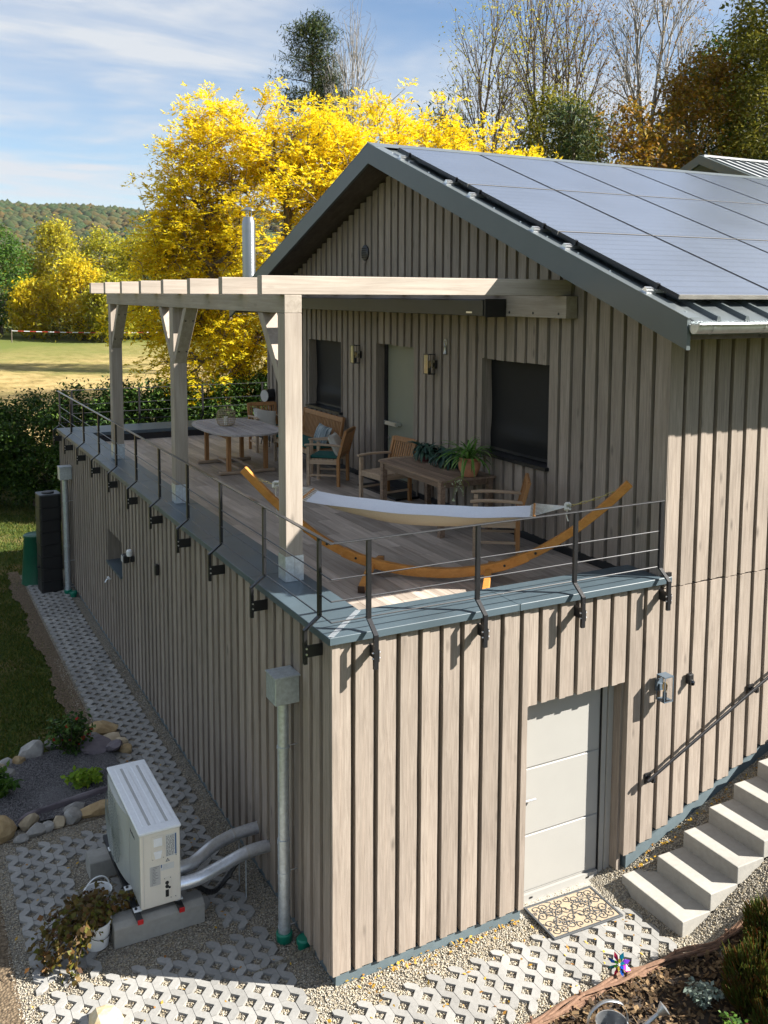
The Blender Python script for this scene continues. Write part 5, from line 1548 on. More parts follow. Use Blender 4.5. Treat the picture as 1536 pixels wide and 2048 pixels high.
MB().box(-0.004, -0.001, 0.02, 0.42, 0.02, AH - 0.02).build('front_panel', 'ac_front', ac)
mb = MB()
for k, (dy_, h_) in enumerate(((0.0, 0.03), (0.028, 0.022), (0.05, 0.022), (0.072, 0.03), (0.10, 0.022), (0.122, 0.022), (0.146, 0.022), (0.168, 0.03))):
    mb.box(-0.0055, -0.0042, 0.20 + dy_, 0.216 + dy_, 0.60, 0.60 + h_)
mb.build('brand_lettering', 'ink', ac)
# service side facing the camera (-Y)
def yplate(name, x0, x1, z0, z1, m, t0=0.001, t1=0.004, bev=0.0):
    return MB().box(x0, x1, -t1, -t0, z0, z1).build(name, m, ac, bevel=bev)
yplate('service_cover', 0.105, 0.225, 0.47, 0.70, 'ac_beige', 0.0005, 0.007, 0.003)
yplate('grip_recess', 0.125, 0.205, 0.60, 0.68, 'ac_white', 0.0075, 0.013, 0.004)
mb = MB(); mb.prism([(0.135, 0.48), (0.185, 0.48), (0.2, 0.55), (0.12, 0.55)], 0.0, 0.006)
o = mb.build('grip_wedge', 'ac_white', ac); o.rotation_euler = (RAD(90), 0, 0); o.location = (0.003, -0.0075, 0)
lb = yplate('rating_label', 0.240, 0.345, 0.47, 0.69, 'paper', 0.0005, 0.002)
mb = MB()
rr_ = random.Random(9)
for k in range(17):
    z = 0.675 - k * 0.0118
    x_ = 0.245
    while x_ < 0.318:
        w_ = rr_.uniform(0.006, 0.022)
        mb.box(x_, min(x_ + w_, 0.322), -0.0029, -0.0022, z - 0.005, z)
        x_ += w_ + rr_.uniform(0.003, 0.010)
mb.build('label_print', 'ink', lb)
MB().box(0.328, 0.341, -0.0029, -0.0022, 0.48, 0.685).build('label_band', 'ink_blue', lb)
tr = MB().add([(0.235, -0.003, 0.425), (0.275, -0.003, 0.425), (0.255, -0.003, 0.460)], [(0, 1, 2)]).build('warning_triangle', 'ink', ac)
MB().add([(0.2425, -0.0036, 0.4295), (0.2675, -0.0036, 0.4295), (0.255, -0.0036, 0.4515)], [(0, 1, 2)]).build('triangle_field', 'paper', tr)
mb = MB(); mb.box(0.2538, 0.2562, -0.0042, -0.0037, 0.436, 0.446); mb.box(0.2538, 0.2562, -0.0042, -0.0037, 0.432, 0.4342); mb.build('exclamation_mark', 'ink', tr)
es = yplate('energy_sticker', 0.190, 0.315, 0.345, 0.405, 'paper', 0.0005, 0.002)
MB().box(0.190, 0.200, -0.0029, -0.0021, 0.375, 0.405).build('blue_tab', 'ink_blue', es)
mb = MB()
for k in range(4): mb.box(0.21, 0.25 + 0.01 * (k % 2), -0.0029, -0.0021, 0.395 - k * 0.011, 0.397 - k * 0.011)
mb.build('label_print', 'paper_grey', es)
s2 = yplate('grey_label', 0.085, 0.185, 0.215, 0.405, 'paper_grey', 0.0005, 0.002)
mb = MB()
for k in range(12):
    mb.box(0.112, 0.135 + 0.04 * rr_.random(), -0.0029, -0.0021, 0.395 - k * 0.014, 0.398 - k * 0.014)
mb.box(0.105, 0.1065, -0.0029, -0.0021, 0.22, 0.40)
mb.build('label_print', 'ink', s2)
yplate('lower_panel', 0.09, 0.175, 0.05, 0.205, 'ac_beige', 0.0005, 0.004, 0.002)
vp = yplate('valve_plate', 0.215, 0.285, 0.05, 0.27, 'ac_beige', 0.0005, 0.005, 0.002)
def disc(name, x, z, r, y0, y1, m, par, n=14):
    o = MB().lathe([(r, 0), (r, y1 - y0)], n).build(name, m, par); o.rotation_euler = (RAD(90), 0, 0); o.location = (x, -y0, z); return o
disc('port', 0.245, 0.215, 0.018, 0.005, 0.008, 'black_plastic', vp); disc('port', 0.245, 0.178, 0.018, 0.005, 0.008, 'black_plastic', vp); disc('port', 0.268, 0.163, 0.012, 0.005, 0.008, 'black_plastic', vp)
MB().box(0.229, 0.261, -0.008, -0.0052, 0.075, 0.145).build('slot', 'black_plastic', vp, bevel=0.012, seg=3)
for x_, z_ in ((0.222, 0.26), (0.278, 0.26), (0.28, 0.06), (0.325, 0.06), (0.335, 0.47), (0.115, 0.478), (0.215, 0.478)): disc('screw', x_, z_, 0.004, 0.005, 0.008, 'ink', ac, 8)
MB().box(0.03, 0.032, -0.003, 0.0, 0.03, AH - 0.01).build('panel_seam', 'paper_grey', ac)
# rails and feet
for x_, lab in ((-0.03, 'front'), (0.36, 'back')):
    MB().box(x_ - 0.025, x_ + 0.025, -0.085, AYL + 0.08, -0.062, -0.022).build('base_rail', 'black_metal', ac)
    MB().box(x_ - 0.026, x_ + 0.026, -0.10, -0.0852, -0.064, -0.020).build('end_cap', 'red_plastic', ac, bevel=0.003)
    for yy in (0.03, 0.40, 1.15):
        fo = MB(); fo.box(x_ - 0.03, x_ + 0.045, yy, yy + 0.07, -0.0215, -0.008)
        fo.build('foot', 'white_plastic', ac, bevel=0.003)
        MB().lathe([(0.014, 0), (0.014, 0.012)], 6, c=(x_ - 0.005, yy + 0.035, -0.008)).build('nut', 'black_metal', ac)
for yb, lab in ((1.40, 'near grey concrete block under the heat pump'), (2.56, 'far grey concrete block under the heat pump')):
    prof_ = [(0, 0), (0.26, 0), (0.26, 0.17), (0.20, 0.225), (0.06, 0.225), (0, 0.19)]
    mb = MB(); V = [(0, y, z) for y, z in prof_] + [(0.86, y, z) for y, z in prof_]
    mb.add(V, [tuple(range(6)), tuple(range(11, 5, -1))] + [(i, 6 + i, 6 + (i + 1) % 6, (i + 1) % 6) for i in range(6)])
    o = mb.build('concrete_block', 'concrete', bevel=0.006); o.location = (-1.565, yb, 0.008); tag(o, lab, 'concrete block', 'blocks under the heat pump')
# --- silver insulated ducts and black hose
def duct(label, pts, r):
    t = thing('insulated_duct', label, 'duct', (0, 0, 0), 0, 'silver ducts of the heat pump')
    P = dense3(pts, 26); rs = [r * (1 + 0.012 * math.sin(i * 2.4)) for i in range(len(P))]
    MB().tube(P, rs, 16).build('sleeve', 'foil_silver', t, smooth=True)
    e = P[int(len(P) * 0.72)]; e2 = P[int(len(P) * 0.72) + 2]
    MB().tube([e, e2], r * 1.06, 16).build('clamp_band', 'alu', t, smooth=True)
    return t
def dense3(pts, m):
    pts = [Vector(p) for p in pts]; o = []
    for i in range(len(pts) - 1):
        p0, p1, p2, p3 = pts[max(i - 1, 0)], pts[i], pts[i + 1], pts[min(i + 2, len(pts) - 1)]
        for k in range(m):
            f = k / m
            o.append(0.5 * ((2 * p1) + (p2 - p0) * f + (2 * p0 - 5 * p1 + 4 * p2 - p3) * f * f + (3 * p1 - p0 - 3 * p2 + p3) * f ** 3))
    o.append(pts[-1]); return o
mat('foil_silver', (0.80, 0.83, 0.88), rough=0.28, metal=0.85, var=0.12, scale=30, bump=0.10, bscale=40)
duct('upper silver duct running from the heat pump to the wall', [(-0.95, 1.60, 0.50), (-0.74, 1.65, 0.49), (-0.50, 1.78, 0.52), (-0.25, 1.86, 0.53), (0.06, 1.88, 0.53)], 0.062)
duct('lower silver duct running from the heat pump to the wall', [(-0.95, 1.48, 0.42), (-0.74, 1.48, 0.42), (-0.48, 1.53, 0.45), (-0.2, 1.57, 0.49), (0.06, 1.58, 0.49)], 0.062)
t = thing('black_hose', 'black corrugated hose sagging under the silver ducts', 'hose')
P = dense3([(-0.94, 1.55, 0.34), (-0.78, 1.56, 0.32), (-0.58, 1.60, 0.16), (-0.42, 1.68, 0.18), (-0.2, 1.73, 0.36), (0.06, 1.74, 0.42)], 20)
MB().tube(P, [0.026 * (1 + 0.08 * math.sin(i * 1.9)) for i in range(len(P))], 10).build('hose', 'black_plastic', t, smooth=True)
for x_, y_, lab in ((-0.22, 1.80, 'thin metal stake under the upper duct'), (-0.235, 1.55, 'thin metal stake under the lower duct')):
    o = MB().tube([(0, 0, 0), (0, 0, 0.46)], 0.007, 6).build('support_stake', 'galv'); o.location = (x_, y_, 0.0); tag(o, lab, 'stake')

# --- galvanised downpipes with box hoppers
def downpipe(y, hz, label):
    t = thing('downpipe', label, 'downpipe', (-0.125, y, 0), 0, 'galvanised downpipes on the side wall')
    MB().tube([(0, 0, 0.08), (0, 0, hz + 0.02)], 0.052, 18).build('pipe', 'galv', t, smooth=True)
    MB().tube([(0, 0, 0.98), (0, 0, 1.02)], 0.060, 18).build('collar', 'galv', t, smooth=True)
    MB().tube([(0, 0, 0.10), (0, 0, 0.99)], 0.0565, 18).build('lower_pipe', 'galv', t, smooth=True)
    hp_ = MB(); s = 0.118
    hp_.box(-s, s, -s, s, hz, hz + 0.25)
    h = hp_.build('hopper', 'galv', t, bevel=0.006)
    MB().box(-s - 0.006, s + 0.006, -s - 0.006, s + 0.006, hz + 0.25, hz + 0.262).build('hopper_lid', 'galv', t)
    for z in (0.68, 0.14, 1.9):
        MB().tube([(0, 0, z), (0, 0, z + 0.022)], 0.0605, 18).build('pipe_clip', 'galv', t, smooth=True)
        MB().tube([(0.05, 0, z + 0.011), (0.16, 0, z + 0.011)], 0.005, 6).build('clip_rod', 'alu', t)
    MB().lathe([(0.062, 0.0), (0.075, 0.02), (0.078, 0.09), (0.070, 0.10)], 20).build('drain_socket', 'green_plastic', t, smooth=True)
    return t
downpipe(0.80, 2.36, 'galvanised downpipe with box hopper near the house corner')
downpipe(12.5, 2.36, 'galvanised downpipe with box hopper at the far end of the side wall')
for y, lab in ((0.62, 'green drain cap beside the near downpipe'), (12.27, 'green drain cap beside the far downpipe')):
    o = MB().lathe([(0.06, 0.0), (0.062, 0.05), (0.072, 0.055), (0.072, 0.09), (0.06, 0.105), (0.0, 0.11)], 20).build('drain_cap', 'green_plastic', smooth=True)
    o.location = (0.0, y, 0.01) if y < 1 else (-0.06, y - 0.0, 0.01); tag(o, lab, 'drain cap', 'green drain caps')

# --- water butts
wt = thing('rainwater_tank', 'tall black column rainwater tank at the far wall end', 'water tank', (-0.40, 12.92, 0.0), RAD(4))
n_ = 8
for k in range(n_):
    z0 = 0.0 + k * 0.25; s = 0.215 - 0.004 * (k % 2)
    poly = []
    for cx, cy, a0 in ((s - 0.05, s - 0.05, 0), (-s + 0.05, s - 0.05, 90), (-s + 0.05, -s + 0.05, 180), (s - 0.05, -s + 0.05, 270)):
        for j in range(5): poly.append((cx + 0.05 * math.cos(RAD(a0 + j * 22.5)), cy + 0.05 * math.sin(RAD(a0 + j * 22.5))))
    MB().prism(poly, z0 + 0.012, z0 + 0.25).build('tank_ring', 'black_plastic', wt, bevel=0.006)
    MB().prism([(x * 1.03, y * 1.03) for x, y in poly], z0, z0 + 0.012).build('tank_rib', 'black_plastic', wt)
MB().prism([(x * 1.01, y * 1.01) for x, y in poly], 2.0, 2.03).build('tank_top', 'tank_grey' if 'tank_grey' in M else mat('tank_grey', (0.05, 0.055, 0.06), rough=0.4) and 'tank_grey', wt)
MB().lathe([(0.12, 2.03), (0.12, 2.05), (0.10, 2.06), (0, 2.062)], 24).build('tank_lid', 'black_plastic', wt, smooth=True)
MB().tube([(-0.2, -0.1, 0.55), (-0.27, -0.1, 0.55)], 0.02, 8).build('tank_tap', 'black_plastic', wt)
gb = thing('rain_barrel', 'dark green tapered rain barrel left of the black tank', 'barrel', (-0.58, 13.62, 0.0))
MB().lathe([(0.30, 0.0), (0.29, 0.05), (0.225, 0.98), (0.235, 1.0), (0.235, 1.03), (0.20, 1.05), (0.0, 1.055)], 28).build('barrel', 'green_barrel', gb, smooth=True)
MB().lathe([(0.238, 0.99), (0.238, 1.015)], 28).build('rim', 'green_barrel', gb)

# --- door mat of rubber scrollwork over coir
mt = thing('door_mat', 'coir door mat with black rubber scrollwork in front of the white door', 'door mat', (2.52, -0.165, 0.032), RAD(-2))
MB().box(-0.385, 0.385, -0.235, 0.235, 0.0, 0.010).build('coir', 'coir', mt)
mb = MB()
mb.box(-0.41, 0.41, -0.26, -0.233, 0.0, 0.016); mb.box(-0.41, 0.41, 0.233, 0.26, 0.0, 0.016); mb.box(-0.41, -0.383, -0.2329, 0.2329, 0.0, 0.016); mb.box(0.383, 0.41, -0.2329, 0.2329, 0.0, 0.016)
mb.build('rubber_border', 'rubber', mt, bevel=0.003)
mb = MB(); rr_ = random.Random(21)
def scroll(cx, cy, r, a0, tw, sg):
    pts = []
    for i in range(17):
        f = i / 16; rad = r * (1 - 0.82 * f); a = a0 + sg * tw * f
        pts.append((cx + rad * math.cos(a), cy + rad * math.sin(a), 0.0115))
    return pts
for sx in (-1, 1):
    for sy in (-1, 1):
        for (cx, cy, r, a0, sg) in ((0.05, 0.06, 0.055, 3.6, 1), (0.13, 0.05, 0.045, 0.4, -1), (0.12, 0.15, 0.06, 4.4, 1), (0.22, 0.07, 0.06, 2.2, -1), (0.23, 0.17, 0.05, 0.5, 1), (0.32, 0.06, 0.05, 3.0, 1), (0.32, 0.17, 0.055, 4.0, -1), (0.04, 0.18, 0.045, 1.0, -1), (0.17, 0.11, 0.03, 5.0, 1), (0.28, 0.12, 0.03, 1.5, -1), (0.36, 0.12, 0.025, 0.2, 1), (0.08, 0.12, 0.03, 2.6, -1)):
            P = scroll(cx, cy, r, a0, 7.2, sg)
            mb.tube([(sx * p[0], sy * p[1], p[2]) for p in P], [0.0045] * 12 + [0.0052, 0.006, 0.0065, 0.0065, 0.006], 4)
for sx in (-1, 1):
    mb.tube([(sx * 0.38 * f, sx * 0.0 + 0.11 * math.sin(f * 6.0), 0.0115) for f in [i / 24 for i in range(25)]], 0.0045, 4)
    mb.tube([(sx * 0.38 * f, -0.11 * math.sin(f * 6.0), 0.0115) for f in [i / 24 for i in range(25)]], 0.0045, 4)
    mb.tube([(0.19 * sx + 0.07 * math.sin(g * 9), g * 0.23, 0.0115) for g in [-1 + i / 12 for i in range(25)]], 0.0045, 4)
mb.build('scrollwork', 'rubber', mt)

# --- white bucket with a turning vine, second bucket behind
def bucket(label, loc, plant):
    t = thing('plastic_bucket', label, 'bucket', loc, RAD(20), 'white buckets by the heat pump')
    MB().lathe([(0.098, 0.0), (0.102, 0.005), (0.128, 0.225), (0.136, 0.228), (0.136, 0.243), (0.126, 0.243), (0.10, 0.02), (0.0, 0.018)], 28, cap1=False).build('pail', 'white_plastic', t, smooth=True)
    hd = [(0.137 * math.cos(a), -0.05 * 0 + 0.137 * 0, 0) for a in (0,)]
    if plant:
        MB().tube([(0.137 * math.cos(a) , -0.137 * abs(math.sin(a)) * 0.95, 0.225 - 0.11 * math.sin(a)) for a in [i * math.pi / 14 for i in range(15)]], 0.003, 5).build('handle', 'black_metal', t)
        MB().lathe([(0.0, 0.20), (0.122, 0.20)], 20, cap0=False, cap1=False).build('soil', 'soil', t)
    else:
        MB().tube([(0.137 * math.cos(a), 0.02, 0.225 + 0.137 * math.sin(a)) for a in [i * math.pi / 14 for i in range(15)]], 0.007, 6).build('handle', 'white_plastic', t)
    return t
bucket('white bucket planted with a turning vine in front of the concrete block', (-1.70, 1.52, 0.03), True)
bucket('white bucket with raised handle behind the vine', (-1.60, 1.98, 0.03), False)
def leaves_np(P, size, m, name, parent, lobed=False, droop=0.0, seed=0, aspect=0.55):
    """one bent four-sided leaf at every point"""
    r = np.random.default_rng(seed); n = len(P); P = np.asarray(P, float)
    a = r.uniform(0, 6.283, n); el = r.normal(-droop, 0.5, n)
    d = np.stack([np.cos(a) * np.cos(el), np.sin(a) * np.cos(el), np.sin(el)], -1)
    up = np.stack([r.normal(0, 0.5, n), r.normal(0, 0.5, n), np.ones(n)], -1)
    s = np.cross(d, up); s /= np.linalg.norm(s, axis=1, keepdims=True) + 1e-9
    nn_ = np.cross(s, d)
    L_ = (size * r.uniform(0.6, 1.25, n))[:, None]; W_2 = L_ * aspect * 0.5
    V = np.stack([P, P + d * L_ * 0.45 + s * W_2 + nn_ * L_ * 0.06, P + d * L_ - nn_ * L_ * 0.10, P + d * L_ * 0.45 - s * W_2 + nn_ * L_ * 0.06], 1).reshape(-1, 3)
    return np_mesh(name, V, np.arange(4 * n).reshape(-1, 4), m, parent)
vn = thing('vine_plant', 'reddish brown vine sprawling out of the white bucket', 'plant', (-1.70, 1.52, 0.03))
mb = MB(); pts = []; rr_ = random.Random(5)
for k in range(26):
    a = rr_.uniform(1.3, 4.6) if k < 16 else rr_.uniform(0.3, 2.2); L_ = rr_.uniform(0.25, 0.62); p = Vector((rr_.uniform(-.06, .06), rr_.uniform(-.06, .06), 0.2)); el = RAD(rr_.uniform(30, 85)); Q = []
    for i in range(8):
        Q.append(p.copy()); p = p + Vector((math.cos(a) * math.cos(el), math.sin(a) * math.cos(el), math.sin(el))) * L_ / 7; el -= RAD(rr_.uniform(12, 24)); a += rr_.uniform(-.15, .15)
        if p.z < 0.02: p.z = 0.02
        for _ in range(4): pts.append((p.x + rr_.gauss(0, .035), p.y + rr_.gauss(0, .035), max(0.02, p.z + rr_.gauss(0, .03))))
    mb.tube(Q, 0.004, 4)
mb.build('stems', 'twig', vn)
pts = pts + [(p[0] + rr_.gauss(0, .03), p[1] + rr_.gauss(0, .03), max(0.02, p[2] + rr_.gauss(0, .03))) for p in pts]
leaves_np(pts, 0.066, 'leaf_mixed', 'leaves', vn, droop=0.5, seed=3, aspect=0.75)

# --- rockery: stones around a grey gravel bed
rows = [(-2.42 + 0.10 * math.sin(y * 4), -0.78 - 0.35 * max(0, (4.6 - y)) * 0.6, y) for y in frange(3.92, 5.6, 0.12)]
rb = sheet('rockery_bed', rows, lambda x, y: 0.05 + 0.02 * math.sin(x * 5) * math.sin(y * 4), 'gravel_grey'); tag(rb, kind='structure')
xs, ys = scatter(-2.35, -0.95, 3.95, 5.55, 3600)
tag(pebbles('grey_grit', xs, ys, np.full(len(xs), 0.058), 0.006, 0.011, 'pebbles_grey'), 'fine grey slate grit filling the rockery bed', 'gravel', kind='stuff')
def stone(loc, sx, sy, sz, m, label, rz=0.0, tilt=0.0, seed=0, grp='stones around the rockery bed'):
    r = random.Random(seed)
    bm = bmesh.new(); bmesh.ops.create_icosphere(bm, subdivisions=2, radius=1.0)
    ph = [r.uniform(0, 6) for _ in range(6)]
    cuts = [(Vector((r.gauss(0, 1), r.gauss(0, 1), r.gauss(0, .7))).normalized(), r.uniform(0.55, 0.85)) for _ in range(7)]
    for v in bm.verts:
        c = v.co.copy()
        for nn_, dd in cuts:
            q = c.dot(nn_)
            if q > dd: c = c - nn_ * (q - dd) * 0.85
        k = 1 + 0.06 * math.sin(c.x * 4 + ph[0]) * math.sin(c.y * 5 + ph[1]) + 0.04 * math.sin(c.z * 9 + ph[2])
        v.co = Vector((c.x * sx * k, c.y * sy * k, c.z * sz * k))
    me = bpy.data.meshes.new('garden_stone'); bm.to_mesh(me); bm.free(); me.materials.append(M[m])
    o = bpy.data.objects.new('garden_stone', me); col.objects.link(o)
    o.location = loc; o.rotation_euler = (tilt, tilt * 0.5, rz)
    return tag(o, label, 'stone', grp)
ST = [(-2.36, 3.86, .21, .17, .17, 'stone_ochre', 'largest ochre boulder at the left end of the near stone row'),
      (-2.10, 3.66, .08, .06, .05, 'stone_grey', 'small grey stone in front of the ochre boulder'),
      (-1.98, 3.92, .10, .085, .10, 'stone_tan', 'round tan stone beside the ochre boulder'),
      (-1.94, 3.74, .10, .08, .075, 'stone_grey', 'grey stone below the round tan stone'),
      (-1.80, 3.77, .075, .065, .065, 'stone_grey', 'small grey stone in the middle of the near stone row'),
      (-1.68, 3.80, .075, .07, .075, 'stone_tan', 'small tan stone in the middle of the near stone row'),
      (-1.53, 3.84, .115, .09, .095, 'stone_grey', 'light grey stone right of the middle of the near row'),
      (-1.46, 4.02, .13, .07, .07, 'stone_grey', 'flat grey stone lying behind the near row'),
      (-1.22, 3.86, .23, .09, .085, 'stone_ochre', 'long flat ochre stone in the near row behind the heat pump'),
      (-0.99, 3.86, .085, .07, .08, 'stone_grey', 'small pale stone at the right end of the near row'),
      (-0.86, 3.93, .10, .085, .11, 'stone_ochre', 'orange brown stone at the right end of the near row'),
      (-0.78, 5.86, .20, .13, .13, 'stone_ochre', 'big ochre stone at the far corner of the rockery by the path'),
      (-0.72, 5.60, .12, .10, .09, 'stone_tan', 'tan stone below the big far ochre stone'),
      (-0.64, 5.42, .10, .08, .08, 'stone_tan', 'tan stone at the edge of the path behind the heat pump'),
      (-0.60, 5.22, .09, .07, .07, 'stone_ochre', 'small ochre stone nearest the path behind the heat pump'),
      (-0.93, 5.75, .09, .07, .07, 'stone_grey', 'small grey stone left of the big far ochre stone'),
      (-1.42, 5.78, .14, .10, .11, 'stone_grey', 'pale stone half hidden behind the red flowered shrub'),
      (-1.72, 5.62, .16, .12, .14, 'stone_grey', 'grey boulder in the far row left of the shrub'),
      (-1.92, 5.50, .09, .075, .085, 'stone_ochre', 'ochre stone in the far row'),
      (-2.06, 5.52, .10, .07, .07, 'stone_grey', 'pale flat stone behind the ochre one in the far row'),
      (-2.20, 5.40, .13, .09, .08, 'stone_tan', 'tan stone near the left end of the far row'),
      (-2.12, 5.20, .13, .10, .08, 'stone_grey', 'grey stone set in front of the far row'),
      (-2.42, 5.22, .14, .11, .09, 'stone_ochre', 'reddish stone at the left end of the far row')]
for i, (x_, y_, a, b_, c, m_, lab) in enumerate(ST):
    stone((x_, y_, c * 0.66), a * 1.18, b_ * 1.15, c * 1.1, m_, lab, rz=random.uniform(-0.4, 0.4), tilt=random.uniform(-0.15, 0.15), seed=40 + i)
stone((-0.98, 5.42, 0.12), .26, .24, .05, 'stone_slate', 'large flat violet slate slab tilted in the rockery', rz=0.3, tilt=0.25, seed=90)
stone((-0.76, 5.22, 0.13), .11, .20, .07, 'stone_slate', 'upright violet slate piece right of the flat slab', rz=0.2, tilt=-0.5, seed=91)
stone((-1.45, 4.16, 0.07), .52, .035, .09, 'stone_slate', 'long dark slate edging strip behind the near stones', rz=0.26, tilt=0.1, seed=92)
stone((-1.90, 4.06, 0.06), .22, .03, .08, 'stone_slate', 'short dark slate edging strip behind the tan stone', rz=0.35, tilt=-0.1, seed=93)
stone((-1.845, 0.50, 0.06), .16, .15, .13, 'stone_yellow' if 'stone_yellow' in M else mat('stone_yellow', (0.55, 0.38, 0.12), rough=0.9, c2=(0.72, 0.64, 0.48), scale=5, bump=0.5) and 'stone_yellow', 'pale yellow rock on the sunlit pavers at the picture bottom', seed=95, grp=None)
def shrub(label, loc, r, h, n, size, m, seed, flowers=None, grp=None, droop=0.1, name='garden_shrub'):
    t = thing(name, label, 'shrub', loc, 0, grp)
    rr_ = random.Random(seed); mb = MB(); pts = []
    for k in range(max(8, n // 40)):
        a = rr_.uniform(0, 6.283); rad = r * math.sqrt(rr_.random()) ; top = Vector((rad * math.cos(a), rad * math.sin(a), h * rr_.uniform(0.55, 1.0) * (1 - 0.35 * (rad / r) ** 2)))
        b0 = Vector((rad * 0.15 * math.cos(a), rad * 0.15 * math.sin(a), 0))
        mid = (b0 + top) / 2 + Vector((rr_.uniform(-.04, .04), rr_.uniform(-.04, .04), 0.04))
        mb.tube([b0, mid, top], [0.006, 0.004, 0.002], 4)
        for _ in range(n // max(8, n // 40)):
            f = rr_.random() ** 0.6
            q = b0.lerp(mid, min(1, f * 2)) if f < 0.5 else mid.lerp(top, f * 2 - 1)
            pts.append((q.x + rr_.gauss(0, r * .14), q.y + rr_.gauss(0, r * .14), max(0.01, q.z + rr_.gauss(0, h * .06))))
    mb.build('stems', 'twig', t)
    leaves_np(pts, size, m, 'leaves', t, droop=droop, seed=seed, aspect=0.6)
    if flowers:
        fp = [(p[0], p[1], p[2] + 0.02) for p in rr_.sample(pts, flowers[1])]
        leaves_np(fp, size * 0.9, flowers[0], 'flowers', t, seed=seed + 1, aspect=0.9)
    return t
shrub('taller shrub with red flowers among the far stones', (-1.28, 5.45, 0.05), 0.30, 0.62, 900, 0.07, 'leaf_hedge', 1, ('petal_red', 26))
shrub('small lime green plant in the middle of the grey grit', (-1.27, 4.50, 0.05), 0.20, 0.24, 420, 0.085, 'leaf_lime', 2, None, None, 0.0)
shrub('green plant at the left edge of the rockery', (-2.20, 4.72, 0.05), 0.27, 0.36, 620, 0.08, 'leaf_green', 3)

# --- planting bed beside the steps
def heath(label, loc, r, h, n, m, seed):
    t = thing('heather_bush', label, 'shrub', loc, 0, 'heathers beside the steps')
    rr_ = np.random.default_rng(seed)
    k = n
    a = rr_.uniform(0, 6.283, k); rad = r * np.sqrt(rr_.random(k)) * 0.9; hh = h * (1 - 0.45 * (rad / r) ** 2) * rr_.uniform(0.35, 1.0, k) ** 0.7
    hh = hh * (0.72 + 0.28 * np.sin(a * 3 + seed) + 0.18 * np.sin(a * 7 + rad * 20))
    P = np.stack([rad * np.cos(a), rad * np.sin(a), np.abs(hh)], -1)
    d = np.stack([0.5 * np.cos(a) * rad / r + rr_.normal(0, .25, k), 0.5 * np.sin(a) * rad / r + rr_.normal(0, .25, k), np.ones(k)], -1); d /= np.linalg.norm(d, axis=1, keepdims=True)
    s = np.cross(d, rr_.normal(0, 1, (k, 3))); s /= np.linalg.norm(s, axis=1, keepdims=True)
    L_ = rr_.uniform(0.05, 0.12, k)[:, None]
    V = np.stack([P - s * 0.006, P + s * 0.006, P + d * L_ + s * 0.003, P + d * L_ - s * 0.003], 1).reshape(-1, 3)
    np_mesh('sprigs', V, np.arange(4 * k).reshape(-1, 4), m, t)
    mb = MB(); rn = random.Random(seed)
    for _ in range(14):
        aa = rn.uniform(0, 6.28); q = r * 0.7 * rn.random()
        mb.tube([(0.02 * math.cos(aa), 0.02 * math.sin(aa), 0), (q * math.cos(aa), q * math.sin(aa), h * 0.6)], 0.005, 4)
    mb.build('stems', 'twig', t)
    return t
gzz = lambda x, y: float(gz(x, y)) + 0.05
heath('rust tipped heather bush at the right edge beside the upper steps', (3.62, -1.72, gzz(3.62, -1.72)), 0.36, 0.50, 6500, 'leaf_heath', 1)
heath('green and rust heather bush below the lowest steps', (3.12, -1.92, gzz(3.12, -1.92)), 0.33, 0.52, 5200, 'leaf_heath', 2)
heath('broad heather bush near the bottom right corner', (2.95, -2.42, gzz(2.95, -2.42)), 0.36, 0.42, 5200, 'leaf_heath', 3)
heath('small rust coloured heather behind the broad one', (3.55, -2.40, gzz(3.55, -2.4)), 0.40, 0.5, 4200, 'leaf_heath', 4)
shrub('silvery grey leaved plant between heather and mulch', (2.72, -1.66, 0.05), 0.17, 0.22, 420, 0.045, 'leaf_silver', 5)
shrub('tiny silver plant in the open mulch', (2.28, -1.92, 0.05), 0.10, 0.11, 220, 0.04, 'leaf_silver', 6)
shrub('green plant with pink flowers at the bottom right edge', (2.55, -2.20, 0.05), 0.20, 0.34, 520, 0.05, 'leaf_green', 7, ('petal', 12))
shrub('low green plant beside the watering can spout', (2.12, -2.22, 0.05), 0.16, 0.14, 360, 0.05, 'leaf_green', 8)

# --- foil pinwheel on a stick
pw = thing('foil_pinwheel', 'rainbow foil pinwheel on a thin black stick by the bed edging', 'pinwheel', (2.24, -1.085, 0.0))
MB().tube([(0, 0, 0), (0.02, 0, 0.20)], 0.004, 6).build('stick', 'black_plastic', pw)
fw = Vector((-0.5, -0.75, 0.35)).normalized(); fs = fw.cross(Vector((0, 0, 1))).normalized(); fu = fs.cross(fw)
cn = Vector((0.025, -0.02, 0.205))
fo_ = ['foil_blue', 'foil_red', 'foil_teal', 'foil_purple', 'foil_pink', 'foil_blue', 'foil_red', 'foil_teal']
for k in range(8):
    a = k * math.pi / 4 + 0.2
    def pt(r, an, o_): return cn + (fs * math.cos(an) + fu * math.sin(an)) * r + fw * o_
    MB().add([pt(0.008, a, 0.004), pt(0.065, a - 0.10, -0.004), pt(0.105, a + 0.22, 0.0), pt(0.075, a + 0.42, 0.02), pt(0.03, a + 0.5, 0.016)], [(0, 1, 2, 3, 4)]).build('vane', fo_[k], pw)
for k in range(6):
    a = k * math.pi / 3 + 0.5
    MB().add([pt(0.006, a, 0.02), pt(0.04, a - 0.25, 0.018), pt(0.052, a + 0.2, 0.022), pt(0.03, a + 0.6, 0.026)], [(0, 1, 2, 3)]).build('inner_vane', ['foil_green', 'foil_yellow', 'foil_teal', 'foil_blue', 'foil_yellow', 'foil_green'][k], pw)
MB().tube([cn - fw * 0.01, cn + fw * 0.035], 0.009, 10).build('hub', 'white_plastic', pw, smooth=True)

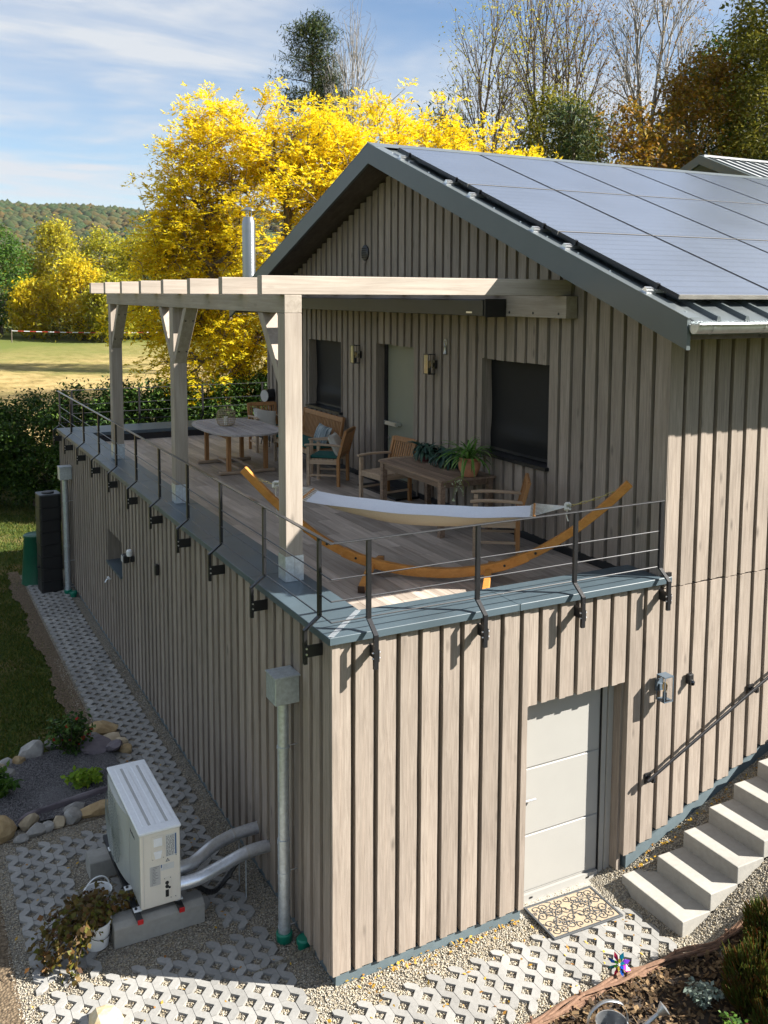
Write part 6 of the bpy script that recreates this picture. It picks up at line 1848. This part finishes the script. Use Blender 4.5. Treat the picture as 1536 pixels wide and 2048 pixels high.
# --- zinc watering can
wc = thing('watering_can', 'zinc watering can with arched handle standing in the mulch', 'watering can', (1.66, -1.70, 0.07), RAD(-18))
MB().lathe([(0.115, 0.0), (0.122, 0.01), (0.125, 0.24), (0.129, 0.245), (0.129, 0.25), (0.120, 0.25), (0.117, 0.02), (0.0, 0.018)], 32, cap1=False).build('body', 'zinc', wc, smooth=True)
P = [(-0.13 , 0, 0.16), (-0.20, 0, 0.24), (-0.17, 0, 0.36), (-0.06, 0, 0.43), (0.07, 0, 0.40), (0.125, 0, 0.30), (0.127, 0, 0.22)]
P = dense3(P, 8)
mb = MB(); V = []; F = []
for p in P:
    V += [p + Vector((0, -0.016, 0)), p + Vector((0, 0.016, 0))]
for i in range(len(P) - 1): F.append((2 * i, 2 * i + 1, 2 * i + 3, 2 * i + 2))
o = mb.add(V, F).build('handle', 'zinc', wc, smooth=True); so = o.modifiers.new('s', 'SOLIDIFY'); so.thickness = 0.004
MB().tube([(0.11, 0, 0.06), (0.22, 0, 0.13), (0.40, 0, 0.27)], [0.03, 0.022, 0.016], 14).build('spout', 'zinc', wc, smooth=True)
o = MB().lathe([(0.016, 0.0), (0.055, 0.07), (0.056, 0.075), (0.0, 0.085)], 20, cap0=False).build('rose', 'zinc', wc, smooth=True); o.location = (0.39, 0, 0.262); o.rotation_euler = (0, RAD(52), 0)

# --- barrier tape across the far field
bt = thing('barrier_tape', 'red and white barrier tape stretched across the far field', 'tape')
A = Vector((7.0, 84.0, 0)); B = Vector((22.0, 80.0, 0))
for k in range(30):
    p = A.lerp(B, k / 30); q = A.lerp(B, (k + 1) / 30)
    zp = float(gz(p.x, p.y)) + 1.05 - 0.15 * math.sin(math.pi * (k / 30)); zq = float(gz(q.x, q.y)) + 1.05 - 0.15 * math.sin(math.pi * ((k + 1) / 30))
    MB().beam((p.x, p.y, zp), (q.x, q.y, zq), 0.02, 0.06).build('tape_band', 'tape_red' if k % 2 else 'tape_white', bt)
for k in (0, 15, 30):
    p = A.lerp(B, k / 30); MB().tube([(p.x, p.y, float(gz(p.x, p.y)) - 0.2), (p.x, p.y, float(gz(p.x, p.y)) + 1.15)], 0.04, 6).build('picket', 'bark', bt)
# ================================================================== VEGETATION
def limbs(base, tips, r_tip, power=0.5, seed=0, frac=(0.34, 0.5), trunk=0.25, jit=0.06):
    """branch skeleton: split the set of tips again and again, walking towards each group"""
    r = np.random.default_rng(seed)
    segs = []
    tips = np.asarray(tips, float)
    def grow(p, idx, dep):
        n = len(idx)
        if n == 1:
            q = tips[idx[0]]
            segs.append((p, q, r_tip * 1.2, r_tip * 0.5)); return
        c = tips[idx].mean(0)
        f = trunk if dep == 0 else r.uniform(*frac)
        q = p + (c - p) * f
        L = np.linalg.norm(q - p)
        q = q + r.normal(0, jit, 3) * L
        if dep == 0:
            q[0] = p[0] + (q[0] - p[0]) * 0.4; q[1] = p[1] + (q[1] - p[1]) * 0.4
        rad = r_tip * n ** power
        X_ = tips[idx] - c
        u = r.normal(0, 1, 3)
        try:
            w_, v_ = np.linalg.eigh(X_.T @ X_ + np.eye(3) * 1e-6); u = v_[:, -1] * 1.0 + v_[:, 1] * r.normal(0, 0.5)
        except Exception:
            pass
        s = X_ @ u
        cut = np.quantile(s, r.uniform(0.32, 0.68)) if n > 2 else s.mean()
        A = idx[s <= cut]; B = idx[s > cut]
        if len(A) == 0 or len(B) == 0:
            A, B = idx[: n // 2], idx[n // 2:]
        nr = r_tip * max(len(A), len(B)) ** power
        segs.append((p, q, rad, nr))
        grow(q, A, dep + 1); grow(q, B, dep + 1)
    grow(np.asarray(base, float), np.arange(len(tips)), 0)
    return segs
def limb_mesh(name, segs, m, parent, origin, nside=5):
    P = np.array([s[0] for s in segs]) - origin; Q = np.array([s[1] for s in segs]) - origin
    r0 = np.array([s[2] for s in segs]); r1 = np.array([s[3] for s in segs])
    d = Q - P; d /= np.linalg.norm(d, axis=1, keepdims=True) + 1e-9
    ref = np.where(np.abs(d[:, 2:3]) < 0.9, np.array([[0, 0, 1.0]]), np.array([[1.0, 0, 0]]))
    a = np.cross(d, ref); a /= np.linalg.norm(a, axis=1, keepdims=True); b = np.cross(d, a)
    th = np.arange(nside) * 2 * math.pi / nside
    ring = a[:, None, :] * np.cos(th)[None, :, None] + b[:, None, :] * np.sin(th)[None, :, None]
    V = np.concatenate([P[:, None, :] + ring * r0[:, None, None], Q[:, None, :] + ring * r1[:, None, None]], 1)
    n = len(P); i = np.arange(nside); j = (i + 1) % nside
    F = np.stack([i, j, j + nside, i + nside], -1)[None] + (np.arange(n) * 2 * nside)[:, None, None]
    return np_mesh(name, V.reshape(-1, 3), F.reshape(-1, 4), m, parent, smooth=True)
def leaf_cloud(name, pts, size, m, parent, seed=0, aspect=0.5, droop=0.2, up=0.6, dirs=None):
    r = np.random.default_rng(seed); n = len(pts); P = np.asarray(pts, float)
    a = r.uniform(0, 6.283, n); el = r.normal(-droop, 0.55, n)
    d = np.stack([np.cos(a) * np.cos(el), np.sin(a) * np.cos(el), np.sin(el)], -1)
    if dirs is not None:
        d = d * 0.6 + dirs; d /= np.linalg.norm(d, axis=1, keepdims=True) + 1e-9
    uu = np.stack([r.normal(0, up, n), r.normal(0, up, n), np.ones(n)], -1)
    s = np.cross(d, uu); s /= np.linalg.norm(s, axis=1, keepdims=True) + 1e-9
    nn_ = np.cross(s, d)
    L = (size * r.uniform(0.6, 1.3, n))[:, None]; W_2 = L * aspect * 0.5
    V = np.stack([P, P + d * L * 0.5 + s * W_2 + nn_ * L * 0.08, P + d * L - nn_ * L * 0.12, P + d * L * 0.5 - s * W_2 + nn_ * L * 0.08], 1).reshape(-1, 3)
    return np_mesh(name, V, np.arange(4 * n).reshape(-1, 4), m, parent)
def clumps_in(c, rad, n, seed, shell=0.55, zmin=None):
    """points spread through an ellipsoid, denser towards its skin"""
    r = np.random.default_rng(seed)
    u = r.normal(0, 1, (n, 3)); u /= np.linalg.norm(u, axis=1, keepdims=True)
    k = (shell + (1 - shell) * r.random(n)) ** 0.6
    p = u * k[:, None] * np.array(rad) + np.array(c)
    if zmin is not None: p[:, 2] = np.maximum(p[:, 2], zmin + r.random(n) * 0.6)
    return p
VP = Vector((0.883, -0.469, 0)); VF = Vector((0.469, 0.883, 0))       # across and along the view
def ell(base, across, along, zc, ra, rl, rz, n, seed, shell=0.5):
    """ellipsoid of points whose axes follow the view direction"""
    p = clumps_in((0, 0, 0), (ra, rl, rz), n, seed, shell)
    A = np.array(VP); B = np.array(VF)
    o = np.array([base[0], base[1], 0]) + A * across + B * along
    return o + p[:, :1] * A + p[:, 1:2] * B + np.array([0, 0, 1.0]) * (p[:, 2:] + zc)
def tree(name, label, base, tips, r_tip, leaf, bark='bark', cat='tree', grp=None, seed=0, power=0.5, trunk=0.25, per=20, spread=0.4, size=0.2, aspect=0.5, droop=0.2, frac=(0.34, 0.5), nside=5):
    t = thing(name, label, cat, tuple(base), 0, grp)
    o = np.array(base, float)
    segs = limbs(base, tips, r_tip, power, seed, frac, trunk)
    limb_mesh('trunk', segs, bark, t, o, nside)
    if leaf and per:
        r = np.random.default_rng(seed + 5)
        n = len(tips)
        k = r.poisson(per, n)
        P = np.repeat(np.asarray(tips) - o, k, 0) + r.normal(0, spread, (k.sum(), 3)) * np.array([1, 1, 0.8])
        leaf_cloud('crown', P, size, leaf, t, seed, aspect, droop)
    return t
def compound_tree(name, label, base, clumps, tips_per, r_tip, leaf, seed, leaf_len=0.42, per=5, cr=0.75, leaflets=9, trunk=0.2, wl=0.15):
    """pinnate leaves: rosettes of drooping leaf stalks with leaflets at every twig end"""
    r = np.random.default_rng(seed)
    C_ = np.repeat(clumps, tips_per, 0); tips = C_ + r.normal(0, cr * 0.5, C_.shape)
    t = thing(name, label, 'tree', tuple(base)); o = np.array(base, float)
    cen = clumps.mean(0)
    segs = limbs(base, tips, r_tip, 0.47, seed, (0.34, 0.5), trunk)
    limb_mesh('trunk', segs, 'bark', t, o)
    n = len(tips); m_ = n * per
    T = np.repeat(tips, per, 0)
    outw = T - cen; outw /= np.linalg.norm(outw, axis=1, keepdims=True) + 1e-9
    d = r.normal(0, 0.75, (m_, 3)) + outw * 0.7 + np.array([0, 0, 0.35]); d /= np.linalg.norm(d, axis=1, keepdims=True)
    T = T + r.normal(0, 0.10, T.shape)
    L = leaf_len * r.uniform(0.6, 1.2, m_)
    Vs = []
    side = np.cross(d, np.array([0, 0, 1.0])); side /= np.linalg.norm(side, axis=1, keepdims=True) + 1e-9
    for q in range(leaflets):
        pair = (q + 1) // 2; f = 0.25 + 0.75 * pair / (leaflets // 2)
        p = T + d * (L * f)[:, None] - np.array([0, 0, 1.0]) * (L * 0.22 * f * f)[:, None]
        tang = d - np.array([0, 0, 1.0]) * (0.45 * f)
        tang /= np.linalg.norm(tang, axis=1, keepdims=True)
        sg = 0.0 if q == 0 else (1.0 if q % 2 else -1.0)
        if q == 0:
            p = T + d * L[:, None] - np.array([0, 0, 1.0]) * (L * 0.22)[:, None]
        dl = tang * (1.0 if q == 0 else 0.55) + side * sg * 0.85 - np.array([0, 0, 0.10]) + r.normal(0, 0.20, d.shape)
        dl /= np.linalg.norm(dl, axis=1, keepdims=True)
        ws = np.cross(dl, np.array([0, 0, 1.0]) + r.normal(0, 0.35, d.shape)); ws /= np.linalg.norm(ws, axis=1, keepdims=True) + 1e-9
        l_ = (wl * r.uniform(0.7, 1.2, m_))[:, None]
        Vs.append(np.stack([p, p + dl * l_ * 0.45 + ws * l_ * 0.20, p + dl * l_, p + dl * l_ * 0.45 - ws * l_ * 0.20], 1))
    V = np.concatenate(Vs, 0).reshape(-1, 3) - o
    np_mesh('crown', V, np.arange(len(V)).reshape(-1, 4), leaf, t)
    return t
# --- big yellow tree behind the terrace
yb = (5.75, 19.0, 0.0)
cl = np.concatenate([ell(yb, 1.35, 0.6, 7.6, 3.5, 3.3, 3.7, 150, 3, 0.35), ell(yb, 0.4, 0.6, 5.2, 3.0, 2.6, 1.5, 30, 4, 0.4),
                     ell(yb, -1.0, 0, 8.4, 1.5, 1.6, 1.8, 34, 5, 0.4), ell(yb, -1.7, 0, 6.0, 1.4, 1.3, 1.6, 26, 9, 0.4), ell(yb, 2.6, 0.5, 9.3, 1.6, 1.6, 1.8, 30, 6, 0.4), ell(yb, 0.2, 0, 10.2, 1.7, 1.7, 1.4, 26, 7, 0.4), ell(yb, -0.6, -0.8, 3.9, 1.7, 1.0, 0.9, 12, 8, 0.4)])
compound_tree('walnut_tree', 'large bright yellow autumn tree behind the terrace', yb, cl, 8, 0.0095, 'leaf_yellow', 12, leaf_len=0.36, per=8, cr=0.68, leaflets=9, wl=0.125)
for k, (bx, by, zc, ra, rz, n, lab) in enumerate(((12.7, 20.4, 9.6, 1.9, 2.5, 60, 'yellow tree showing above the ridge in the middle of the roof'), (15.3, 21.0, 9.6, 1.3, 2.3, 40, 'narrow yellow tree above the roof, next right of the middle one'), (17.0, 20.6, 9.5, 1.3, 1.8, 36, 'rightmost low yellow tree above the roof'), (10.6, 19.6, 9.6, 1.3, 2.6, 36, 'slim yellow tree just right of the gable peak'))):
    b0 = (bx, by, 0.5)
    compound_tree('walnut_tree', lab, b0, ell(b0, 0, 0, zc, ra, 1.4, rz, n, 30 + k, 0.4), 5, 0.011, 'leaf_yellow', 40 + k, leaf_len=0.34, per=9, cr=0.55, leaflets=9, trunk=0.4, wl=0.125)
# --- pine and birches beyond
def pine(name, label, base, h, r0, seed, n=46, start=0.35, m='leaf_pine', per=85):
    t = thing(name, label, 'tree', tuple(base)); r = np.random.default_rng(seed); o = np.zeros(3)
    segs = [((0, 0, 0), (0.1, 0, h * 0.5), h * 0.016, h * 0.011), ((0.1, 0, h * 0.5), (0, 0, h), h * 0.011, 0.02)]; pts = []
    for k in range(n):
        f = start + (1 - start) * (k / n) ** 0.9; a = r.uniform(0, 6.28); L = r0 * (1 - (f - start) / (1 - start)) ** 0.55 * r.uniform(0.65, 1.1) + 0.35
        p = np.array((0.1 * (1 - f), 0, h * f)); q = p + np.array((math.cos(a) * L, math.sin(a) * L, L * r.uniform(-0.05, 0.35)))
        segs.append((p, q, 0.05, 0.015))
        for _ in range(6):
            g = r.uniform(0.35, 1.05); c = p + (q - p) * g + r.normal(0, 0.25, 3)
            pts.append(c + r.normal(0, 0.30, (per // 6, 3)) * np.array([1, 1, 0.55]))
    limb_mesh('trunk', [(np.array(a), np.array(b), c, d) for a, b, c, d in segs], 'bark', t, o)
    leaf_cloud('crown', np.concatenate(pts), 0.34, m, t, seed, 0.16, -0.3)
    return t
pine('pine_tree', 'tall dark pine rising above the yellow tree', (21.6, 50.1, 1.0), 22.3, 3.1, 61, 110, 0.42, per=200)
def birch(name, label, base, h, ra, seed, leaf=None, per=3, ntips=420, zlow=0.35, rt=0.011, bark='birch_bark', lean=0.0, size=0.16, grp=None):
    tips = ell(base, lean, 0, base[2] + h * (zlow + (1 - zlow) / 2), ra, ra * 0.9, h * (1 - zlow) / 2, ntips, seed, 0.25)
    r = np.random.default_rng(seed + 1)
    # fine twigs hang from the ends
    segs = limbs(base, tips, rt, 0.46, seed, (0.22, 0.36), 0.3, 0.05)
    tw = []
    for p in tips:
        q = p.copy(); d = np.array([r.normal(0, .5), r.normal(0, .5), 0.9])
        for _ in range(2):
            e = q + d * r.uniform(0.25, 0.55); tw.append((q, e, rt * 0.55, rt * 0.3)); q = e; d = d + np.array([r.normal(0, .4), r.normal(0, .4), -0.45])
    t = thing(name, label, 'tree', tuple(base), 0, grp)
    limb_mesh('trunk', segs, bark, t, np.array(base, float)); tag(limb_mesh('twigs', tw, 'twig', t, np.array(base, float), 3), kind='stuff')
    if leaf:
        k = r.poisson(per, len(tips)); P = np.repeat(tips - np.array(base), k, 0) + r.normal(0, 0.45, (k.sum(), 3))
        leaf_cloud('crown', P, size, leaf, t, seed, 0.6, 0.3)
    return t
birch('birch_tree', 'nearly bare birch right of the pine', (23.3, 47.6, 1.0), 24.0, 1.9, 71, None, ntips=240, zlow=0.42, rt=0.016)
birch('birch_tree', 'thin bare birch standing in front of the pine', (21.9, 48.2, 1.0), 20.5, 1.3, 72, None, ntips=120, zlow=0.45, rt=0.018)
birch('broadleaf_tree', 'left one of the nearly bare trees behind the roof', (22.6, 31.2, 2.0), 19.0, 2.7, 73, 'leaf_gold', 5, 520, 0.26, bark='bark', rt=0.013, size=0.14)
birch('broadleaf_tree', 'middle one of the nearly bare trees behind the roof', (25.4, 31.5, 2.0), 21.5, 2.6, 74, 'leaf_gold', 5, 560, 0.24, bark='bark', rt=0.013, size=0.14)
birch('broadleaf_tree', 'right one of the nearly bare trees behind the roof', (28.0, 32.2, 2.0), 21.0, 2.9, 75, 'leaf_amber', 4, 560, 0.28, bark='bark', rt=0.013, size=0.14)
birch('birch_tree', 'pale stemmed bare birch in front of the dark trees on the right', (29.6, 28.0, 2.0), 21.5, 3.0, 76, 'leaf_amber', 3, 560, 0.40, rt=0.014, size=0.14)
# understorey behind the ridge
def bushy(name, label, base, h, ra, rl, leaf, seed, n=70, per=60, size=0.2, zlow=0.1, grp=None, cat='tree', spread=0.33, aspect=0.5, rt=0.008):
    tips = ell(base, 0, 0, base[2] + h * (0.5 + zlow / 2), ra, rl, h * (0.5 - zlow / 2), n, seed, 0.45)
    return tree(name, label, base, tips, rt, leaf, 'bark', cat, grp, seed, 0.5, 0.2, per, spread, size, aspect)
bushy('hornbeam_tree', 'brown and yellow leaved tree low behind the ridge', (23.6, 23.2, 1.5), 12.6, 2.6, 2.0, 'leaf_amber', 81, 200, 60, 0.20, 0.25)
bushy('hornbeam_tree', 'yellow green tree between the conifer and the bare trees', (21.6, 25.0, 1.5), 13.0, 2.0, 1.8, 'leaf_olive', 82, 170, 55, 0.20, 0.3)
bushy('hornbeam_tree', 'reddish brown shrubby tree left of the pale neighbouring roof', (26.0, 24.4, 1.5), 11.4, 2.0, 1.6, 'leaf_amber', 83, 170, 45, 0.17, 0.25)
pine('spruce_tree', 'small dark conifer behind the solar roof', (20.3, 22.3, 1.5), 11.6, 1.5, 84, 90, 0.2, 'leaf_pine', 110)
pine('spruce_tree', 'dark blue green conifer behind the yellow trees', (17.6, 27.2, 1.5), 12.0, 1.7, 85, 60, 0.2, 'leaf_pine', 90)
bushy('oak_tree', 'amber topped tree among the dark trees on the right', (28.4, 23.6, 2.0), 15.0, 2.1, 2.0, 'leaf_amber', 86, 190, 70, 0.20, 0.3)
bushy('oak_tree', 'dark green tree at the right picture edge', (30.0, 20.6, 2.0), 17.6, 2.7, 2.4, 'leaf_olive', 87, 260, 75, 0.19, 0.2)
bushy('oak_tree', 'tall olive green tree filling the top right corner', (31.5, 22.0, 2.0), 20.0, 3.0, 2.6, 'leaf_olive', 88, 280, 70, 0.22, 0.2)
bushy('oak_tree', 'deep green undergrowth tree above the pale neighbouring roof', (29.0, 22.6, 1.5), 12.6, 2.9, 1.8, 'leaf_hedge', 89, 170, 60, 0.19, 0.1)
bushy('oak_tree', 'dense dark tree behind the amber one', (32.5, 26.5, 2.0), 16.5, 3.4, 2.4, 'leaf_hedge', 90, 260, 70, 0.24, 0.1)
bushy('oak_tree', 'dark tree filling the gap behind the bare trees', (29.0, 38.0, 2.0), 12.5, 4.0, 2.4, 'leaf_olive', 91, 200, 40, 0.26, 0.1)
# --- trees at the far edge of the field
FT = [(7.0, 92.5, 10.8, 3.0, 'leaf_green', 'fresh green tree at the left picture edge beyond the field'),
      (13.4, 99.0, 12.0, 2.2, 'leaf_gold', 'tall golden birch at the wood edge beyond the field'),
      (10.6, 101.0, 8.6, 2.6, 'leaf_gold', 'golden tree left of the tall golden birch'),
      (16.8, 91.5, 10.8, 2.7, 'leaf_edge', 'yellow green tree at the wood edge right of the golden birch'),
      (9.6, 88.5, 5.4, 2.0, 'leaf_yellow_b', 'low orange yellow bush at the wood edge'),
      (19.6, 86.0, 10.4, 2.8, 'leaf_edge', 'yellow olive tree beside the big yellow tree in the distance'),
      (13.4, 86.0, 7.8, 2.4, 'leaf_yellow_b', 'yellow orange tree in the middle of the wood edge'),
      (15.6, 82.5, 6.2, 2.4, 'leaf_edge', 'low yellow green bush in front of the wood edge'),
      (22.8, 84.5, 9.6, 2.8, 'leaf_edge', 'yellow green tree hidden partly by the big yellow tree'),
      (26.5, 83.0, 9.0, 3.0, 'leaf_gold', 'golden tree behind the big yellow tree')]
for k, (x_, y_, h, ra, lf, lab) in enumerate(FT):
    bushy('edge_tree', lab, (x_, y_, float(gz(x_, y_))), h, ra, ra * 0.9, lf, 100 + k, 170, 42, 0.34, 0.06, 'trees at the far edge of the field', spread=0.45, rt=0.02)
# dark scrub along the wood edge
n = 260
xs = rng.uniform(-18, 45, n); ys = 88 + rng.normal(0, 2.5, n) - (xs - 10) * 0.12 + np.where((xs > 5.5) & (xs < 9.5), 12, 0)
P = np.repeat(np.stack([xs, ys, gz(xs, ys) + 0.9], -1), 40, 0) + rng.normal(0, 1, (n * 40, 3)) * np.array([0.9, 0.8, 0.7])
tag(leaf_cloud('edge_scrub', P, 0.42, 'leaf_olive', None, 9, 0.6), 'dense scrub along the far edge of the field', 'scrub', kind='stuff')
# --- hedge shrubs behind the terrace and the big bush on the left
HD = [(0.45, 21.3, 3.25, 1.15, 'bushy green shrub left of the terrace corner'), (-0.75, 22.0, 3.2, 1.1, 'bushy green shrub at the left picture edge'),
      (1.45, 19.9, 3.5, 0.95, 'green hedge shrub behind the terrace corner post'),
      (2.25, 18.9, 3.75, 0.9, 'green hedge shrub between the far pergola posts, left one'), (3.1, 18.3, 3.75, 0.85, 'green hedge shrub between the far pergola posts, right one'),
      (4.0, 17.9, 3.8, 0.85, 'green hedge shrub behind the oval table'), (4.9, 17.5, 3.85, 0.85, 'green hedge shrub behind the far armchair'), (5.9, 17.2, 3.9, 0.9, 'green hedge shrub behind the folded parasol')]
for k, (x_, y_, h, ra, lab) in enumerate(HD):
    bushy('hedge_shrub', lab, (x_, y_, 0.0), h, ra, ra, 'leaf_hedge', 130 + k, 190, 70, 0.11, 0.03, 'shrubs of the garden hedge', 'shrub', 0.17, 0.55, 0.006)

# ================================================================== AIR
hz = MB().box(-2600, 2600, -2600, 2600, -1.8, 112.0).build('haze', 'wall_core')
m = bpy.data.materials.new('haze_air'); m.use_nodes = True
n = m.node_tree.nodes; n.remove(n['Principled BSDF'])
v = n.new('ShaderNodeVolumePrincipled')
v.inputs['Color'].default_value = (0.88, 0.93, 1.0, 1)
v.inputs['Density'].default_value = 0.00005
m.node_tree.links.new(v.outputs[0], n['Material Output'].inputs['Volume'])
hz.data.materials.clear(); hz.data.materials.append(m)
tag(hz, 'pale autumn haze in the air over the valley', 'haze', kind='stuff')
